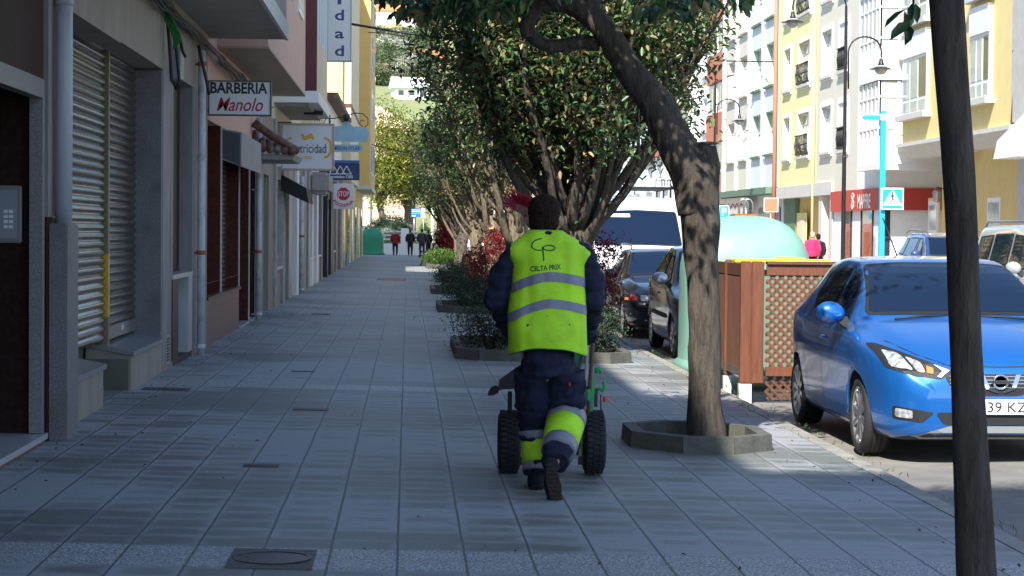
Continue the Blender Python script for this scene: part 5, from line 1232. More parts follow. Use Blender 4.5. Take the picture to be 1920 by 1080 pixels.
def rpoly(pts, r=.03, n=4):
    """round the corners of a polygon"""
    o = []; N = len(pts)
    for i in range(N):
        p0, p1, p2 = Vector(pts[i-1]), Vector(pts[i]), Vector(pts[(i+1) % N]); a = (p0-p1); b_ = (p2-p1)
        rr_ = min(r, a.length*.45, b_.length*.45); q0 = p1+a.normalized()*rr_; q1 = p1+b_.normalized()*rr_
        for k in range(n+1): t = k/n; q = q0*(1-t)**2+p1*2*t*(1-t)+q1*t*t; o.append((q.x, q.y))
    return o
def inset(pts, d):
    c = Vector((sum(p[0] for p in pts)/len(pts), sum(p[1] for p in pts)/len(pts))); o = []
    N = len(pts); area = sum(pts[i-1][0]*pts[i][1]-pts[i][0]*pts[i-1][1] for i in range(N)); s = 1 if area > 0 else -1
    for i in range(N):
        a = Vector(pts[i-1]); b_ = Vector(pts[i]); c_ = Vector(pts[(i+1) % N]); e1 = (b_-a).normalized(); e2 = (c_-b_).normalized()
        n1 = Vector((-e1.y, e1.x))*s; n2 = Vector((-e2.y, e2.x))*s; nn = (n1+n2)
        nn = nn.normalized() if nn.length > 1e-4 else n1; o.append(tuple(b_+nn*(d/max(.45, nn.dot(n1)))))
    return o
def wheel(root, x, y, z, R, W, side, spokes=10, rimm='alloy', name='wheel'):
    """side = -1: outer face towards -x"""
    mb = MB(); mb.lathe([(R*.2, -W*.2), (R*.55, -W*.2), (R*.55, W*.3), (R*.2, W*.3)], (x, y, z), 'x', 20, 'iron'); w_ = mb.build(name, None, root)
    t = MB(); h = W/2
    t.lathe([(R*.70, -h*.8), (R*.74, -h*.96), (R*.86, -h*1.02), (R*.95, -h*.92), (R*.99, -h*.7), (R, -h*.4), (R*.985, -h*.38), (R*.985, -h*.32), (R, -h*.3), (R, -h*.02), (R*.985, 0), (R, h*.02), (R, h*.3), (R*.985, h*.32), (R*.985, h*.38), (R, h*.4), (R*.99, h*.7), (R*.95, h*.92), (R*.86, h*1.02), (R*.74, h*.96), (R*.70, h*.8)], (x, y, z), 'x', 40); t.f = t.f[:-2]; t.m = t.m[:-2]; t.sm = t.sm[:-2]
    t.build('tyre', 'tyre', w_)
    r = MB(); s = side; xo = x+s*h*.86
    r.lathe([(R*.74, s*h*.9), (R*.72, s*h*.97), (R*.68, s*h*.9), (R*.67, -s*h*.5), (R*.70, -s*h*.8)], (x, y, z), 'x', 36); r.f = r.f[:-2]; r.m = r.m[:-2]; r.sm = r.sm[:-2]
    for k in range(spokes):
        a = 2*pi*k/spokes+.2; ca, sa = cos(a), sin(a); w0, w1 = R*.055, R*.075
        def P(rr, t_, d): return (x+s*(h*d), y+rr*ca-t_*sa, z+rr*sa+t_*ca)
        r.hexa([P(R*.1, -w0, .55), P(R*.1, w0, .55), P(R*.1, w0, .82), P(R*.1, -w0, .82), P(R*.69, -w1, .62), P(R*.69, w1, .62), P(R*.69, w1, .9), P(R*.69, -w1, .9)])
    r.lathe([(.001, s*h*.88), (R*.1, s*h*.88), (R*.15, s*h*.8), (R*.16, s*h*.5)], (x, y, z), 'x', 16)
    r.build('rim', rimm, w_); return w_
def make_car(S, loc, name, label, pm, cat='car', group=None, rot=0):
    root = empty(name, (0, 0, 0), label, cat, group)
    vs, fs = body_surface(S); mb = MB(); mb.add(vs, fs, None, True); me = mb.mesh('body'); o = link('b', me)
    tmp = []
    for (wy_) in S['wheels']:
        for s in (-1, 1):
            q = MB(); hwy = interp(S['hw'], wy_); q.lathe([(S['R']*1.17, s*(hwy-.28)), (S['R']*1.17, s*(hwy+.2))], (0, wy_, S['R']*1.0), 'x', 40, smooth=False); cme = q.mesh('c'); co = link('c', cme); tmp.append(co)
            md = o.modifiers.new('b', 'BOOLEAN'); md.object = co; md.operation = 'DIFFERENCE'; md.solver = 'EXACT'
    bvh0 = BVHTree.FromPolygons([Vector(v) for v in vs], [f for f in fs])
    me2 = evalmesh(o); [bpy.data.objects.remove(t) for t in tmp]
    for p in me2.polygons: p.use_smooth = True
    me2.materials.clear(); me2.materials.append(MATS[pm]); me2.materials.append(MATS['hood_black'])
    cen = [(wy_, S['R']) for wy_ in S['wheels']]; wr = S['R']*1.17
    for p in me2.polygons:
        p.material_index = 0; c = p.center
        if p.normal.z < -.75 and c.z < .45: p.material_index = 1; p.use_smooth = False
        for (a, b_) in cen:
            d = sqrt((c.y-a)**2+(c.z-b_)**2); 
            if d < wr+.004 and abs(c.x) < interp(S['hw'], c.y)+.05: p.material_index = 1; p.use_smooth = False
    me2.materials[0] = MATS[pm]
    body = link('body', me2, root)
    D = lambda poly, ax, sg, off, m, mb_, sym=False, step=.05: decal(bvh0, poly, ax, sg, off, step, m, mb_, sym)
    # side windows
    for w_ in S['side_windows']:
        for sg in (-1, 1):
            q = MB(); D(rpoly(w_, .04), 'x', sg, .004, 'hood_black', q); fr = q.build('window_seal', None, root)
            q = MB(); D(rpoly(inset(w_, .028), .03), 'x', sg, .008, S.get('glass', 'car_glass'), q); q.build('window', None, fr)
    for (nm, sg, poly) in (('windscreen', -1, S['windscreen']), ('rear_window', 1, S['rear_window'])):
        if not poly: continue
        q = MB(); D(rpoly(poly, .05), 'y', sg, .004, 'hood_black', q); fr = q.build('glass_seal', None, root)
        q = MB(); D(rpoly(inset(poly, .022), .05), 'y', sg, .008, S.get('glass', 'car_glass'), q); q.build(nm, None, fr)
    for it in S.get('decals', []):
        nm, poly, ax, sg, off, m, sym = it[:7]
        if sym == 'each':
            for fl in (1, -1):
                q = MB(); pl = poly if fl == 1 else [(-a, b_) for a, b_ in poly][::-1]; D(pl, ax, sg, off, m, q); fr = q.build(nm, None, root)
                for sub in it[7:]:
                    q = MB(); pl = sub[1] if fl == 1 else [(-a, b_) for a, b_ in sub[1]][::-1]; D(pl, ax, sg, sub[2], sub[3], q, False, .02); q.build(sub[0], None, fr)
        elif sym == 'sides':
            for s2 in (-1, 1): q = MB(); D(poly, 'x', s2, off, m, q); q.build(nm, None, root)
        else:
            q = MB(); D(poly, ax, sg, off, m, q); fr = q.build(nm, None, root)
            for sub in it[7:]: q = MB(); D(sub[1], ax, sg, sub[2], sub[3], q, False, .03); q.build(sub[0], None, fr)
    # arch lips
    for wy_ in S['wheels']:
        for s in (-1, 1):
            q = MB(); P = []
            for k in range(17):
                a = pi*k/16; yy = wy_+cos(a)*S['R']*1.175; zz = S['R']+sin(a)*S['R']*1.175
                if k in (0, 16): zz = max(zz, interp(S['zb'], yy)+.03)
                h = bvh0.ray_cast(Vector((s*3, yy, zz)), Vector((-s, 0, 0))); P.append(h[0]-Vector((s*.012, 0, 0)) if h[0] else Vector((s*interp(S['hw'], yy), yy, zz)))
            q.tube(P, .014, 6); q.build('wheel_arch', S.get('archm', pm), root)
    for wy_ in S['wheels']:
        for s in (-1, 1): wheel(root, s*(interp(S['hw'], wy_)-.03-S.get('tw_', .2)/2), wy_, S['R'], S['R'], S.get('tw_', .2), s, S.get('spokes', 10), S.get('rimm', 'alloy'))
    # mirrors
    my, mz = S['mirror']
    for s in (-1, 1):
        hx = bvh0.ray_cast(Vector((s*3, my, mz-.04)), Vector((-s, 0, 0)))[0]; hx = hx.x if hx else s*interp(S['hw'], my)
        q = MB(); q.ell((hx+s*.15, my-.02, mz+.035), (.115, .075, .085), S.get('mirrorm', pm), 8, rot=Matrix.Rotation(-s*.15, 3, 'Y')); mr = q.build('mirror', None, root)
        q = MB(); q.hexa([(hx-s*.03, my-.05, mz-.11), (hx+s*.05, my-.05, mz-.08), (hx+s*.05, my+.06, mz-.08), (hx-s*.03, my+.06, mz-.11), (hx+s*.02, my-.03, mz+.0), (hx+s*.14, my-.03, mz+.0), (hx+s*.14, my+.04, mz+.0), (hx+s*.02, my+.04, mz+.0)], 'hood_black'); q.build('mirror_arm', None, mr)
        q = MB(); q.ell((hx+s*.15, my+.045, mz+.035), (.095, .015, .068), 'chrome', 6); q.build('mirror_glass', None, mr)
    if 'extra' in S: S['extra'](root, bvh0, D)
    root.location = loc; root.rotation_euler.z = rot
    return root
def carglass():
    m = bpy.data.materials.new('car_glass'); m.use_nodes = True; MATS['car_glass'] = m; b = m.node_tree.nodes['Principled BSDF']
    b.inputs['Base Color'].default_value = (.006, .014, .035, 1); b.inputs['Roughness'].default_value = .03; b.inputs['Specular IOR Level'].default_value = .5; b.inputs['Coat Weight'].default_value = .0; b.inputs['Coat Roughness'].default_value = .01
carglass()
def seam(D, poly_pts, root, nm='panel_gap', w=.006, ax='x', sgs=(-1, 1), m='hood_black'):
    for sg in sgs:
        q = MB()
        for i in range(len(poly_pts)-1):
            a = Vector(poly_pts[i]); b_ = Vector(poly_pts[i+1]); d = (b_-a).normalized(); n = Vector((-d.y, d.x))*w/2
            D([tuple(a-n), tuple(b_-n), tuple(b_+n), tuple(a+n)], ax, sg, .0025, m, q, False, .08)
        q.build(nm, None, root)
def handles(root, bvh, lst, m):
    for (y, z) in lst:
        for s in (-1, 1):
            h = bvh.ray_cast(Vector((s*3, y, z)), Vector((-s, 0, 0)))[0]
            q = MB(); q.ell((h.x+s*.012, y, z), (.022, .085, .016), m, 8); q.build('door_handle', None, root)
def plate(root, y, z, txt, m='white_paint', x=0, w_=.54, h_=.115, rear=False):
    q = MB(); q.bbox(x-w_/2, x+w_/2, y-.012, y, z-h_/2, z+h_/2, .004, m); p = q.build('number_plate', None, root)
    if txt:
        q = MB(); text_mb(q, txt, (x+.022, y-.012, z), h_*.66, w_*.80, 'black', bold=.0); q.build('lettering', None, p)
        q = MB(); q.box(x-w_/2+.004, x-w_/2+.035, y-.014, y-.010, z-h_/2+.006, z+h_/2-.006, 'sign_blue'); q.build('blue_band', None, p)
# ---- blue hatchback in front
def ex_blue(root, bvh, D):
    seam(D, [(1.02, .93), (1.06, .55), (1.12, .32), (1.3, .22)], root); seam(D, [(2.13, .95), (2.16, .6), (2.1, .24)], root); seam(D, [(3.02, .95), (2.98, .75), (2.82, .55), (2.75, .3)], root)
    seam(D, [(1.12, .24), (2.75, .24)], root)
    seam(D, [(-.70, .90), (-.56, .82), (-.36, .745), (0, .735), (.36, .745), (.56, .82), (.70, .90)], root, 'bonnet_gap', .007, 'y', (-1,))
    handles(root, bvh, [(2.0, .86)], 'paint_blue')
    # chrome v round the emblem
    q = MB()
    for s in (-1, 1): D([(s*.115, .68), (s*.15, .68), (s*.105, .575), (s*.02, .545), (s*.02, .562), (s*.08, .59)][::s], 'y', -1, .016, 'chrome', q, False, .03)
    q.build('grille_chrome', None, root)
    y0 = bvh.ray_cast(Vector((0, -3, .63)), Vector((0, 1, 0)))[0].y
    q = MB(); q.lathe([(.058, 0), (.058, -.012), (.045, -.014), (.044, 0)], (0, y0-.012, .63), 'y', 28, 'chrome'); q.box(-.072, .072, y0-.034, y0-.022, .617, .643, 'chrome'); em = q.build('emblem', None, root)
    q = MB(); text_mb(q, 'NISSAN', (0, y0-.034, .63), .015, .12, 'black', bold=.02); q.build('lettering', None, em)
    q = MB()
    for k in range(4): D([(-.36, .585+k*.026), (.36, .585+k*.026), (.36, .591+k*.026), (-.36, .591+k*.026)], 'y', -1, .012, 'steel', q)
    q.build('grille_bars', None, root)
    plate(root, y0-.03, .445, '1539 KZL')
    q = MB(); q.tube([(-.12, 2.75, 1.53), (-.20, 2.95, 1.86)], .006, 6); q.build('antenna', 'hood_black', root)
    q = MB()
    for s in (-1, 1): q.tube([(s*.05, 1.14, 1.072), (s*.30, 1.10, 1.07), (s*.52, 1.04, 1.05)], .010, 6); 
    q.build('wiper', 'hood_black', root)
HB = dict(L=4.0, n=110, R=.308, tw_=.2, wheels=(.83, 3.355), spokes=10,
    zb=[(0, .24), (.1, .20), (.3, .17), (3.6, .19), (3.9, .26), (4.0, .32)],
    zt=[(0, .60), (.03, .70), (.10, .78), (.3, .88), (.6, .965), (.95, 1.035), (1.12, 1.07), (1.5, 1.29), (1.9, 1.46), (2.2, 1.52), (2.6, 1.535), (3.1, 1.505), (3.45, 1.43), (3.62, 1.29), (3.8, 1.06), (3.93, .9), (4.0, .72)],
    belt=[(0, .56), (.1, .70), (.3, .79), (.7, .88), (1.1, .945), (1.6, .965), (2.4, .985), (3.0, 1.02), (3.5, 1.05), (3.8, .98), (4.0, .7)],
    hw=[(0, .50), (.03, .60), (.10, .70), (.25, .79), (.5, .845), (.83, .872), (1.6, .872), (2.8, .872), (3.3, .87), (3.7, .82), (3.9, .74), (4.0, .62)],
    tw=[(0, .45), (.1, .55), (.5, .66), (1.0, .71), (1.3, .69), (1.9, .60), (2.4, .58), (3.1, .57), (3.5, .55), (3.8, .60), (4.0, .5)],
    side_windows=[[(1.42, .995), (2.07, 1.01), (2.07, 1.415), (1.86, 1.38), (1.62, 1.26)], [(2.14, 1.015), (2.86, 1.075), (3.02, 1.19), (2.95, 1.37), (2.6, 1.425), (2.14, 1.43)]],
    windscreen=[(-.71, 1.07), (-.4, 1.078), (0, 1.082), (.4, 1.078), (.71, 1.07), (.57, 1.46), (.3, 1.482), (-.3, 1.482), (-.57, 1.46)],
    rear_window=[(-.55, 1.02), (.55, 1.02), (.48, 1.32), (-.48, 1.32)], mirror=(1.42, 1.05),
    decals=[
      ('headlight', rpoly([(-.825, .875), (-.77, .88), (-.33, .705), (-.42, .645), (-.60, .665), (-.77, .72)], .02), 'y', -1, .006, 'hood_black', 'each', ('lens', rpoly([(-.765, .835), (-.665, .815), (-.60, .70), (-.74, .725)], .02), .012, 'lamp_glass'), ('inner_lens', rpoly([(-.635, .795), (-.54, .76), (-.52, .685), (-.575, .69)], .02), .013, 'lamp_glass'), ('led_strip', [(-.46, .745), (-.355, .705), (-.42, .655), (-.445, .66), (-.405, .70)], .014, 'white_paint'), ('indicator', [(-.51, .735), (-.465, .72), (-.47, .68), (-.51, .685)], .013, 'lamp_amber')),
      ('grille', rpoly([(-.40, .685), (.40, .685), (.35, .58), (.12, .525), (-.12, .525), (-.35, .58)], .03), 'y', -1, .006, 'hood_black', False),
      ('lower_grille', rpoly([(-.46, .40), (.46, .40), (.40, .31), (-.40, .31)], .03), 'y', -1, .006, 'hood_black', False),
      ('fog_light', rpoly([(-.73, .44), (-.47, .40), (-.55, .325), (-.73, .345)], .02), 'y', -1, .006, 'hood_black', 'each', ('lens', rpoly([(-.712, .425), (-.61, .41), (-.61, .35), (-.712, .36)], .015), .012, 'lamp_glass')),
      ('chin_trim', [(-.60, .225), (-.36, .30), (.36, .30), (.60, .225), (.55, .20), (-.55, .20)], 'y', -1, .006, 'galv', False),
      ('tail_light', rpoly([(-.72, .98), (-.58, .96), (-.50, .86), (-.72, .84)], .02), 'y', 1, .008, 'lamp_red', 'each')],
    extra=ex_blue)
XC = 4.40
blue_car = make_car(HB, (XC, 15.0, -.172), 'blue_hatchback', 'glossy bright blue hatchback parked facing the camera beside the wooden lattice fence', 'paint_blue'); blue_car.scale = (1.05, 1, 1)
# red tail lamp edge seen at the rear corner
# ---- dark small hatch behind the fence
def ex_dark(root, bvh, D):
    seam(D, [(1.1, .95), (1.12, .5), (1.25, .3)], root); seam(D, [(2.1, .95), (2.13, .55), (2.1, .3)], root); seam(D, [(3.0, .98), (2.95, .75), (2.75, .5)], root)
    handles(root, bvh, [(2.0, .86), (2.9, .88)], 'paint_anthracite')
    q = MB(); decal(bvh, rpoly([(1.15, .52), (2.8, .54), (2.8, .60), (1.15, .58)], .01), 'x', -1, .012, .06, 'hood_black', q); q.build('side_moulding', None, root)
    plate(root, -.01, .42, '')
D2 = dict(HB); D2.update(L=3.85, zt=[(0, .60), (.05, .72), (.2, .84), (.5, .93), (.85, .98), (1.0, 1.0), (1.4, 1.22), (1.75, 1.42), (2.1, 1.51), (2.6, 1.53), (3.1, 1.49), (3.5, 1.35), (3.7, 1.12), (3.85, .75)],
    wheels=(.72, 3.17), R=.29, tw_=.18, spokes=9, hw=[(0, .48), (.03, .6), (.12, .72), (.3, .79), (.7, .832), (1.6, .835), (3.0, .835), (3.5, .80), (3.75, .74), (3.85, .6)],
    side_windows=[[(1.30, .98), (2.02, .99), (2.02, 1.40), (1.75, 1.36), (1.5, 1.20)], [(2.09, .99), (2.9, 1.03), (3.15, 1.15), (3.0, 1.36), (2.6, 1.42), (2.09, 1.415)]],
    windscreen=[(-.68, 1.02), (0, 1.03), (.68, 1.02), (.56, 1.44), (0, 1.47), (-.56, 1.44)], rear_window=[(-.5, 1.1), (.5, 1.1), (.45, 1.36), (-.45, 1.36)], mirror=(1.25, 1.04), mirrorm='paint_silver',
    decals=[('headlight', rpoly([(-.76, .82), (-.5, .80), (-.46, .66), (-.74, .66)], .04), 'y', -1, .006, 'lamp_glass', 'each'), ('grille', rpoly([(-.4, .62), (.4, .62), (.36, .5), (-.36, .5)], .03), 'y', -1, .006, 'hood_black', False)], extra=ex_dark, n=80)
make_car(D2, (4.42, 27.2, -.172), 'dark_hatchback', 'small dark grey hatchback with silver mirror parked behind the green glass container', 'paint_anthracite')
# ---- black estate
def ex_black(root, bvh, D):
    handles(root, bvh, [(2.2, .85), (3.1, .87)], 'paint_black'); seam(D, [(2.35, .9), (2.35, .4)], root)
    for s in (-1, 1): q = MB(); q.tube([(s*.56, 1.9, 1.42), (s*.57, 2.1, 1.49), (s*.57, 3.6, 1.50), (s*.55, 3.9, 1.44)], .018, 8); q.build('roof_rail', 'steel', root)
    plate(root, -.01, .45, '')
    q = MB(); q.box(-.86, -.80, .30, .36, .62, .66, 'lamp_amber'); q.build('side_marker', None, root)
D3 = dict(HB); D3.update(L=4.5, R=.31, wheels=(.88, 3.5), tw_=.2, spokes=5, n=80,
    zt=[(0, .55), (.05, .68), (.2, .78), (.6, .88), (1.1, .95), (1.35, .99), (1.75, 1.2), (2.1, 1.38), (2.5, 1.43), (3.2, 1.43), (3.9, 1.38), (4.2, 1.15), (4.5, .8)],
    belt=[(0, .5), (.2, .68), (.8, .80), (1.3, .87), (2.4, .90), (3.5, .93), (4.1, .92), (4.5, .7)],
    hw=[(0, .52), (.04, .66), (.15, .76), (.4, .83), (.9, .87), (2, .875), (3.6, .87), (4.2, .83), (4.5, .65)], tw=[(0, .5), (.5, .68), (1.2, .73), (1.6, .68), (2.2, .60), (3, .58), (3.9, .56), (4.5, .5)],
    zb=[(0, .24), (.2, .18), (4.1, .2), (4.5, .34)],
    side_windows=[[(1.7, .92), (2.3, .93), (2.3, 1.32), (2.1, 1.30)], [(2.37, .93), (3.2, .95), (3.2, 1.33), (2.37, 1.33)], [(3.27, .96), (3.9, 1.0), (3.75, 1.28), (3.27, 1.32)]],
    windscreen=[(-.71, .995), (0, 1.0), (.71, .995), (.57, 1.36), (0, 1.39), (-.57, 1.36)], rear_window=None, mirror=(1.75, .98), mirrorm='paint_black',
    decals=[('headlight', rpoly([(-.80, .73), (-.5, .70), (-.48, .58), (-.78, .60)], .03), 'y', -1, .006, 'hood_black', 'each', ('lens', rpoly([(-.62, .70), (-.51, .69), (-.50, .60), (-.62, .605)], .02), .011, 'lamp_glass'), ('indicator', rpoly([(-.77, .70), (-.68, .69), (-.68, .61), (-.765, .62)], .02), .011, 'lamp_red')), ('grille', rpoly([(-.32, .68), (.32, .68), (.28, .5), (-.28, .5)], .03), 'y', -1, .006, 'galv', False)], extra=ex_black)
make_car(D3, (4.36, 32.6, -.172), 'black_estate_car', 'glossy black estate car parked between the dark hatchback and the white van', 'paint_black')
# ---- white van
def ex_van(root, bvh, D):
    q = MB(); 
    for y in (1.9, 3.0, 4.1): q.box(-.78, .78, y, y+.05, 2.40, 2.44)
    for s in (-1, 1): q.box(s*.80-.02, s*.80+.02, 1.7, 4.6, 2.40, 2.45)
    for s in (-1, 1):
        for y in (1.95, 3.05, 4.15): q.box(s*.74-.015, s*.74+.015, y, y+.04, 2.24, 2.40)
    rk = q.build('roof_rack', 'iron', root)
    q = MB()
    for k in range(7): q.box(.42+k*.055, .435+k*.055, 1.7, 1.73, 2.45, 2.56)
    q.box(.42, .765, 1.7, 1.73, 2.55, 2.57); q.build('rack_bars', 'iron', rk)
    q = MB(); q.tube([(-.62, 1.65, 2.50), (-.62, 4.4, 2.50)], .06, 10, 'white_paint'); q.tube([(-.74, 1.6, 2.47), (-.38, 1.6, 2.47)], .03, 8, 'lamp_red'); q.build('rack_load', None, rk)
    q = MB(); decal(bvh, rpoly([(-.60, 1.93), (-.12, 1.93), (-.12, 1.87), (-.60, 1.87)], .01), 'y', -1, .014, .05, 'sign_white', q); q.build('sun_strip', None, root)
    q = MB()
    for s in (-1, 1): q.tube([(s*.1, .78, 1.30), (s*.6, .74, 1.30)], .012, 6)
    q.build('wiper', 'hood_black', root); plate(root, -.01, .5, '')
    q = MB(); q.tube([(0, 1.6, 2.28), (0, 1.65, 2.40)], .01, 6); q.build('antenna', 'hood_black', root)
V = dict(L=5.0, n=80, R=.33, wheels=(.95, 3.95), tw_=.21, spokes=8, rimm='galv', crown=.07,
    zb=[(0, .3), (.2, .22), (4.8, .25), (5.0, .3)], zt=[(0, .72), (.08, .92), (.25, 1.08), (.55, 1.22), (.72, 1.30), (1.0, 1.6), (1.35, 1.97), (1.65, 2.16), (2.1, 2.26), (3, 2.29), (4.7, 2.28), (4.93, 2.2), (5.0, 2.0)],
    belt=[(0, .66), (.15, .86), (.5, 1.08), (.8, 1.18), (1.5, 1.22), (4.9, 1.22), (5, 1.2)],
    hw=[(0, .6), (.05, .74), (.2, .86), (.5, .94), (1, .97), (4.7, .97), (4.95, .95), (5, .9)], tw=[(0, .55), (.3, .76), (.7, .84), (1.2, .83), (1.8, .80), (4.8, .80), (5, .78)],
    side_windows=[[(.98, 1.25), (1.95, 1.25), (1.95, 1.9), (1.5, 1.88)]], windscreen=[(-.83, 1.36), (0, 1.38), (.83, 1.36), (.77, 1.98), (0, 2.01), (-.77, 1.98)], rear_window=None, mirror=(1.15, 1.35), mirrorm='hood_black',
    decals=[('headlight', rpoly([(-.88, 1.08), (-.62, 1.0), (-.6, .84), (-.84, .82)], .04), 'y', -1, .006, 'lamp_glass', 'each'), ('grille', rpoly([(-.5, .88), (.5, .88), (.45, .66), (-.45, .66)], .03), 'y', -1, .006, 'hood_black', False), ('bumper', rpoly([(-.88, .58), (.88, .58), (.86, .32), (-.86, .32)], .03), 'y', -1, .006, 'galv', False)], extra=ex_van)
vn = make_car(V, (4.34, 37.6, -.172), 'white_van', 'white panel van with a loaded roof rack parked behind the black estate car', 'paint_white', 'van'); vn.scale = (1.0, 1, 1.06)
# ---- vehicles seen from behind on the far side
def ex_suv(root, bvh, D):
    for s in (-1, 1): q = MB(); q.tube([(s*.60, 1.6, 1.58), (s*.61, 1.85, 1.67), (s*.61, 3.4, 1.69), (s*.58, 3.8, 1.62)], .02, 8); q.build('roof_rail', 'steel', root)
    plate(root, 4.36, .62, '')
D5 = dict(D3); D5.update(L=4.35, R=.34, zt=[(0, .7), (.1, .88), (.5, 1.0), (1.1, 1.08), (1.5, 1.35), (1.9, 1.57), (2.4, 1.64), (3.4, 1.64), (3.8, 1.57), (4.1, 1.25), (4.3, 1.05), (4.35, .9)],
    belt=[(0, .6), (.3, .85), (1.2, .98), (3, 1.04), (4, 1.05), (4.35, .85)], wheels=(.85, 3.5), windscreen=[(-.7, 1.13), (.7, 1.13), (.58, 1.52), (-.58, 1.52)],
    side_windows=[[(1.5, 1.06), (2.3, 1.07), (2.3, 1.52), (1.95, 1.50)], [(2.37, 1.07), (3.2, 1.09), (3.2, 1.52), (2.37, 1.52)], [(3.27, 1.1), (3.75, 1.14), (3.6, 1.48), (3.27, 1.51)]],
    rear_window=[(-.62, 1.15), (.62, 1.15), (.54, 1.52), (-.54, 1.52)], mirror=(1.5, 1.12), decals=[('tail_light', rpoly([(-.80, 1.05), (-.55, 1.05), (-.58, .88), (-.8, .86)], .03), 'y', 1, .008, 'lamp_red', 'each')], extra=ex_suv, mirrorm='paint_navy')
make_car(D5, (at(1752, 450, 47).x, 43.5, -.05), 'blue_crossover_car', 'navy blue crossover seen from behind on the far lane, left of the silver people carrier', 'paint_navy')
def ex_mpv(root, bvh, D):
    for s in (-1, 1): q = MB(); q.tube([(s*.64, 1.9, 1.70), (s*.66, 2.15, 1.80), (s*.66, 3.9, 1.80), (s*.63, 4.15, 1.73)], .02, 8); q.build('roof_rail', 'steel', root)
    plate(root, 4.56, .7, '')
D6 = dict(D5); D6.update(L=4.55, R=.33, zt=[(0, .7), (.1, .9), (.6, 1.05), (.9, 1.15), (1.4, 1.5), (1.9, 1.7), (2.5, 1.77), (4.0, 1.75), (4.3, 1.68), (4.48, 1.3), (4.55, 1.0)], hw=[(0, .55), (.1, .75), (.4, .86), (.9, .9), (3.8, .9), (4.4, .87), (4.55, .78)],
    belt=[(0, .6), (.3, .85), (1.2, 1.05), (4.2, 1.10), (4.55, .95)], tw=[(0, .5), (.5, .7), (1.2, .76), (1.9, .70), (4.2, .67), (4.55, .6)], wheels=(.9, 3.7),
    side_windows=[[(1.4, 1.12), (2.3, 1.13), (2.3, 1.62), (1.9, 1.6)], [(2.37, 1.13), (3.3, 1.14), (3.3, 1.62), (2.37, 1.63)], [(3.37, 1.14), (4.15, 1.16), (4.1, 1.58), (3.37, 1.61)]], rear_window=[(-.68, 1.15), (.68, 1.15), (.6, 1.62), (-.6, 1.62)], windscreen=[(-.7, 1.2), (.7, 1.2), (.6, 1.62), (-.6, 1.62)],
    extra=ex_mpv, mirrorm='paint_silver')
make_car(D6, (at(1950, 450, 30).x, 26.5, -.06), 'silver_people_carrier', 'silver people carrier with roof rails cut by the right edge of the picture', 'paint_silver')
# ------------------------------------------------------------------ containers, fence, lamps, signs, benches
def igloo(name, c, rx, ry_, hb, ht, m, label):
    root = empty(name, (c[0], c[1], c[2]), label, 'recycling container')
    mb = MB(); n = 40; prof = [(1.06, 0), (1.05, .10), (.985, .14)]
    for k in range(6): prof.append((.98-.01*k/5, .15+(hb-.15)*k/5))
    for k in range(1, 11): a = pi/2*k/10; prof.append((.97*cos(a)**.75 if k < 10 else .03, hb+(ht-hb)*sin(a)))
    vs = []
    for r, h in prof:
        for k in range(n):
            a = 2*pi*k/n; ca, sa = cos(a), sin(a); e = .62
            vs.append((rx*r*(abs(ca)**e)*(1 if ca >= 0 else -1), ry_*r*(abs(sa)**e)*(1 if sa >= 0 else -1), h))
    fs = [(i*n+k, i*n+(k+1) % n, (i+1)*n+(k+1) % n, (i+1)*n+k) for i in range(len(prof)-1) for k in range(n)]+[tuple(range(n)), tuple((len(prof)-1)*n+k for k in range(n))]
    mb.add(vs, fs, None, True); mb.build('shell', m, root, local=True)
    return root
ig = igloo('glass_recycling_container', (4.2, 25.4, -.17), .82, .70, 1.20, 1.93, 'igloo_green', 'large pale green domed glass container behind the wooden fence, rusty lifting loop on top')
mb = MB()
for dx in (-.02, .04): mb.tube([(dx-.06, 0, 1.9), (dx-.06, 0, 2.08), (dx-.03, 0, 2.13), (dx+.02, 0, 2.13), (dx+.05, 0, 2.08), (dx+.05, 0, 1.9)], .012, 8, 'steel')
mb.box(-.14, .14, -.05, .05, 1.90, 1.95, 'rust'); mb.build('lifting_loop', None, ig, local=True)
mb = MB(); mb.box(-.06, .22, -.62, -.60, 1.42, 1.48, 'sign_white'); lb = mb.build('sticker', None, ig, local=True)
mb = MB(); mb.box(-.25, .45, -.70, -.685, 1.10, 1.24, mat('sticker_faded', (.55, .58, .52), .6, var=.5, scale=14, stain=((.62, .25, .2), 12, .5))); mb.build('faded_label', None, ig, local=True)
igloo('glass_recycling_container', (at(697, 470, 122.3).x, 122.3, gz(-2)), .72, .55, .95, 1.55, 'igloo_dark', 'dark green domed container at the far end of the pavement beside the white wall')
# bin inside the fence with yellow lid
bn = empty('wheeled_bin', (4.35, 22.6, -.17), 'green bin with a yellow lid standing inside the wooden lattice fence', 'bin')
mb = MB(); mb.hexa([(3.75, 22.0, .0), (4.95, 22.0, .0), (4.95, 23.2, .0), (3.75, 23.2, .0), (3.75, 22.0, 1.16), (4.95, 22.0, 1.16), (4.95, 23.2, 1.16), (3.75, 23.2, 1.16)], 'green_dark'); mb.box(3.68, 5.05, 21.93, 23.28, 1.15, 1.205, 'igloo_green'); mb.build('bin_body', None, bn)
mb = MB(); mb.bbox(3.68, 4.75, 22.9, 23.3, 1.21, 1.25, .01, 'yellow_plastic'); mb.hexa([(4.05, 22.6, 1.21), (4.5, 22.6, 1.21), (4.5, 22.9, 1.21), (4.05, 22.9, 1.21), (4.1, 22.65, 1.25), (4.4, 22.65, 1.23), (4.45, 22.85, 1.27), (4.15, 22.85, 1.285)], 'yellow_plastic'); mb.build('lid', None, bn)
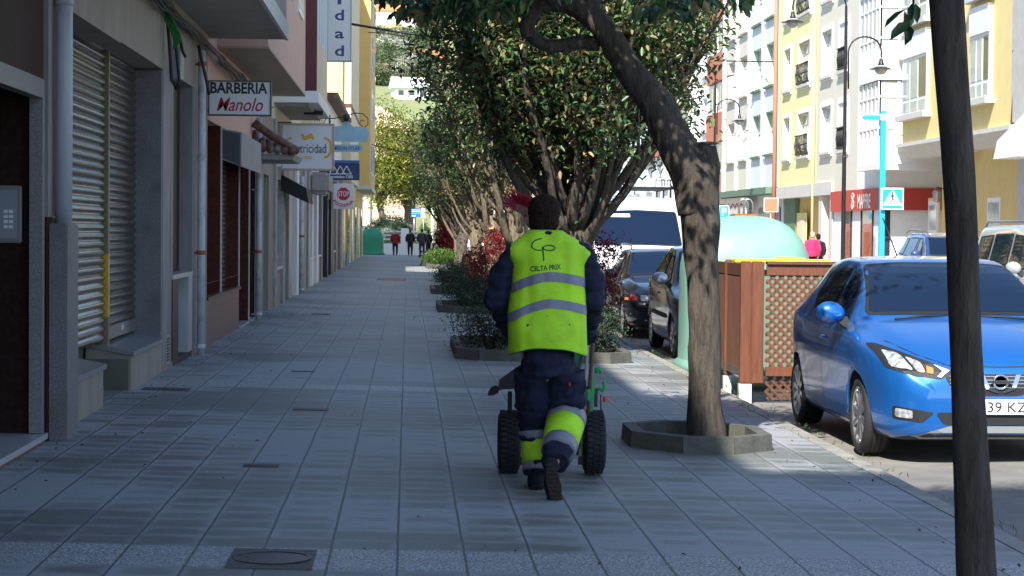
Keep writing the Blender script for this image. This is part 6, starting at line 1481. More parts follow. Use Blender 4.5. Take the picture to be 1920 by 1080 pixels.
# wooden fence
fn = empty('lattice_fence', (3.42, 20.6, -.17), 'reddish wooden lattice fence screening the containers at the kerb', 'fence')
FZ, FT = .02, 1.23
def post(x, y, w_=.10, m='wood_red', foot=True, top=FT+.03):
    q = MB(); q.bbox(x-w_/2, x+w_/2, y-w_/2, y+w_/2, .02, top, .012, m); p = q.build('post', None, fn)
    if foot: q = MB(); q.box(x-w_/2-.005, x+w_/2+.005, y-w_/2-.005, y+w_/2+.005, -.19, .02, 'white_paint'); q.build('post_shoe', None, p)
def lattice(x0, x1, y0, y1, z0, z1, m, p=.080, sl=.028, frame=True, yslats=None):
    """diagonal lattice in the plane from (x0,y0) to (x1,y1)"""
    A = Vector((x0, y0, 0)); B = Vector((x1, y1, 0)); Wd = (B-A).length; d = (B-A).normalized(); n = Vector((-d.y, d.x, 0)); H = z1-z0
    q = MB()
    for sgn, off in ((1, .006), (-1, -.006)):
        k = -H
        while k < Wd:
            a0, b0 = (k, 0), (k+H, H)
            u0 = max(0, k); v0 = u0-k; u1 = min(Wd, k+H); v1 = u1-k
            if u1-u0 > .02:
                if sgn < 0: v0, v1 = H-v0, H-v1
                P = A+d*u0+n*off+Vector((0, 0, z0+v0)); Q = A+d*u1+n*off+Vector((0, 0, z0+v1)); t = (Q-P).normalized(); s = t.cross(n).normalized()*sl/2; e = n*.005
                q.hexa([P-s-e, P+s-e, P+s+e, P-s+e, Q-s-e, Q+s-e, Q+s+e, Q-s+e])
            k += p*1.1
    q.build('lattice', m, fn)
post(3.42, 20.6, .11); post(3.535, 20.58, .12, foot=False); post(3.42, 21.75, .07); post(3.42, 24.0, .10)
mb = MB(); mb.box(3.63, 5.3, 20.57, 20.62, FT-.11, FT, 'wood_red'); mb.box(3.63, 5.3, 20.57, 20.62, .10, .19, 'wood_red'); mb.box(4.42, 4.56, 20.565, 20.625, .19, FT-.11, 'wood_red'); mb.box(3.63, 5.3, 20.54, 20.66, FT+.0, FT+.03, 'wood_brown'); mb.build('front_rails', None, fn)
lattice(3.63, 5.3, 20.6, 20.6, .19, FT-.11, 'wood_red'); lattice(3.63, 5.3, 20.63, 20.63, -.14, .10, 'wood_brown')
mb = MB(); mb.box(3.40, 3.44, 20.66, 24, FT-.12, FT, 'wood_brown'); mb.box(3.40, 3.44, 20.66, 24, .08, .16, 'concrete_dark'); mb.build('side_rails', None, fn)
q = MB(); y = 20.7
while y < 23.95: q.box(3.405, 3.425, y, y+.028, .16, FT-.12); y += .042
q.build('side_slats', 'wood_brown', fn)
# street lamps
def lamp_head(root, c):
    q = MB(); q.lathe([(.02, .30), (.05, .28), (.07, .18), (.10, .10), (.16, .03), (.27, -.02), (.36, -.04), (.36, -.055), (.24, -.04), (.02, -.03)], c, n=20); h = q.build('lamp_shade', 'iron', root, local=True)
    q = MB(); q.ell((c[0], c[1], c[2]-.06), (.2, .2, .17), 'lamp_bowl', 8); q.build('lamp_bowl', None, h, local=True)
mat('lamp_bowl', (.8, .8, .78), .1, var=.05, trans=.5)
def lamp(loc, label, H=9.35):
    root = empty('street_lamp', loc, label, 'street lamp', 'double armed street lamps on the far pavement')
    q = MB(); q.lathe([(.14, 0), (.14, .5), (.10, .6), (.075, .7), (.065, 4), (.055, 4.02), (.05, 7.6), (.04, H-.6)], (0, 0, 0), n=12, smooth=False); q.build('pole', 'iron', root, local=True)
    q = MB(); P = [(0, 0, H-.8)]+[(-.85+.85*cos(a), 0, H-.6+.62*sin(a)) for a in [pi*k/12 for k in range(13)]]; P.append((-1.7, 0, H-.75)); q.tube(P, .03, 8); q.build('arm', 'iron', root, local=True); lamp_head(root, (-1.7, 0, H-1.08))
    q = MB(); P = [(.10, 0, H-3.2)]+[(.10, 0, H-2.3)]+[(.62-.52*cos(a), 0, H-2.0+.45*sin(a)) for a in [pi*k/12 for k in range(13)]]; P.append((1.14, 0, H-2.2)); q.tube(P, .028, 8); q.build('arm', 'iron', root, local=True); lamp_head(root, (1.14, 0, H-2.52))
    return root
Y1 = 64.5; p = at(1581, 440, Y1)
l1 = lamp(Vector((p.x, Y1, -.03)), 'nearest double armed black street lamp, rising before the white gallery building'); index_children()
Y2 = 92; p = at(1338, 440, Y2); l2 = copy_tree(l1, label='second black street lamp before the salmon brick building'); l2.location = (p.x, Y2, -.03); l2.scale = (.97, .97, .97)
Y3 = 140; p = at(1140, 440, 126); l3 = copy_tree(l1, label='farthest black street lamp above the roof of the white van'); l3.location = (p.x, 126, -.03); l3.scale = (.80, .8, .72)
# pedestrian crossing sign with its cyan post
Ys = 58.0; root = empty('crossing_sign', (at(1653, 440, Ys).x, Ys, -.03), 'bright blue lit post carrying the square pedestrian crossing sign', 'road sign')
a = at(1653, 500, Ys); b_ = at(1656, 208, Ys); x_ = a.x
q = MB(); q.bbox(x_-.075, x_+.075, Ys, Ys+.15, -.03, b_.z, .01, 'cyan_paint'); q.build('post', None, root)
q = MB(); q.bbox(at(1620, 218, Ys).x, x_-.08, Ys+.02, Ys+.13, at(1640, 224, Ys).z, at(1640, 216, Ys).z, .01, 'cyan_paint'); q.build('arm', None, root)
q = MB(); q.bbox(x_-.09, x_+.16, Ys-.02, Ys+.17, at(1655, 226, Ys).z, at(1655, 214, Ys).z, .01, 'white_paint'); q.build('joint_box', None, root)
A = at(1652, 352, Ys-.1); B = at(1694, 394, Ys-.1)
q = MB(); q.bbox(A.x, B.x, Ys-.12, Ys-.06, B.z, A.z, .01, 'white_paint'); pn = q.build('sign_board', None, root)
q = MB(); e = .045; q.box(A.x+e, B.x-e, Ys-.125, Ys-.119, B.z+e, A.z-e, 'sign_cyan') if 'sign_cyan' in MATS else q.box(A.x+e, B.x-e, Ys-.125, Ys-.119, B.z+e, A.z-e, mat('sign_cyan', (.01, .36, .72), .4)); q.build('blue_field', None, pn)
cx = (A.x+B.x)/2; S_ = (B.x-A.x); zb_ = B.z+S_*.20
q = MB(); q.prism([(cx-S_*.42, zb_), (cx+S_*.42, zb_), (cx, zb_+S_*.72)], 'y', Ys-.131, Ys-.126, 'white_paint'); q.build('triangle', None, pn)
q = MB(); yz = Ys-.135
def seg2(p0, p1, r): q.tube([(cx+p0[0]*S_, yz, zb_+p0[1]*S_), (cx+p1[0]*S_, yz, zb_+p1[1]*S_)], r*S_, 6, 'black')
q.ell((cx, yz, zb_+.56*S_), (.035*S_, .005, .035*S_), 'black', 6)
seg2((0, .52), (.01, .30), .035); seg2((0, .47), (-.08, .36), .014); seg2((0, .47), (.09, .38), .014); seg2((0, .30), (-.09, .12), .02); seg2((.01, .30), (.10, .15), .02)
for k in range(-2, 3): seg2((k*.13-.02, .03), (k*.10, .12), .012)
q.build('walking_figure', None, pn)
# blue parking sign, traffic signal, no entry sign backs near the far shops
def small_sign(px, py0, py1, Y, wd, m, label, txt=None, tm='white_paint', pole=True):
    a = at(px, py0, Y); b_ = at(px, py1, Y); root = empty('road_sign', (a.x, Y, -.03), label, 'road sign')
    q = MB(); q.bbox(a.x-wd/2, a.x+wd/2, Y, Y+.03, b_.z, a.z, .01, 'white_paint'); bd = q.build('board', None, root); q = MB(); q.box(a.x-wd*.44, a.x+wd*.44, Y-.005, Y-.001, b_.z+.06*(a.z-b_.z), a.z-.06*(a.z-b_.z), m); q.build('field', None, bd)
    if txt: q = MB(); text_mb(q, txt, (a.x, Y-.006, (a.z+b_.z)/2), (a.z-b_.z)*.6, None, tm, bold=.02); q.build('lettering', None, bd)
    if pole: q = MB(); q.tube([(a.x, Y+.06, -.03), (a.x, Y+.06, a.z)], .03, 8, 'steel'); q.build('pole', None, root)
    return root
small_sign(1358, 385, 409, 86, .42, 'cyan_paint', 'small blue parking sign right of the leaning trunk', 'P')
ns = small_sign(1446, 371, 398, 70, .5, 'salmon_brick', 'red and white round sign seen edge on by the green shop front'); 
dr = empty('direction_sign', (at(783, 440, 138).x, 138, -.2), 'blue and white direction board with a pale side panel at the street end', 'road sign')
Y = 138; q = MB(); a, b_ = at(771, 391, Y), at(789, 407, Y); q.box(a.x, b_.x, Y, Y+.08, b_.z, a.z, 'sign_blue'); bd = q.build('board', None, dr)
q = MB(); zz = (a.z-b_.z); q.box(a.x+.02, b_.x-.02, Y-.006, Y-.001, b_.z+zz*.36, b_.z+zz*.52, 'cyan_paint'); q.box(a.x+.05, b_.x-.05, Y-.006, Y-.001, b_.z+zz*.62, b_.z+zz*.68, 'white_paint'); q.box(a.x+.05, b_.x-.05, Y-.006, Y-.001, b_.z+zz*.80, b_.z+zz*.86, 'white_paint'); q.box(a.x+.05, b_.x-.35, Y-.006, Y-.001, b_.z+zz*.08, b_.z+zz*.2, 'white_paint'); q.build('stripe', None, bd)
q = MB(); c = at(797, 391, Y); q.box(b_.x+.01, c.x, Y, Y+.06, at(790, 408, Y).z, c.z, 'white_paint'); q.build('side_panel', None, dr); q = MB(); q.tube([(a.x+.2, Y+.1, -.2), (a.x+.2, Y+.1, a.z)], .04, 6, 'steel'); q.tube([(c.x-.1, Y+.1, -.2), (c.x-.1, Y+.1, c.z)], .04, 6, 'steel'); q.build('pole', None, dr)
q = MB(); p_ = at(811, 400, 136); q.tube([(p_.x, 136, -.2), (p_.x, 136, at(811, 388, 136).z)], .09, 8); q.build('white_post', 'white_paint', None, loc=(p_.x, 136, -.2), label='plain white post right of the blue direction board', cat='post')
# white wall with rails at the street end
wl = empty('railing_wall', (0, 127.5, -.2), 'low white wall with square pillars and white tube rails closing the street', 'wall')
YW = 126.4; gp = at(700, 478, YW).z
q = MB(); q.box(-14, at(832, 460, YW).x, YW, YW+.25, -.25, at(700, 456, YW).z, 'white_paint'); q.build('base_wall', None, wl)
for px in (675, 759, 828):
    c = at(px, 430, YW); q = MB(); q.bbox(c.x-.24, c.x+.24, YW-.06, YW+.3, -.25, at(px, 428, YW).z, .02, 'white_paint'); q.build('pillar', None, wl)
for py in (434, 441, 448.5):
    z_ = at(700, py, YW).z; q = MB(); q.tube([(-14, YW+.12, z_), (at(828, py, YW).x, YW+.12, z_)], .045, 8, 'white_paint'); q.build('rail', None, wl)
# overhead wires
def wire(pts, Ys_, label, r=.018, sag=0):
    q = MB(); P = [at(px, py, y) for (px, py), y in zip(pts, Ys_)]; q.tube(P, r, 6); q.build('overhead_wire', 'cable', None, loc=P[0], label=label, cat='wire')
wire([(1340, 114), (1400, 115), (1470, 116), (1560, 115.5), (1650, 113), (1760, 106), (1850, 98), (1900, 94)], [100, 96, 91, 84, 77, 68, 60, 55.5], 'thin black wire crossing the upper facades on the right', .03)
wire([(658, 45), (700, 52), (760, 62), (820, 70), (900, 78)], [60, 60, 60, 60, 60], 'thick black wire sagging from the left buildings over the hillside', .035)
wire([(697, 271), (730, 279), (760, 286), (800, 292)], [100, 100, 100, 100], 'thin wire low across the yellow green tree at the street end', .02)
wire([(690, 61), (720, 61), (760, 70)], [62, 62, 62], 'thin pale wire just below the thick black wire', .012)
q = MB(); yy = 55.6; q.tube([at(1899, 94, 55.2), at(1904, 100, 55.2), at(1900, 180, 55.2), at(1893, 280, 55.2)], .03, 6); q.build('wall_cable', 'wood_brown', None, loc=at(1899, 280, 55.2), label='brown cable running down the edge of the yellow building', cat='cable')
wc = empty('wall_lantern', at(1768, 380, ry(1768, 360, X2)-.3), 'small grey wall lantern on the yellow ground floor near the trunk', 'lantern')
c = wloc(wc); q = MB(); q.lathe([(.05, 0), (.12, .04), (.15, .30), (.17, .32), (.06, .42)], (c.x-.2, c.y, c.z), n=8); q.build('lantern_body', 'steel', wc); q = MB(); q.tube([(c.x-.2, c.y, c.z+.42), (c.x-.2, c.y, c.z+.5), (c.x+.2, c.y, c.z+.4)], .02, 6); q.build('bracket', 'iron', wc)
# benches
def bench(loc, label, s=1.0):
    root = empty('park_bench', loc, label, 'bench', 'ornate benches facing across the pavement')
    for e in (0, 1.6):
        q = MB(); q.tube([(-.36, e, .36), (-.40, e, .43), (-.34, e, .47), (-.28, e, .42), (-.1, e, .41), (.16, e, .44), (.22, e, .62), (.28, e, .85), (.36, e, .90), (.40, e, .84)], .03, 8, nz=.2, nsc=14); q.tube([(-.28, e, .41), (-.22, e, .25), (-.30, e, .08), (-.34, e, 0)], .028, 8); q.tube([(.18, e, .44), (.16, e, .25), (.26, e, .1), (.30, e, 0)], .028, 8); q.tube([(-.24, e, .22), (0, e, .30), (.18, e, .22)], .02, 6); q.build('side_frame', 'bench_iron', root, local=True)
    q = MB()
    for k in range(6): x = -.30+k*.085; q.box(x, x+.065, -.03, 1.63, .435+.004*k, .465+.004*k)
    q.build('seat', 'wood_brown', root, local=True)
    q = MB()
    for k in range(5): z = .50+k*.082; x = .19+(z-.5)*.32; q.box(x-.015, x+.015, -.03, 1.63, z, z+.065)
    q.build('backrest', 'wood_brown', root, local=True); return root
b0 = at(835, 535, 55.2); bench(Vector((b0.x+.25, 55.2, gz(b0.x))), 'ornate iron bench with curled arms in the shade beyond the planted rings'); index_children()
bb = copy_tree([o for o in COL.objects if o.name == 'park_bench'][0], label='second bench, sunlit arm peeping out by the bright green shrub'); bb.location = (at(790, 490, 88).x+.3, 88, gz(1))
bb = copy_tree([o for o in COL.objects if o.name == 'park_bench'][0], label='third bench, a dark shape near the two farthest walkers'); bb.location = (at(800, 480, 104).x+.1, 104, gz(1))
# litter bin
lc = at(889, 500, 66); lb = empty('litter_bin', (lc.x, 66, gz(lc.x)), 'red brown slatted litter bin under the trees beyond the bench', 'litter bin')
for k in range(16):
    a = 2*pi*k/16; q = MB(); x, y = lc.x+.25*cos(a), 66+.25*sin(a); q.tube([(x, y, .12), (x, y, .78)], .035, 5, 'wood_brown', smooth=False); q.build('slat', None, lb)
q = MB(); q.lathe([(.22, .1), (.22, .76)], (lc.x, 66, 0), n=14, m='iron'); q.tube([(lc.x, 66, -.04), (lc.x, 66, .12)], .05, 8, 'iron'); q.build('bucket', None, lb)
q = MB(); q.ell((lc.x, 66, .82), (.2, .2, .13), mat('bag_grey', (.45, .48, .55), .4), 6); q.build('bag', None, lb)
# ------------------------------------------------------------------ people
def hand(mb, w, d, up, s=1.0, curl=1.2, side=1):
    """palm with four curled fingers and a thumb. w wrist, d direction of the palm, up = palm normal (back of hand), side = thumb side"""
    d = d.normalized(); n = up.normalized(); l = d.cross(n).normalized()*side
    mb.tube([w-d*.02*s, w+d*.03*s, w+d*.085*s], [.030*s, .038*s, .036*s], 10, flat=.55)
    for i, (o, L_, r) in enumerate(((-.027, .070, .0085), (-.009, .080, .009), (.009, .075, .0088), (.027, .060, .0078))):
        p = w+d*.08*s+l*(-o)*s; P = [p]; a = .15; q = p
        for k, f in enumerate((.42, .33, .25)):
            a += curl*(.5+.3*k)*(1+.08*i); q = q+(d*cos(a)-n*sin(a))*L_*f*s*1.1; P.append(q)
        mb.tube([P[0]-d*.015*s]+P, [r*s*1.15, r*s*1.1, r*s, r*s*.92, r*s*.75], 8)
    p = w+d*.03*s+l*.03*s; mb.tube([p-l*.01*s, p+l*.022*s+d*.018*s-n*.012*s, p+l*.024*s+d*.045*s-n*.03*s, p+l*.012*s+d*.062*s-n*.042*s], [.014*s, .012*s, .010*s, .008*s], 8)
def head_shape(mb, c, s, yaw=0):
    """skull, jaw, nose, ears, lips facing +y"""
    R = Matrix.Rotation(yaw, 3, 'Z')
    def E(o, r): mb.ell(Vector(c)+R @ (Vector(o)*s), tuple(x*s for x in r), None, 10, rot=R)
    E((0, -.01, .02), (.074, .092, .098)); E((0, .03, -.045), (.056, .062, .062)); E((0, .055, -.085), (.032, .03, .022))
    E((0, .088, -.015), (.012, .018, .026)); E((0, .098, -.03), (.014, .014, .011)); E((0, .083, -.058), (.022, .012, .008))
    for sg in (-1, 1): E((sg*.077, -.01, -.012), (.010, .020, .032)); E((sg*.03, .075, .012), (.016, .012, .010))
def face_eyes(c, s, root, yaw=0):
    R = Matrix.Rotation(yaw, 3, 'Z')
    for sg in (-1, 1):
        q = MB(); q.ell(Vector(c)+R @ (Vector((sg*.03, .083, .010))*s), (.010*s, .006*s, .006*s), 'white_paint', 6); q.ell(Vector(c)+R @ (Vector((sg*.03, .088, .010))*s), (.005*s, .003*s, .005*s), 'black', 5); q.build('eye', None, root)
def rm(mb, name, m, root, vox, sm=3, na=0, nsc=8):
    me = remesh(mb, vox, sm, na, nsc); setmat(me, m); off = wloc(root)
    for v in me.vertices: v.co -= off
    for p in me.polygons: p.use_smooth = True
    return link(name, me, root)
SW = 12.3
def S(px, py, dy=0): return at(px, py, SW+dy)
sw = empty('person', (S(1020, 918).x, SW+.05, gz(.83)), 'street sweeper in a lime reflective vest and navy workwear pushing a cart, seen from behind', 'person')
# body
b = MB(); hc = S(1021, 404, .22)
head_shape(b, hc, 1.08, -.12)
for g_s in (-1, 1): b.ell(hc+Vector((g_s*.106, .0, -.035)), (.013, .024, .036)); b.ell(hc+Vector((g_s*.07, .03, -.05)), (.03, .05, .05))
shL, shR = S(957, 478, .13), S(1100, 476, .13); elL, elR = S(931, 562, .08), S(1112, 560, .08); wrL, wrR = S(957, 622, .42), S(1108, 618, .42)
hipL, hipR = S(1000, 700, 0), S(1057, 700, 0); knL, knR = S(1001, 795, .13), S(1058, 800, .10); anL, anR = S(1004, 888, .05), S(1038, 866, -.36)
chest = S(1026, 510, .10); pel = S(1028, 680, 0)
b.tube([hc-Vector((0, .02, .07)), S(1023, 445, .15), S(1025, 465, .12)], [.058, .062, .08], 12)
b.tube([S(1025, 462, .12), chest, S(1027, 600, .04), pel, S(1028, 715, 0)], [.10, .14, .12, .12, .09], 14, flat=.6)
for a_, e_, w_, r in ((shL, elL, wrL, 1), (shR, elR, wrR, 1)): b.tube([S(1025, 468, .12), a_, (a_+e_)/2, e_, (e_+w_)/2, w_], [.07, .058, .05, .043, .038, .028], 10)
for h_, k_2, a_ in ((hipL, knL, anL), (hipR, knR, anR)): b.tube([h_, (h_+k_2)/2, k_2, (k_2+a_)/2, a_], [.085, .078, .055, .052, .036], 10)
rm(b, 'body', 'skin', sw, .011, 2); face_eyes(hc, 1.08, sw, -.12)
# hair
b = MB(); Rz = Matrix.Rotation(-.12, 3, 'Z')
def HE(o, r): b.ell(hc+Rz @ Vector(o), r, None, 12, rot=Rz)
HE((0, -.028, .032), (.102, .10, .100)); HE((0, -.055, -.03), (.094, .066, .092)); HE((0, -.06, -.085), (.055, .035, .03)); HE((0, .04, .085), (.072, .055, .038)); HE((-.055, -.02, .0), (.034, .05, .05)); HE((.055, -.02, .0), (.034, .05, .05))
rm(b, 'hair', 'hair_dark', sw, .008, 3, .006, 45)
# jacket
b = MB()
b.tube([S(1024, 452, .15), S(1025, 470, .13), chest, S(1027, 600, .05), S(1028, 640, 0)], [.075, .13, .175, .16, .15], 18, flat=.72)
for a_, e_, w_ in ((shL, elL, wrL), (shR, elR, wrR)):
    o = -1 if a_ is shL else 1
    b.tube([S(1025, 480, .12), a_+Vector((-o*.015, 0, -.01)), (a_+e_)/2+Vector((o*.008, 0, 0)), e_+Vector((0, -.01, 0)), (e_+w_)/2, w_+(e_-w_)*.05], [.11, .088, .078, .074, .060, .046], 14)
b.tube([S(1022, 436, .18), S(1023, 452, .15)], [.068, .09], 14)
rm(b, 'jacket', 'navy_cloth', sw, .010, 2, .017, 11)
# trousers
b = MB()
b.tube([S(1028, 640, .0), S(1028, 675, -.01), S(1029, 705, -.01)], [.165, .185, .175], 18, flat=.78)
b.tube([hipL+Vector((0, 0, .02)), S(999, 745, .05), knL, S(1004, 835, .10), S(1005, 868, .07), S(1005, 888, .05)], [.115, .112, .098, .078, .076, .078], 16)
b.tube([hipR+Vector((.005, 0, .02)), S(1061, 745, .03), S(1061, 785, .06), S(1054, 815, -.10), S(1046, 845, -.26), S(1041, 868, -.34)], [.125, .122, .115, .102, .088, .085], 16)
b.bbox(S(1078, 725).x-.02, S(1095, 725).x+.008, SW-.06, SW+.10, S(1080, 765).z, S(1080, 705).z, .02)
rm(b, 'trousers', 'navy_cloth', sw, .010, 2, .017, 10)
# leg bands as rings hugging the trouser legs
def band(P0, P1, r0, r1, nm, m, pr=.006):
    q = MB(); P0, P1 = Vector(P0), Vector(P1); q.tube([P0, P0.lerp(P1, .33), P0.lerp(P1, .66), P1], [r0+pr, r0*.67+r1*.33+pr, r0*.33+r1*.67+pr, r1+pr], 26, m, nz=.05, nsc=9); q.build(nm, None, sw)
band(S(1003, 808, .118), S(1004, 824, .11), .094, .086, 'reflective_band', 'reflective')
band(S(1004, 824.5, .11), S(1005, 869, .07), .086, .080, 'leg_band', 'hivis', .004)
band(S(1005, 869.5, .07), S(1005, 883, .055), .080, .078, 'reflective_band', 'reflective')
band(S(1062, 780, .045), S(1059, 797, -.02), .116, .112, 'reflective_band', 'reflective', .008)
band(S(1059, 797, -.02), S(1050, 833, -.20), .112, .098, 'leg_band', 'hivis')
band(S(1050, 833, -.20), S(1046, 848, -.27), .098, .093, 'reflective_band', 'reflective', .008)
q = MB(); c = S(1068, 720, -.165); q.box(c.x-.004, c.x+.005, c.y-.006, c.y+.03, c.z-.012, c.z+.012, 'lamp_red'); q.build('pocket_tag', None, sw)
# shoes
b = MB(); g0 = gz(.8)
f = Vector((S(1006, 915, .07).x, SW+.07, g0)); b.ell(f+Vector((0, .09, .05)), (.052, .14, .05)); b.ell(f+Vector((0, -.0, .07)), (.05, .07, .065)); b.tube([f+Vector((0, -.01, .05)), f+Vector((0, -.01, .15))], [.052, .056], 12); b.bbox(f.x-.05, f.x+.05, f.y-.06, f.y+.22, g0+.005, g0+.035, .012)
rm(b, 'shoe', 'black_cloth', sw, .009, 2)
hl_ = at(1033, 872, SW-.40); to_ = at(1041, 934, SW-.42); ax = (to_-hl_).normalized(); Rf = Matrix((Vector((1, 0, 0)), ax.cross(Vector((1, 0, 0))).normalized(), ax)).transposed()
b = MB(); mid = (hl_+to_)/2
b.ell(mid+Vector((0, .035, -.03)), (.053, .05, .095), rot=Rf); b.ell(hl_+Vector((.0, .04, -.0)), (.048, .055, .05)); b.ell(to_+Vector((0, .035, -.005)), (.05, .045, .035), rot=Rf); b.tube([hl_+Vector((.005, .05, .0)), anR], [.055, .058], 12)
rm(b, 'shoe', 'black_cloth', sw, .009, 2)
q = MB(); outl = []
for k in range(28):
    a = 2*pi*k/28; w_ = .046+.008*sin(a)*-1; outl.append((w_*cos(a)*(.82+.18*abs(sin(a-.5))), .118*sin(a)))
vs = []; bx, bz = Vector((1, 0, 0)), -ax; nb = bx.cross(bz).normalized(); nb = nb if nb.y < 0 else -nb
for o in (0, .022):
    for (x, z) in outl: vs.append(mid+bx*x+bz*z+nb*(o-.004))
q.add(vs, [tuple(range(28)), tuple(range(55, 27, -1))]+[(i, (i+1) % 28, 28+(i+1) % 28, 28+i) for i in range(28)], 'rubber_sole')
for k in range(9): c = mid+bz*(.098-k*.0245)+nb*.020; q.hexa([c-bx*.036+bz*-.006, c+bx*.036+bz*-.006, c+bx*.036+bz*.006, c-bx*.036+bz*.006, c-bx*.034+bz*-.005+nb*.006, c+bx*.034+bz*-.005+nb*.006, c+bx*.034+bz*.005+nb*.006, c-bx*.034+bz*.005+nb*.006], 'rubber_sole')
q.build('sole', None, sw)
# gloves
b = MB(); hand(b, wrR, Vector((.15, .9, -.35)), Vector((.25, .2, 1)), 1.1, 1.0, -1); b.tube([wrR-Vector((0, .06, -.02)), wrR+Vector((0, .01, 0))], [.043, .036], 10); rm(b, 'glove', 'glove', sw, .0055, 1)
b = MB(); hand(b, wrL, Vector((-.05, .9, -.35)), Vector((-.2, .2, 1)), 1.1, 1.0, 1); b.tube([wrL-Vector((0, .06, -.02)), wrL+Vector((0, .01, 0))], [.043, .036], 10); rm(b, 'glove', 'glove', sw, .0055, 1)
# vest
VR = [(660, 953, 1100, .185, 0), (640, 954, 1099, .185, .0), (600, 953, 1098, .182, .03), (560, 956, 1097, .178, .06), (530, 960, 1095, .172, .08), (500, 961, 1095, .165, .10), (484, 953, 1103, .152, .11), (474, 948, 1110, .14, .12), (466, 950, 1106, .125, .125), (458, 960, 1094, .11, .13), (449, 971, 1080, .10, .14), (440, 983, 1064, .085, .15), (432, 993, 1053, .07, .16)]
VZ = []
for (py, xl, xr, b__, dy) in VR:
    a0 = at(xl, py, SW+dy); a1 = at(xr, py, SW+dy); VZ.append(((a0.z+a1.z)/2, (a0.x+a1.x)/2, (a1.x-a0.x)/2, b__, SW+dy))
def vq(z, k):
    t = -z; keys = [(-v[0], v[k]) for v in VZ]
    keys.sort(); return interp(keys, t)
VN = 2.35
def fold(x, z):
    return .020*noise.noise(Vector((x*9, z*1.6, 3)))+.011*noise.noise(Vector((x*19, z*2.4, 9)))+.007*noise.noise(Vector((x*14, z*12, 1)))
def back(x, z, off=0):
    xc, a, b__, yc = vq(z, 1), vq(z, 2), vq(z, 3), vq(z, 4); u = min(.999, abs(x-xc)/a)
    return yc-b__*(1-u**VN)**(1/VN)+fold(x, z)-off
q = MB(); NZ, NT = 60, 72; vs = []; zmin, zmax = VZ[0][0], VZ[-1][0]
for i in range(NZ+1):
    for k in range(NT):
        th = 2*pi*k/NT; s_, c_ = sin(th), cos(th)
        z = zmin+(zmax-zmin)*i/NZ
        xc, a, b__, yc = vq(z, 1), vq(z, 2), vq(z, 3), vq(z, 4)
        x = xc+a*(abs(s_)**(2/VN))*(1 if s_ >= 0 else -1)
        if i < 8: z += (1-i/8)*(.045*max(0, 1-abs((x-xc+.02)/a)**1.5)-.012+.004*sin(x*28))
        y = back(x, z) if c_ > 0 else yc+b__*(abs(c_)**(2/VN))*.8
        vs.append((x, y, z))
q.add(vs, [(i*NT+k, i*NT+(k+1) % NT, (i+1)*NT+(k+1) % NT, (i+1)*NT+k) for i in range(NZ) for k in range(NT)], 'hivis', True)
vest = q.build('vest', None, sw)
so2 = vest.modifiers.new('s', 'SOLIDIFY'); so2.thickness = .004; so2.offset = 1
def strip(zf, w_, m, nm, x0=-1, x1=1, off=.008, n=50, parent=vest):
    q = MB(); vs = []
    for k in range(n+1):
        u = x0+(x1-x0)*k/n; u = sin(pi/2*max(-.997, min(.997, u)))
        for s_ in (0, 1):
            z0 = zf(u); xc, a = vq(z0, 1), vq(z0, 2); z = z0-w_*s_; x = xc+a*u; y_ = back(x, z, off); vs.append((xc+(a+.007)*u, y_, z))
    q.add(vs, [(2*k, 2*k+1, 2*k+3, 2*k+2) for k in range(n)], m, True); return q.build(nm, None, parent)
z1 = S(1030, 509, .08).z; z2 = S(1030, 559, .05).z
strip(lambda u: z1-.072*abs(min(u, 0))**1.7-.035*max(u, 0)**1.7, .056, 'reflective', 'reflective_tape')
strip(lambda u: z2-.092*abs(min(u, 0))**1.6-.042*max(u, 0)**1.7, .054, 'reflective', 'reflective_tape')
q = MB()   # dark piping round hem and armholes
hem = [vs_ for vs_ in vs[:NT]]
q.tube([Vector(v)+Vector((0, -.003, 0)) for v in hem]+[Vector(hem[0])], .0035, 5, 'vest_print')
for sg in (-1, 1):
    P = []
    for i in range(12):
        t = i/11; z = S(0, 470+90*t, .1).z; xc, a = vq(z, 1), vq(z, 2); x = xc+sg*a*(.985-.0*t); P.append((x, back(x, z, .004), z))
    q.tube(P, .004, 5, 'vest_print')
q.build('piping', None, vest)
q = MB()
def vp(cx, cy): px, py = 900+cx/3.857, 340+cy/3.857; p = S(px, py, .0); return (p.x, p.z)
def stroke(pts, r=.0042):
    P = []
    for cx, cy in pts: x, z = vp(cx, cy); P.append((x, back(x, z, .006), z))
    q.tube(P, r, 5, 'vest_print')
stroke([(452, 414), (425, 418), (398, 430), (380, 450), (374, 468), (380, 483), (398, 494), (425, 499), (448, 496)])
stroke([(500+43*cos(a), 482+19*sin(a)) for a in [pi*2*k/20-pi+.3 for k in range(20)]]+[(459, 478)]); stroke([(453, 474), (455, 520), (457, 573)], .005)
q.build('emblem_print', None, vest)
q = MB(); vt_, ft_ = text_poly('CELTA PRIX', 1, 0, .02); x0 = min(v.x for v in vt_); x1 = max(v.x for v in vt_); y0 = min(v.y for v in vt_); y1 = max(v.y for v in vt_); o = []
for v in vt_:
    u = (v.x-x0)/(x1-x0); t = (v.y-y0)/(y1-y0); x, z = vp(360+220*u, 652-18*u-38*t); o.append((x, back(x, z, .006), z))
q.add(o, ft_, 'vest_print'); q.build('lettering', None, vest)
for cx, cy, r in ((338, 1035, .011), (633, 1029, .005), (472, 966, .004)):
    q = MB(); x, z = vp(cx, cy); q.ell((x, back(x, z, .004), z), (r, .003, r*.8), 'black', 6); q.build('stain', None, vest)
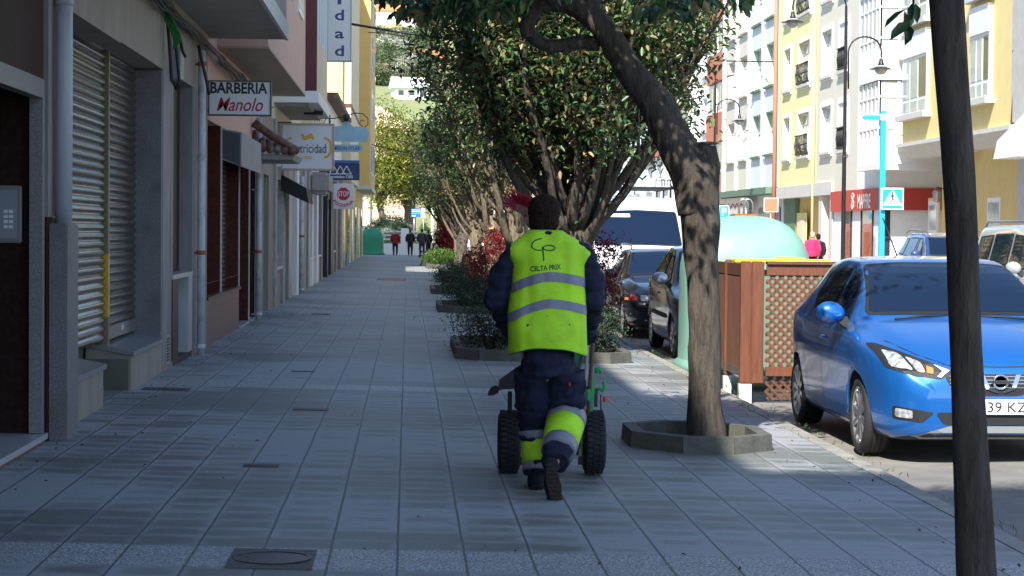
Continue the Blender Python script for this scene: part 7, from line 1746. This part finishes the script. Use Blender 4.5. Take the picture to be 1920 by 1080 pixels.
# ---------------- cart
CY = 13.2
ct = empty('sweeper_cart', (at(1035, 887, CY).x, CY, gz(.9)), 'two wheeled street sweeping cart with fat black tyres and green tool clips', 'cart')
def C(px, py, dy=0): return at(px, py, CY+dy)
for px, s in ((954, -1), (1113, 1)):
    c = C(px, 828.5); R_ = .198
    q = MB(); q.lathe([(.05, -.05), (.08, -.045), (.08, .045), (.05, .05)], c, 'x', 16, 'steel'); w_ = q.build('wheel', None, ct)
    q = MB(); W = .066
    q.lathe([(R_*.55, -W*.75), (R_*.72, -W), (R_*.88, -W*1.02), (R_*.97, -W*.85), (R_, -W*.5), (R_, W*.5), (R_*.97, W*.85), (R_*.88, W*1.02), (R_*.72, W), (R_*.55, W*.75)], c, 'x', 40, 'tyre'); 
    for k in range(36):
        a = 2*pi*k/36
        for j in (-1, 0, 1): 
            aa = a+(.085 if j == 0 else 0); ca, sa = cos(aa), sin(aa); rr_ = R_+.004
            p = c+Vector((j*W*.6, rr_*ca, rr_*sa)); t = Vector((0, -sa, ca)); n = Vector((0, ca, sa)); x = Vector((1, 0, 0))
            q.hexa([p-t*.010-x*.017-n*.006, p+t*.010-x*.017-n*.006, p+t*.010+x*.017-n*.006, p-t*.010+x*.017-n*.006, p-t*.009-x*.015+n*.005, p+t*.009-x*.015+n*.005, p+t*.009+x*.015+n*.005, p-t*.009+x*.015+n*.005], 'tyre')
    q.build('tyre', None, w_)
    q = MB(); q.lathe([(R_*.56, -W*.7), (R_*.5, -W*.3), (R_*.2, -W*.2), (R_*.2, W*.2), (R_*.5, W*.3), (R_*.56, W*.7)], c, 'x', 24, 'galv'); q.build('rim', None, w_)
q = MB(); a_, b_ = C(954, 828.5), C(1113, 828.5); q.tube([a_, b_], .014, 10, 'steel')
for px in (979, 1088):
    c = C(px, 828); q.box(c.x-.012, c.x+.012, CY-.03, CY+.03, C(px, 870).z, C(px, 700).z, 'galv'); 
c0, c1 = C(972, 856), C(1096, 856); q.box(c0.x, c1.x, CY-.04, CY-.02, c0.z-.012, c0.z+.012, 'galv')
for px in (976, 1090): c = C(px, 860); q.box(c.x-.02, c.x+.02, CY-.05, CY+.02, c.z-.035, c.z+.02, 'iron')
for px, s in ((990, -1), (1084, 1)):
    q.tube([C(px, 860), C(px, 700), at(px+s*14, 640, CY-.15), at(px+s*22, 622, CY-.42)], .014, 8, 'steel')
hb0, hb1 = at(952, 626, SW+.52), at(1122, 626, SW+.52); q.tube([hb0, hb1], .016, 10, 'iron')
q.build('frame', None, ct)
q = MB(); q.tube([hb0, hb0+Vector((.12, 0, 0))], .021, 10, 'hood_black'); q.tube([hb1, hb1-Vector((.12, 0, 0))], .021, 10, 'hood_black'); q.build('grip', None, ct)
q = MB(); a_, b_ = C(992, 850, .05), C(1078, 640, .05); q.hexa([(a_.x+.02, CY+.05, a_.z), (b_.x-.02, CY+.05, a_.z), (b_.x-.02, CY+.40, a_.z), (a_.x+.02, CY+.40, a_.z), (a_.x-.02, CY+.0, b_.z), (b_.x+.03, CY+.0, b_.z), (b_.x+.03, CY+.48, b_.z), (a_.x-.02, CY+.48, b_.z)], 'igloo_dark'); q.build('waste_bin', None, ct)
# green clips on the right
q = MB(); q.bbox(C(1113, 0).x, C(1121, 0).x, CY-.06, CY, C(0, 735).z, C(0, 700).z, .008, 'tool_green'); q.tube([C(1118, 700), C(1118, 692), C(1126, 693), C(1127, 700)], .014, 8, 'tool_green'); q.build('clip', None, ct)
q = MB(); q.tube([C(1122, 728, -.03), C(1130, 733, -.03), C(1134, 725, -.03), C(1132, 715, -.03)], .013, 8, 'tool_green'); q.build('clip', None, ct)
q = MB(); q.bbox(C(1105, 0).x, C(1114, 0).x, CY-.10, CY-.05, C(0, 745).z, C(0, 722).z, .008, 'tool_green'); q.build('clip', None, ct)
q = MB(); q.bbox(C(1110, 0).x, C(1119, 0).x, CY-.04, CY, C(0, 775).z, C(0, 735).z, .006, 'igloo_dark'); q.box(C(1121, 0).x, C(1127, 0).x, CY-.04, CY-.01, C(0, 757).z, C(0, 722).z, 'iron'); q.tube([C(1126, 740), C(1127, 775)], .004, 6, 'iron'); q.tube([C(1095, 728, -.06), C(1108, 726, -.06)], .010, 6, 'iron'); q.build('tool_bracket', None, ct)
q = MB(); R = random.Random(2)
for k in range(24): c = C(1130, 744, -.04); q.tube([c, c+Vector((R.uniform(.0, .04), R.uniform(-.01, .01), -R.uniform(0, .04)))], .0022, 4)
q.build('orange_tuft', 'tool_orange', ct)
q = MB(); q.box(C(958, 0).x, C(966, 0).x, CY-.06, CY-.02, C(0, 764).z, C(0, 728).z, 'iron'); q.build('side_plate', None, ct)
# tools carried on the cart
tl = empty('shovel', C(925, 735, -.1), 'dark flat shovel lying across the cart, pointed blade sticking out on the left', 'shovel')
q = MB(); P = [(914, 741), (916, 733), (922, 724), (930, 722), (936, 727), (934, 736), (924, 741)]; q.prism([(C(x, y, -.1).x, C(x, y, -.1).z) for x, y in P], 'y', CY-.13, CY-.11, 'hood_black'); q.build('blade_tip', None, tl)
q = MB(); q.tube([C(934, 729, -.12), C(945, 722, -.1)], .014, 8, 'iron'); q.hexa([C(934, 731, -.14), C(984, 728, -.14), C(984, 728, -.06), C(934, 731, -.06), C(936, 712, -.14), C(966, 690, -.14), C(984, 690, -.06), C(936, 712, -.06)], 'grey_cloth'); q.tube([C(946, 722, -.1), C(1060, 700, .0)], .014, 8, 'wood_light'); q.build('handle', None, tl)
pb = empty('push_broom', C(1100, 800), 'tall push broom on the cart, red bristled head raised beside his hair', 'broom')
q = MB(); q.tube([C(1000, 860, .3), C(996, 600, .3), C(985, 398, .3)], .014, 8, 'wood_light'); q.build('handle', None, pb)
q = MB(); A_, B_ = C(966, 388, .3), C(1020, 411, .3); u_ = (B_-A_).normalized(); v_ = Vector((0, 1, 0)).cross(u_).normalized(); v_ = v_ if v_.z > 0 else -v_
def slab(A_, B_, h0, h1, y0, y1): return [A_+v_*h0+Vector((0, y0, 0)), B_+v_*h0+Vector((0, y0, 0)), B_+v_*h0+Vector((0, y1, 0)), A_+v_*h0+Vector((0, y1, 0)), A_+v_*h1+Vector((0, y0, 0)), B_+v_*h1+Vector((0, y0, 0)), B_+v_*h1+Vector((0, y1, 0)), A_+v_*h1+Vector((0, y1, 0))]
q.hexa(slab(A_, B_, -.025, .025, -.035, .035), 'wood_brown'); q.build('head_block', None, pb)
q = MB(); R = random.Random(6)
for k in range(420):
    t = R.random(); c = A_.lerp(B_, t)+v_*.02+Vector((0, R.uniform(-.03, .03), 0)); e = c+v_*R.uniform(.05, .085)-u_*R.uniform(-.02, .085)*(1.1-t)+Vector((0, R.uniform(-.03, .03), 0)); q.tube([c, e], .0022, 3, smooth=False)
for k in range(150):
    c = A_+v_*R.uniform(-.02, .03)+Vector((0, R.uniform(-.03, .03), 0)); e = c-u_*R.uniform(.03, .085)+v_*R.uniform(-.02, .05); q.tube([c, e], .0022, 3, smooth=False)
q.build('bristles', 'bristle_red', pb)
br2 = empty('broom', C(1108, 800), 'pale wooden broom handle standing on the right side of the cart', 'broom')
q = MB(); q.tube([C(1098, 830, -.08), C(1106, 720, -.08), C(1113, 625, -.08)], .012, 8, 'wood_brown'); q.tube([C(1090, 840, -.06), C(1098, 720, -.06), C(1103, 628, -.06)], .010, 8, 'pipe_white'); q.build('handle', None, br2)
# ---------------- distant walkers
def walker(px, pyt, pyb, Y, coat, legm, hairm, label, stride=.18, w_=1.0, coatlen=.48, face=0, extra=None, h=None, z0=None):
    b0 = at(px, pyb, Y); t0 = at(px, pyt, Y); H = h or (t0.z-b0.z); zg = b0.z if z0 is None else z0; x = b0.x; s = H/1.72
    root = empty('person', (x, Y, zg), label, 'person')
    def P(a, b_, c): return Vector((x+a*s*w_, Y+b_*s, zg+c*s))
    b = MB(); hc = P(0, .03, 1.60); head_shape(b, hc, s, face)
    b.tube([P(0, .02, 1.52), P(0, 0, 1.44), P(0, 0, 1.2), P(0, 0, .95)], [.055*s, .08*s, .13*s, .13*s], 12, flat=.7)
    for g in (-1, 1):
        b.tube([P(g*.05, 0, 1.40), P(g*.18, 0, 1.38), P(g*.23, -.03, 1.12), P(g*.22, .06, .88)], [.06*s, .05*s, .04*s, .028*s], 8); hand(b, P(g*.22, .06, .88), Vector((0, .2, -1)), Vector((g, 0, 0)), s, .5, 1)
        b.tube([P(g*.09, 0, .92), P(g*.10, .03+g*stride*.3, .50), P(g*.09, g*stride, .07)], [.085*s, .055*s, .038*s], 8)
    rm(b, 'body', 'skin', root, .022, 1); 
    b = MB(); b.ell(P(0, .0, 1.64), (.09*s, .10*s, .09*s)); b.ell(P(0, -.03, 1.58), (.08*s, .07*s, .08*s)); rm(b, 'hair', hairm, root, .02, 2)
    b = MB(); b.tube([P(0, .0, 1.46), P(0, 0, 1.40), P(0, 0, 1.15), P(0, 0, 1.36-coatlen-.0)], [.09*s, .17*s*w_, .19*s*w_, .21*s*w_], 14, flat=.75)
    for g in (-1, 1): b.tube([P(g*.06, 0, 1.38), P(g*.19, 0, 1.36), P(g*.25, -.03, 1.12), P(g*.23, .05, .92)], [.09*s, .08*s, .07*s, .055*s], 10)
    rm(b, 'coat', coat, root, .022, 2, .012, 7)
    b = MB()
    for g in (-1, 1): b.tube([P(g*.07, 0, .95), P(g*.10, .03+g*stride*.3, .50), P(g*.09, g*stride, .08)], [.11*s, .08*s, .06*s], 10)
    rm(b, 'trousers', legm, root, .022, 1)
    for g in (-1, 1): b = MB(); b.ell(P(g*.09, g*stride+.06, .045), (.045*s, .12*s, .045*s)); b.build('shoe', 'black_cloth', root)
    if extra: extra(root, P, s)
    return root
walker(741, 431, 478.5, 122, 'red_cloth', 'black_cloth', 'hair_light', 'grey haired walker in a wide dark red coat in front of the white wall', .12, 1.15, .62)
walker(769, 430.5, 479, 121, 'black_cloth', 'black_cloth', 'grey_cloth', 'walker in a short black jacket right of the red coat', .06, 1.1, .5)
walker(791, 430, 474, 118, 'grey_cloth', 'grey_cloth', 'hair_dark', 'broad walker in dark grey, left one of the farthest pair', .12, 1.15, .5, h=1.58, z0=0)
def stick(root, P, s):
    q = MB(); q.tube([P(.26, .1, .9), P(.45, .1, .5), P(.42, .1, .1)], .02, 6); q.build('bag_strap', 'black_cloth', root)
walker(803, 433, 474, 119.5, 'black_cloth', 'black_cloth', 'hair_dark', 'slim walker in black carrying a bag, right one of the farthest pair', .12, .9, .5, extra=stick, h=1.5, z0=0)
walker(1523, 436, 480, 66, 'magenta_cloth', 'black_cloth', 'hair_light', 'blond person in a magenta jacket on the far pavement by the yellow doorway', .1, 1.0, .5, h=1.62, z0=-.03)
walker(1534, 440, 480, 69, 'black_cloth', 'black_cloth', 'hair_dark', 'person in black half hidden behind the magenta jacket', .1, 1.0, .5, h=1.55, z0=-.03)
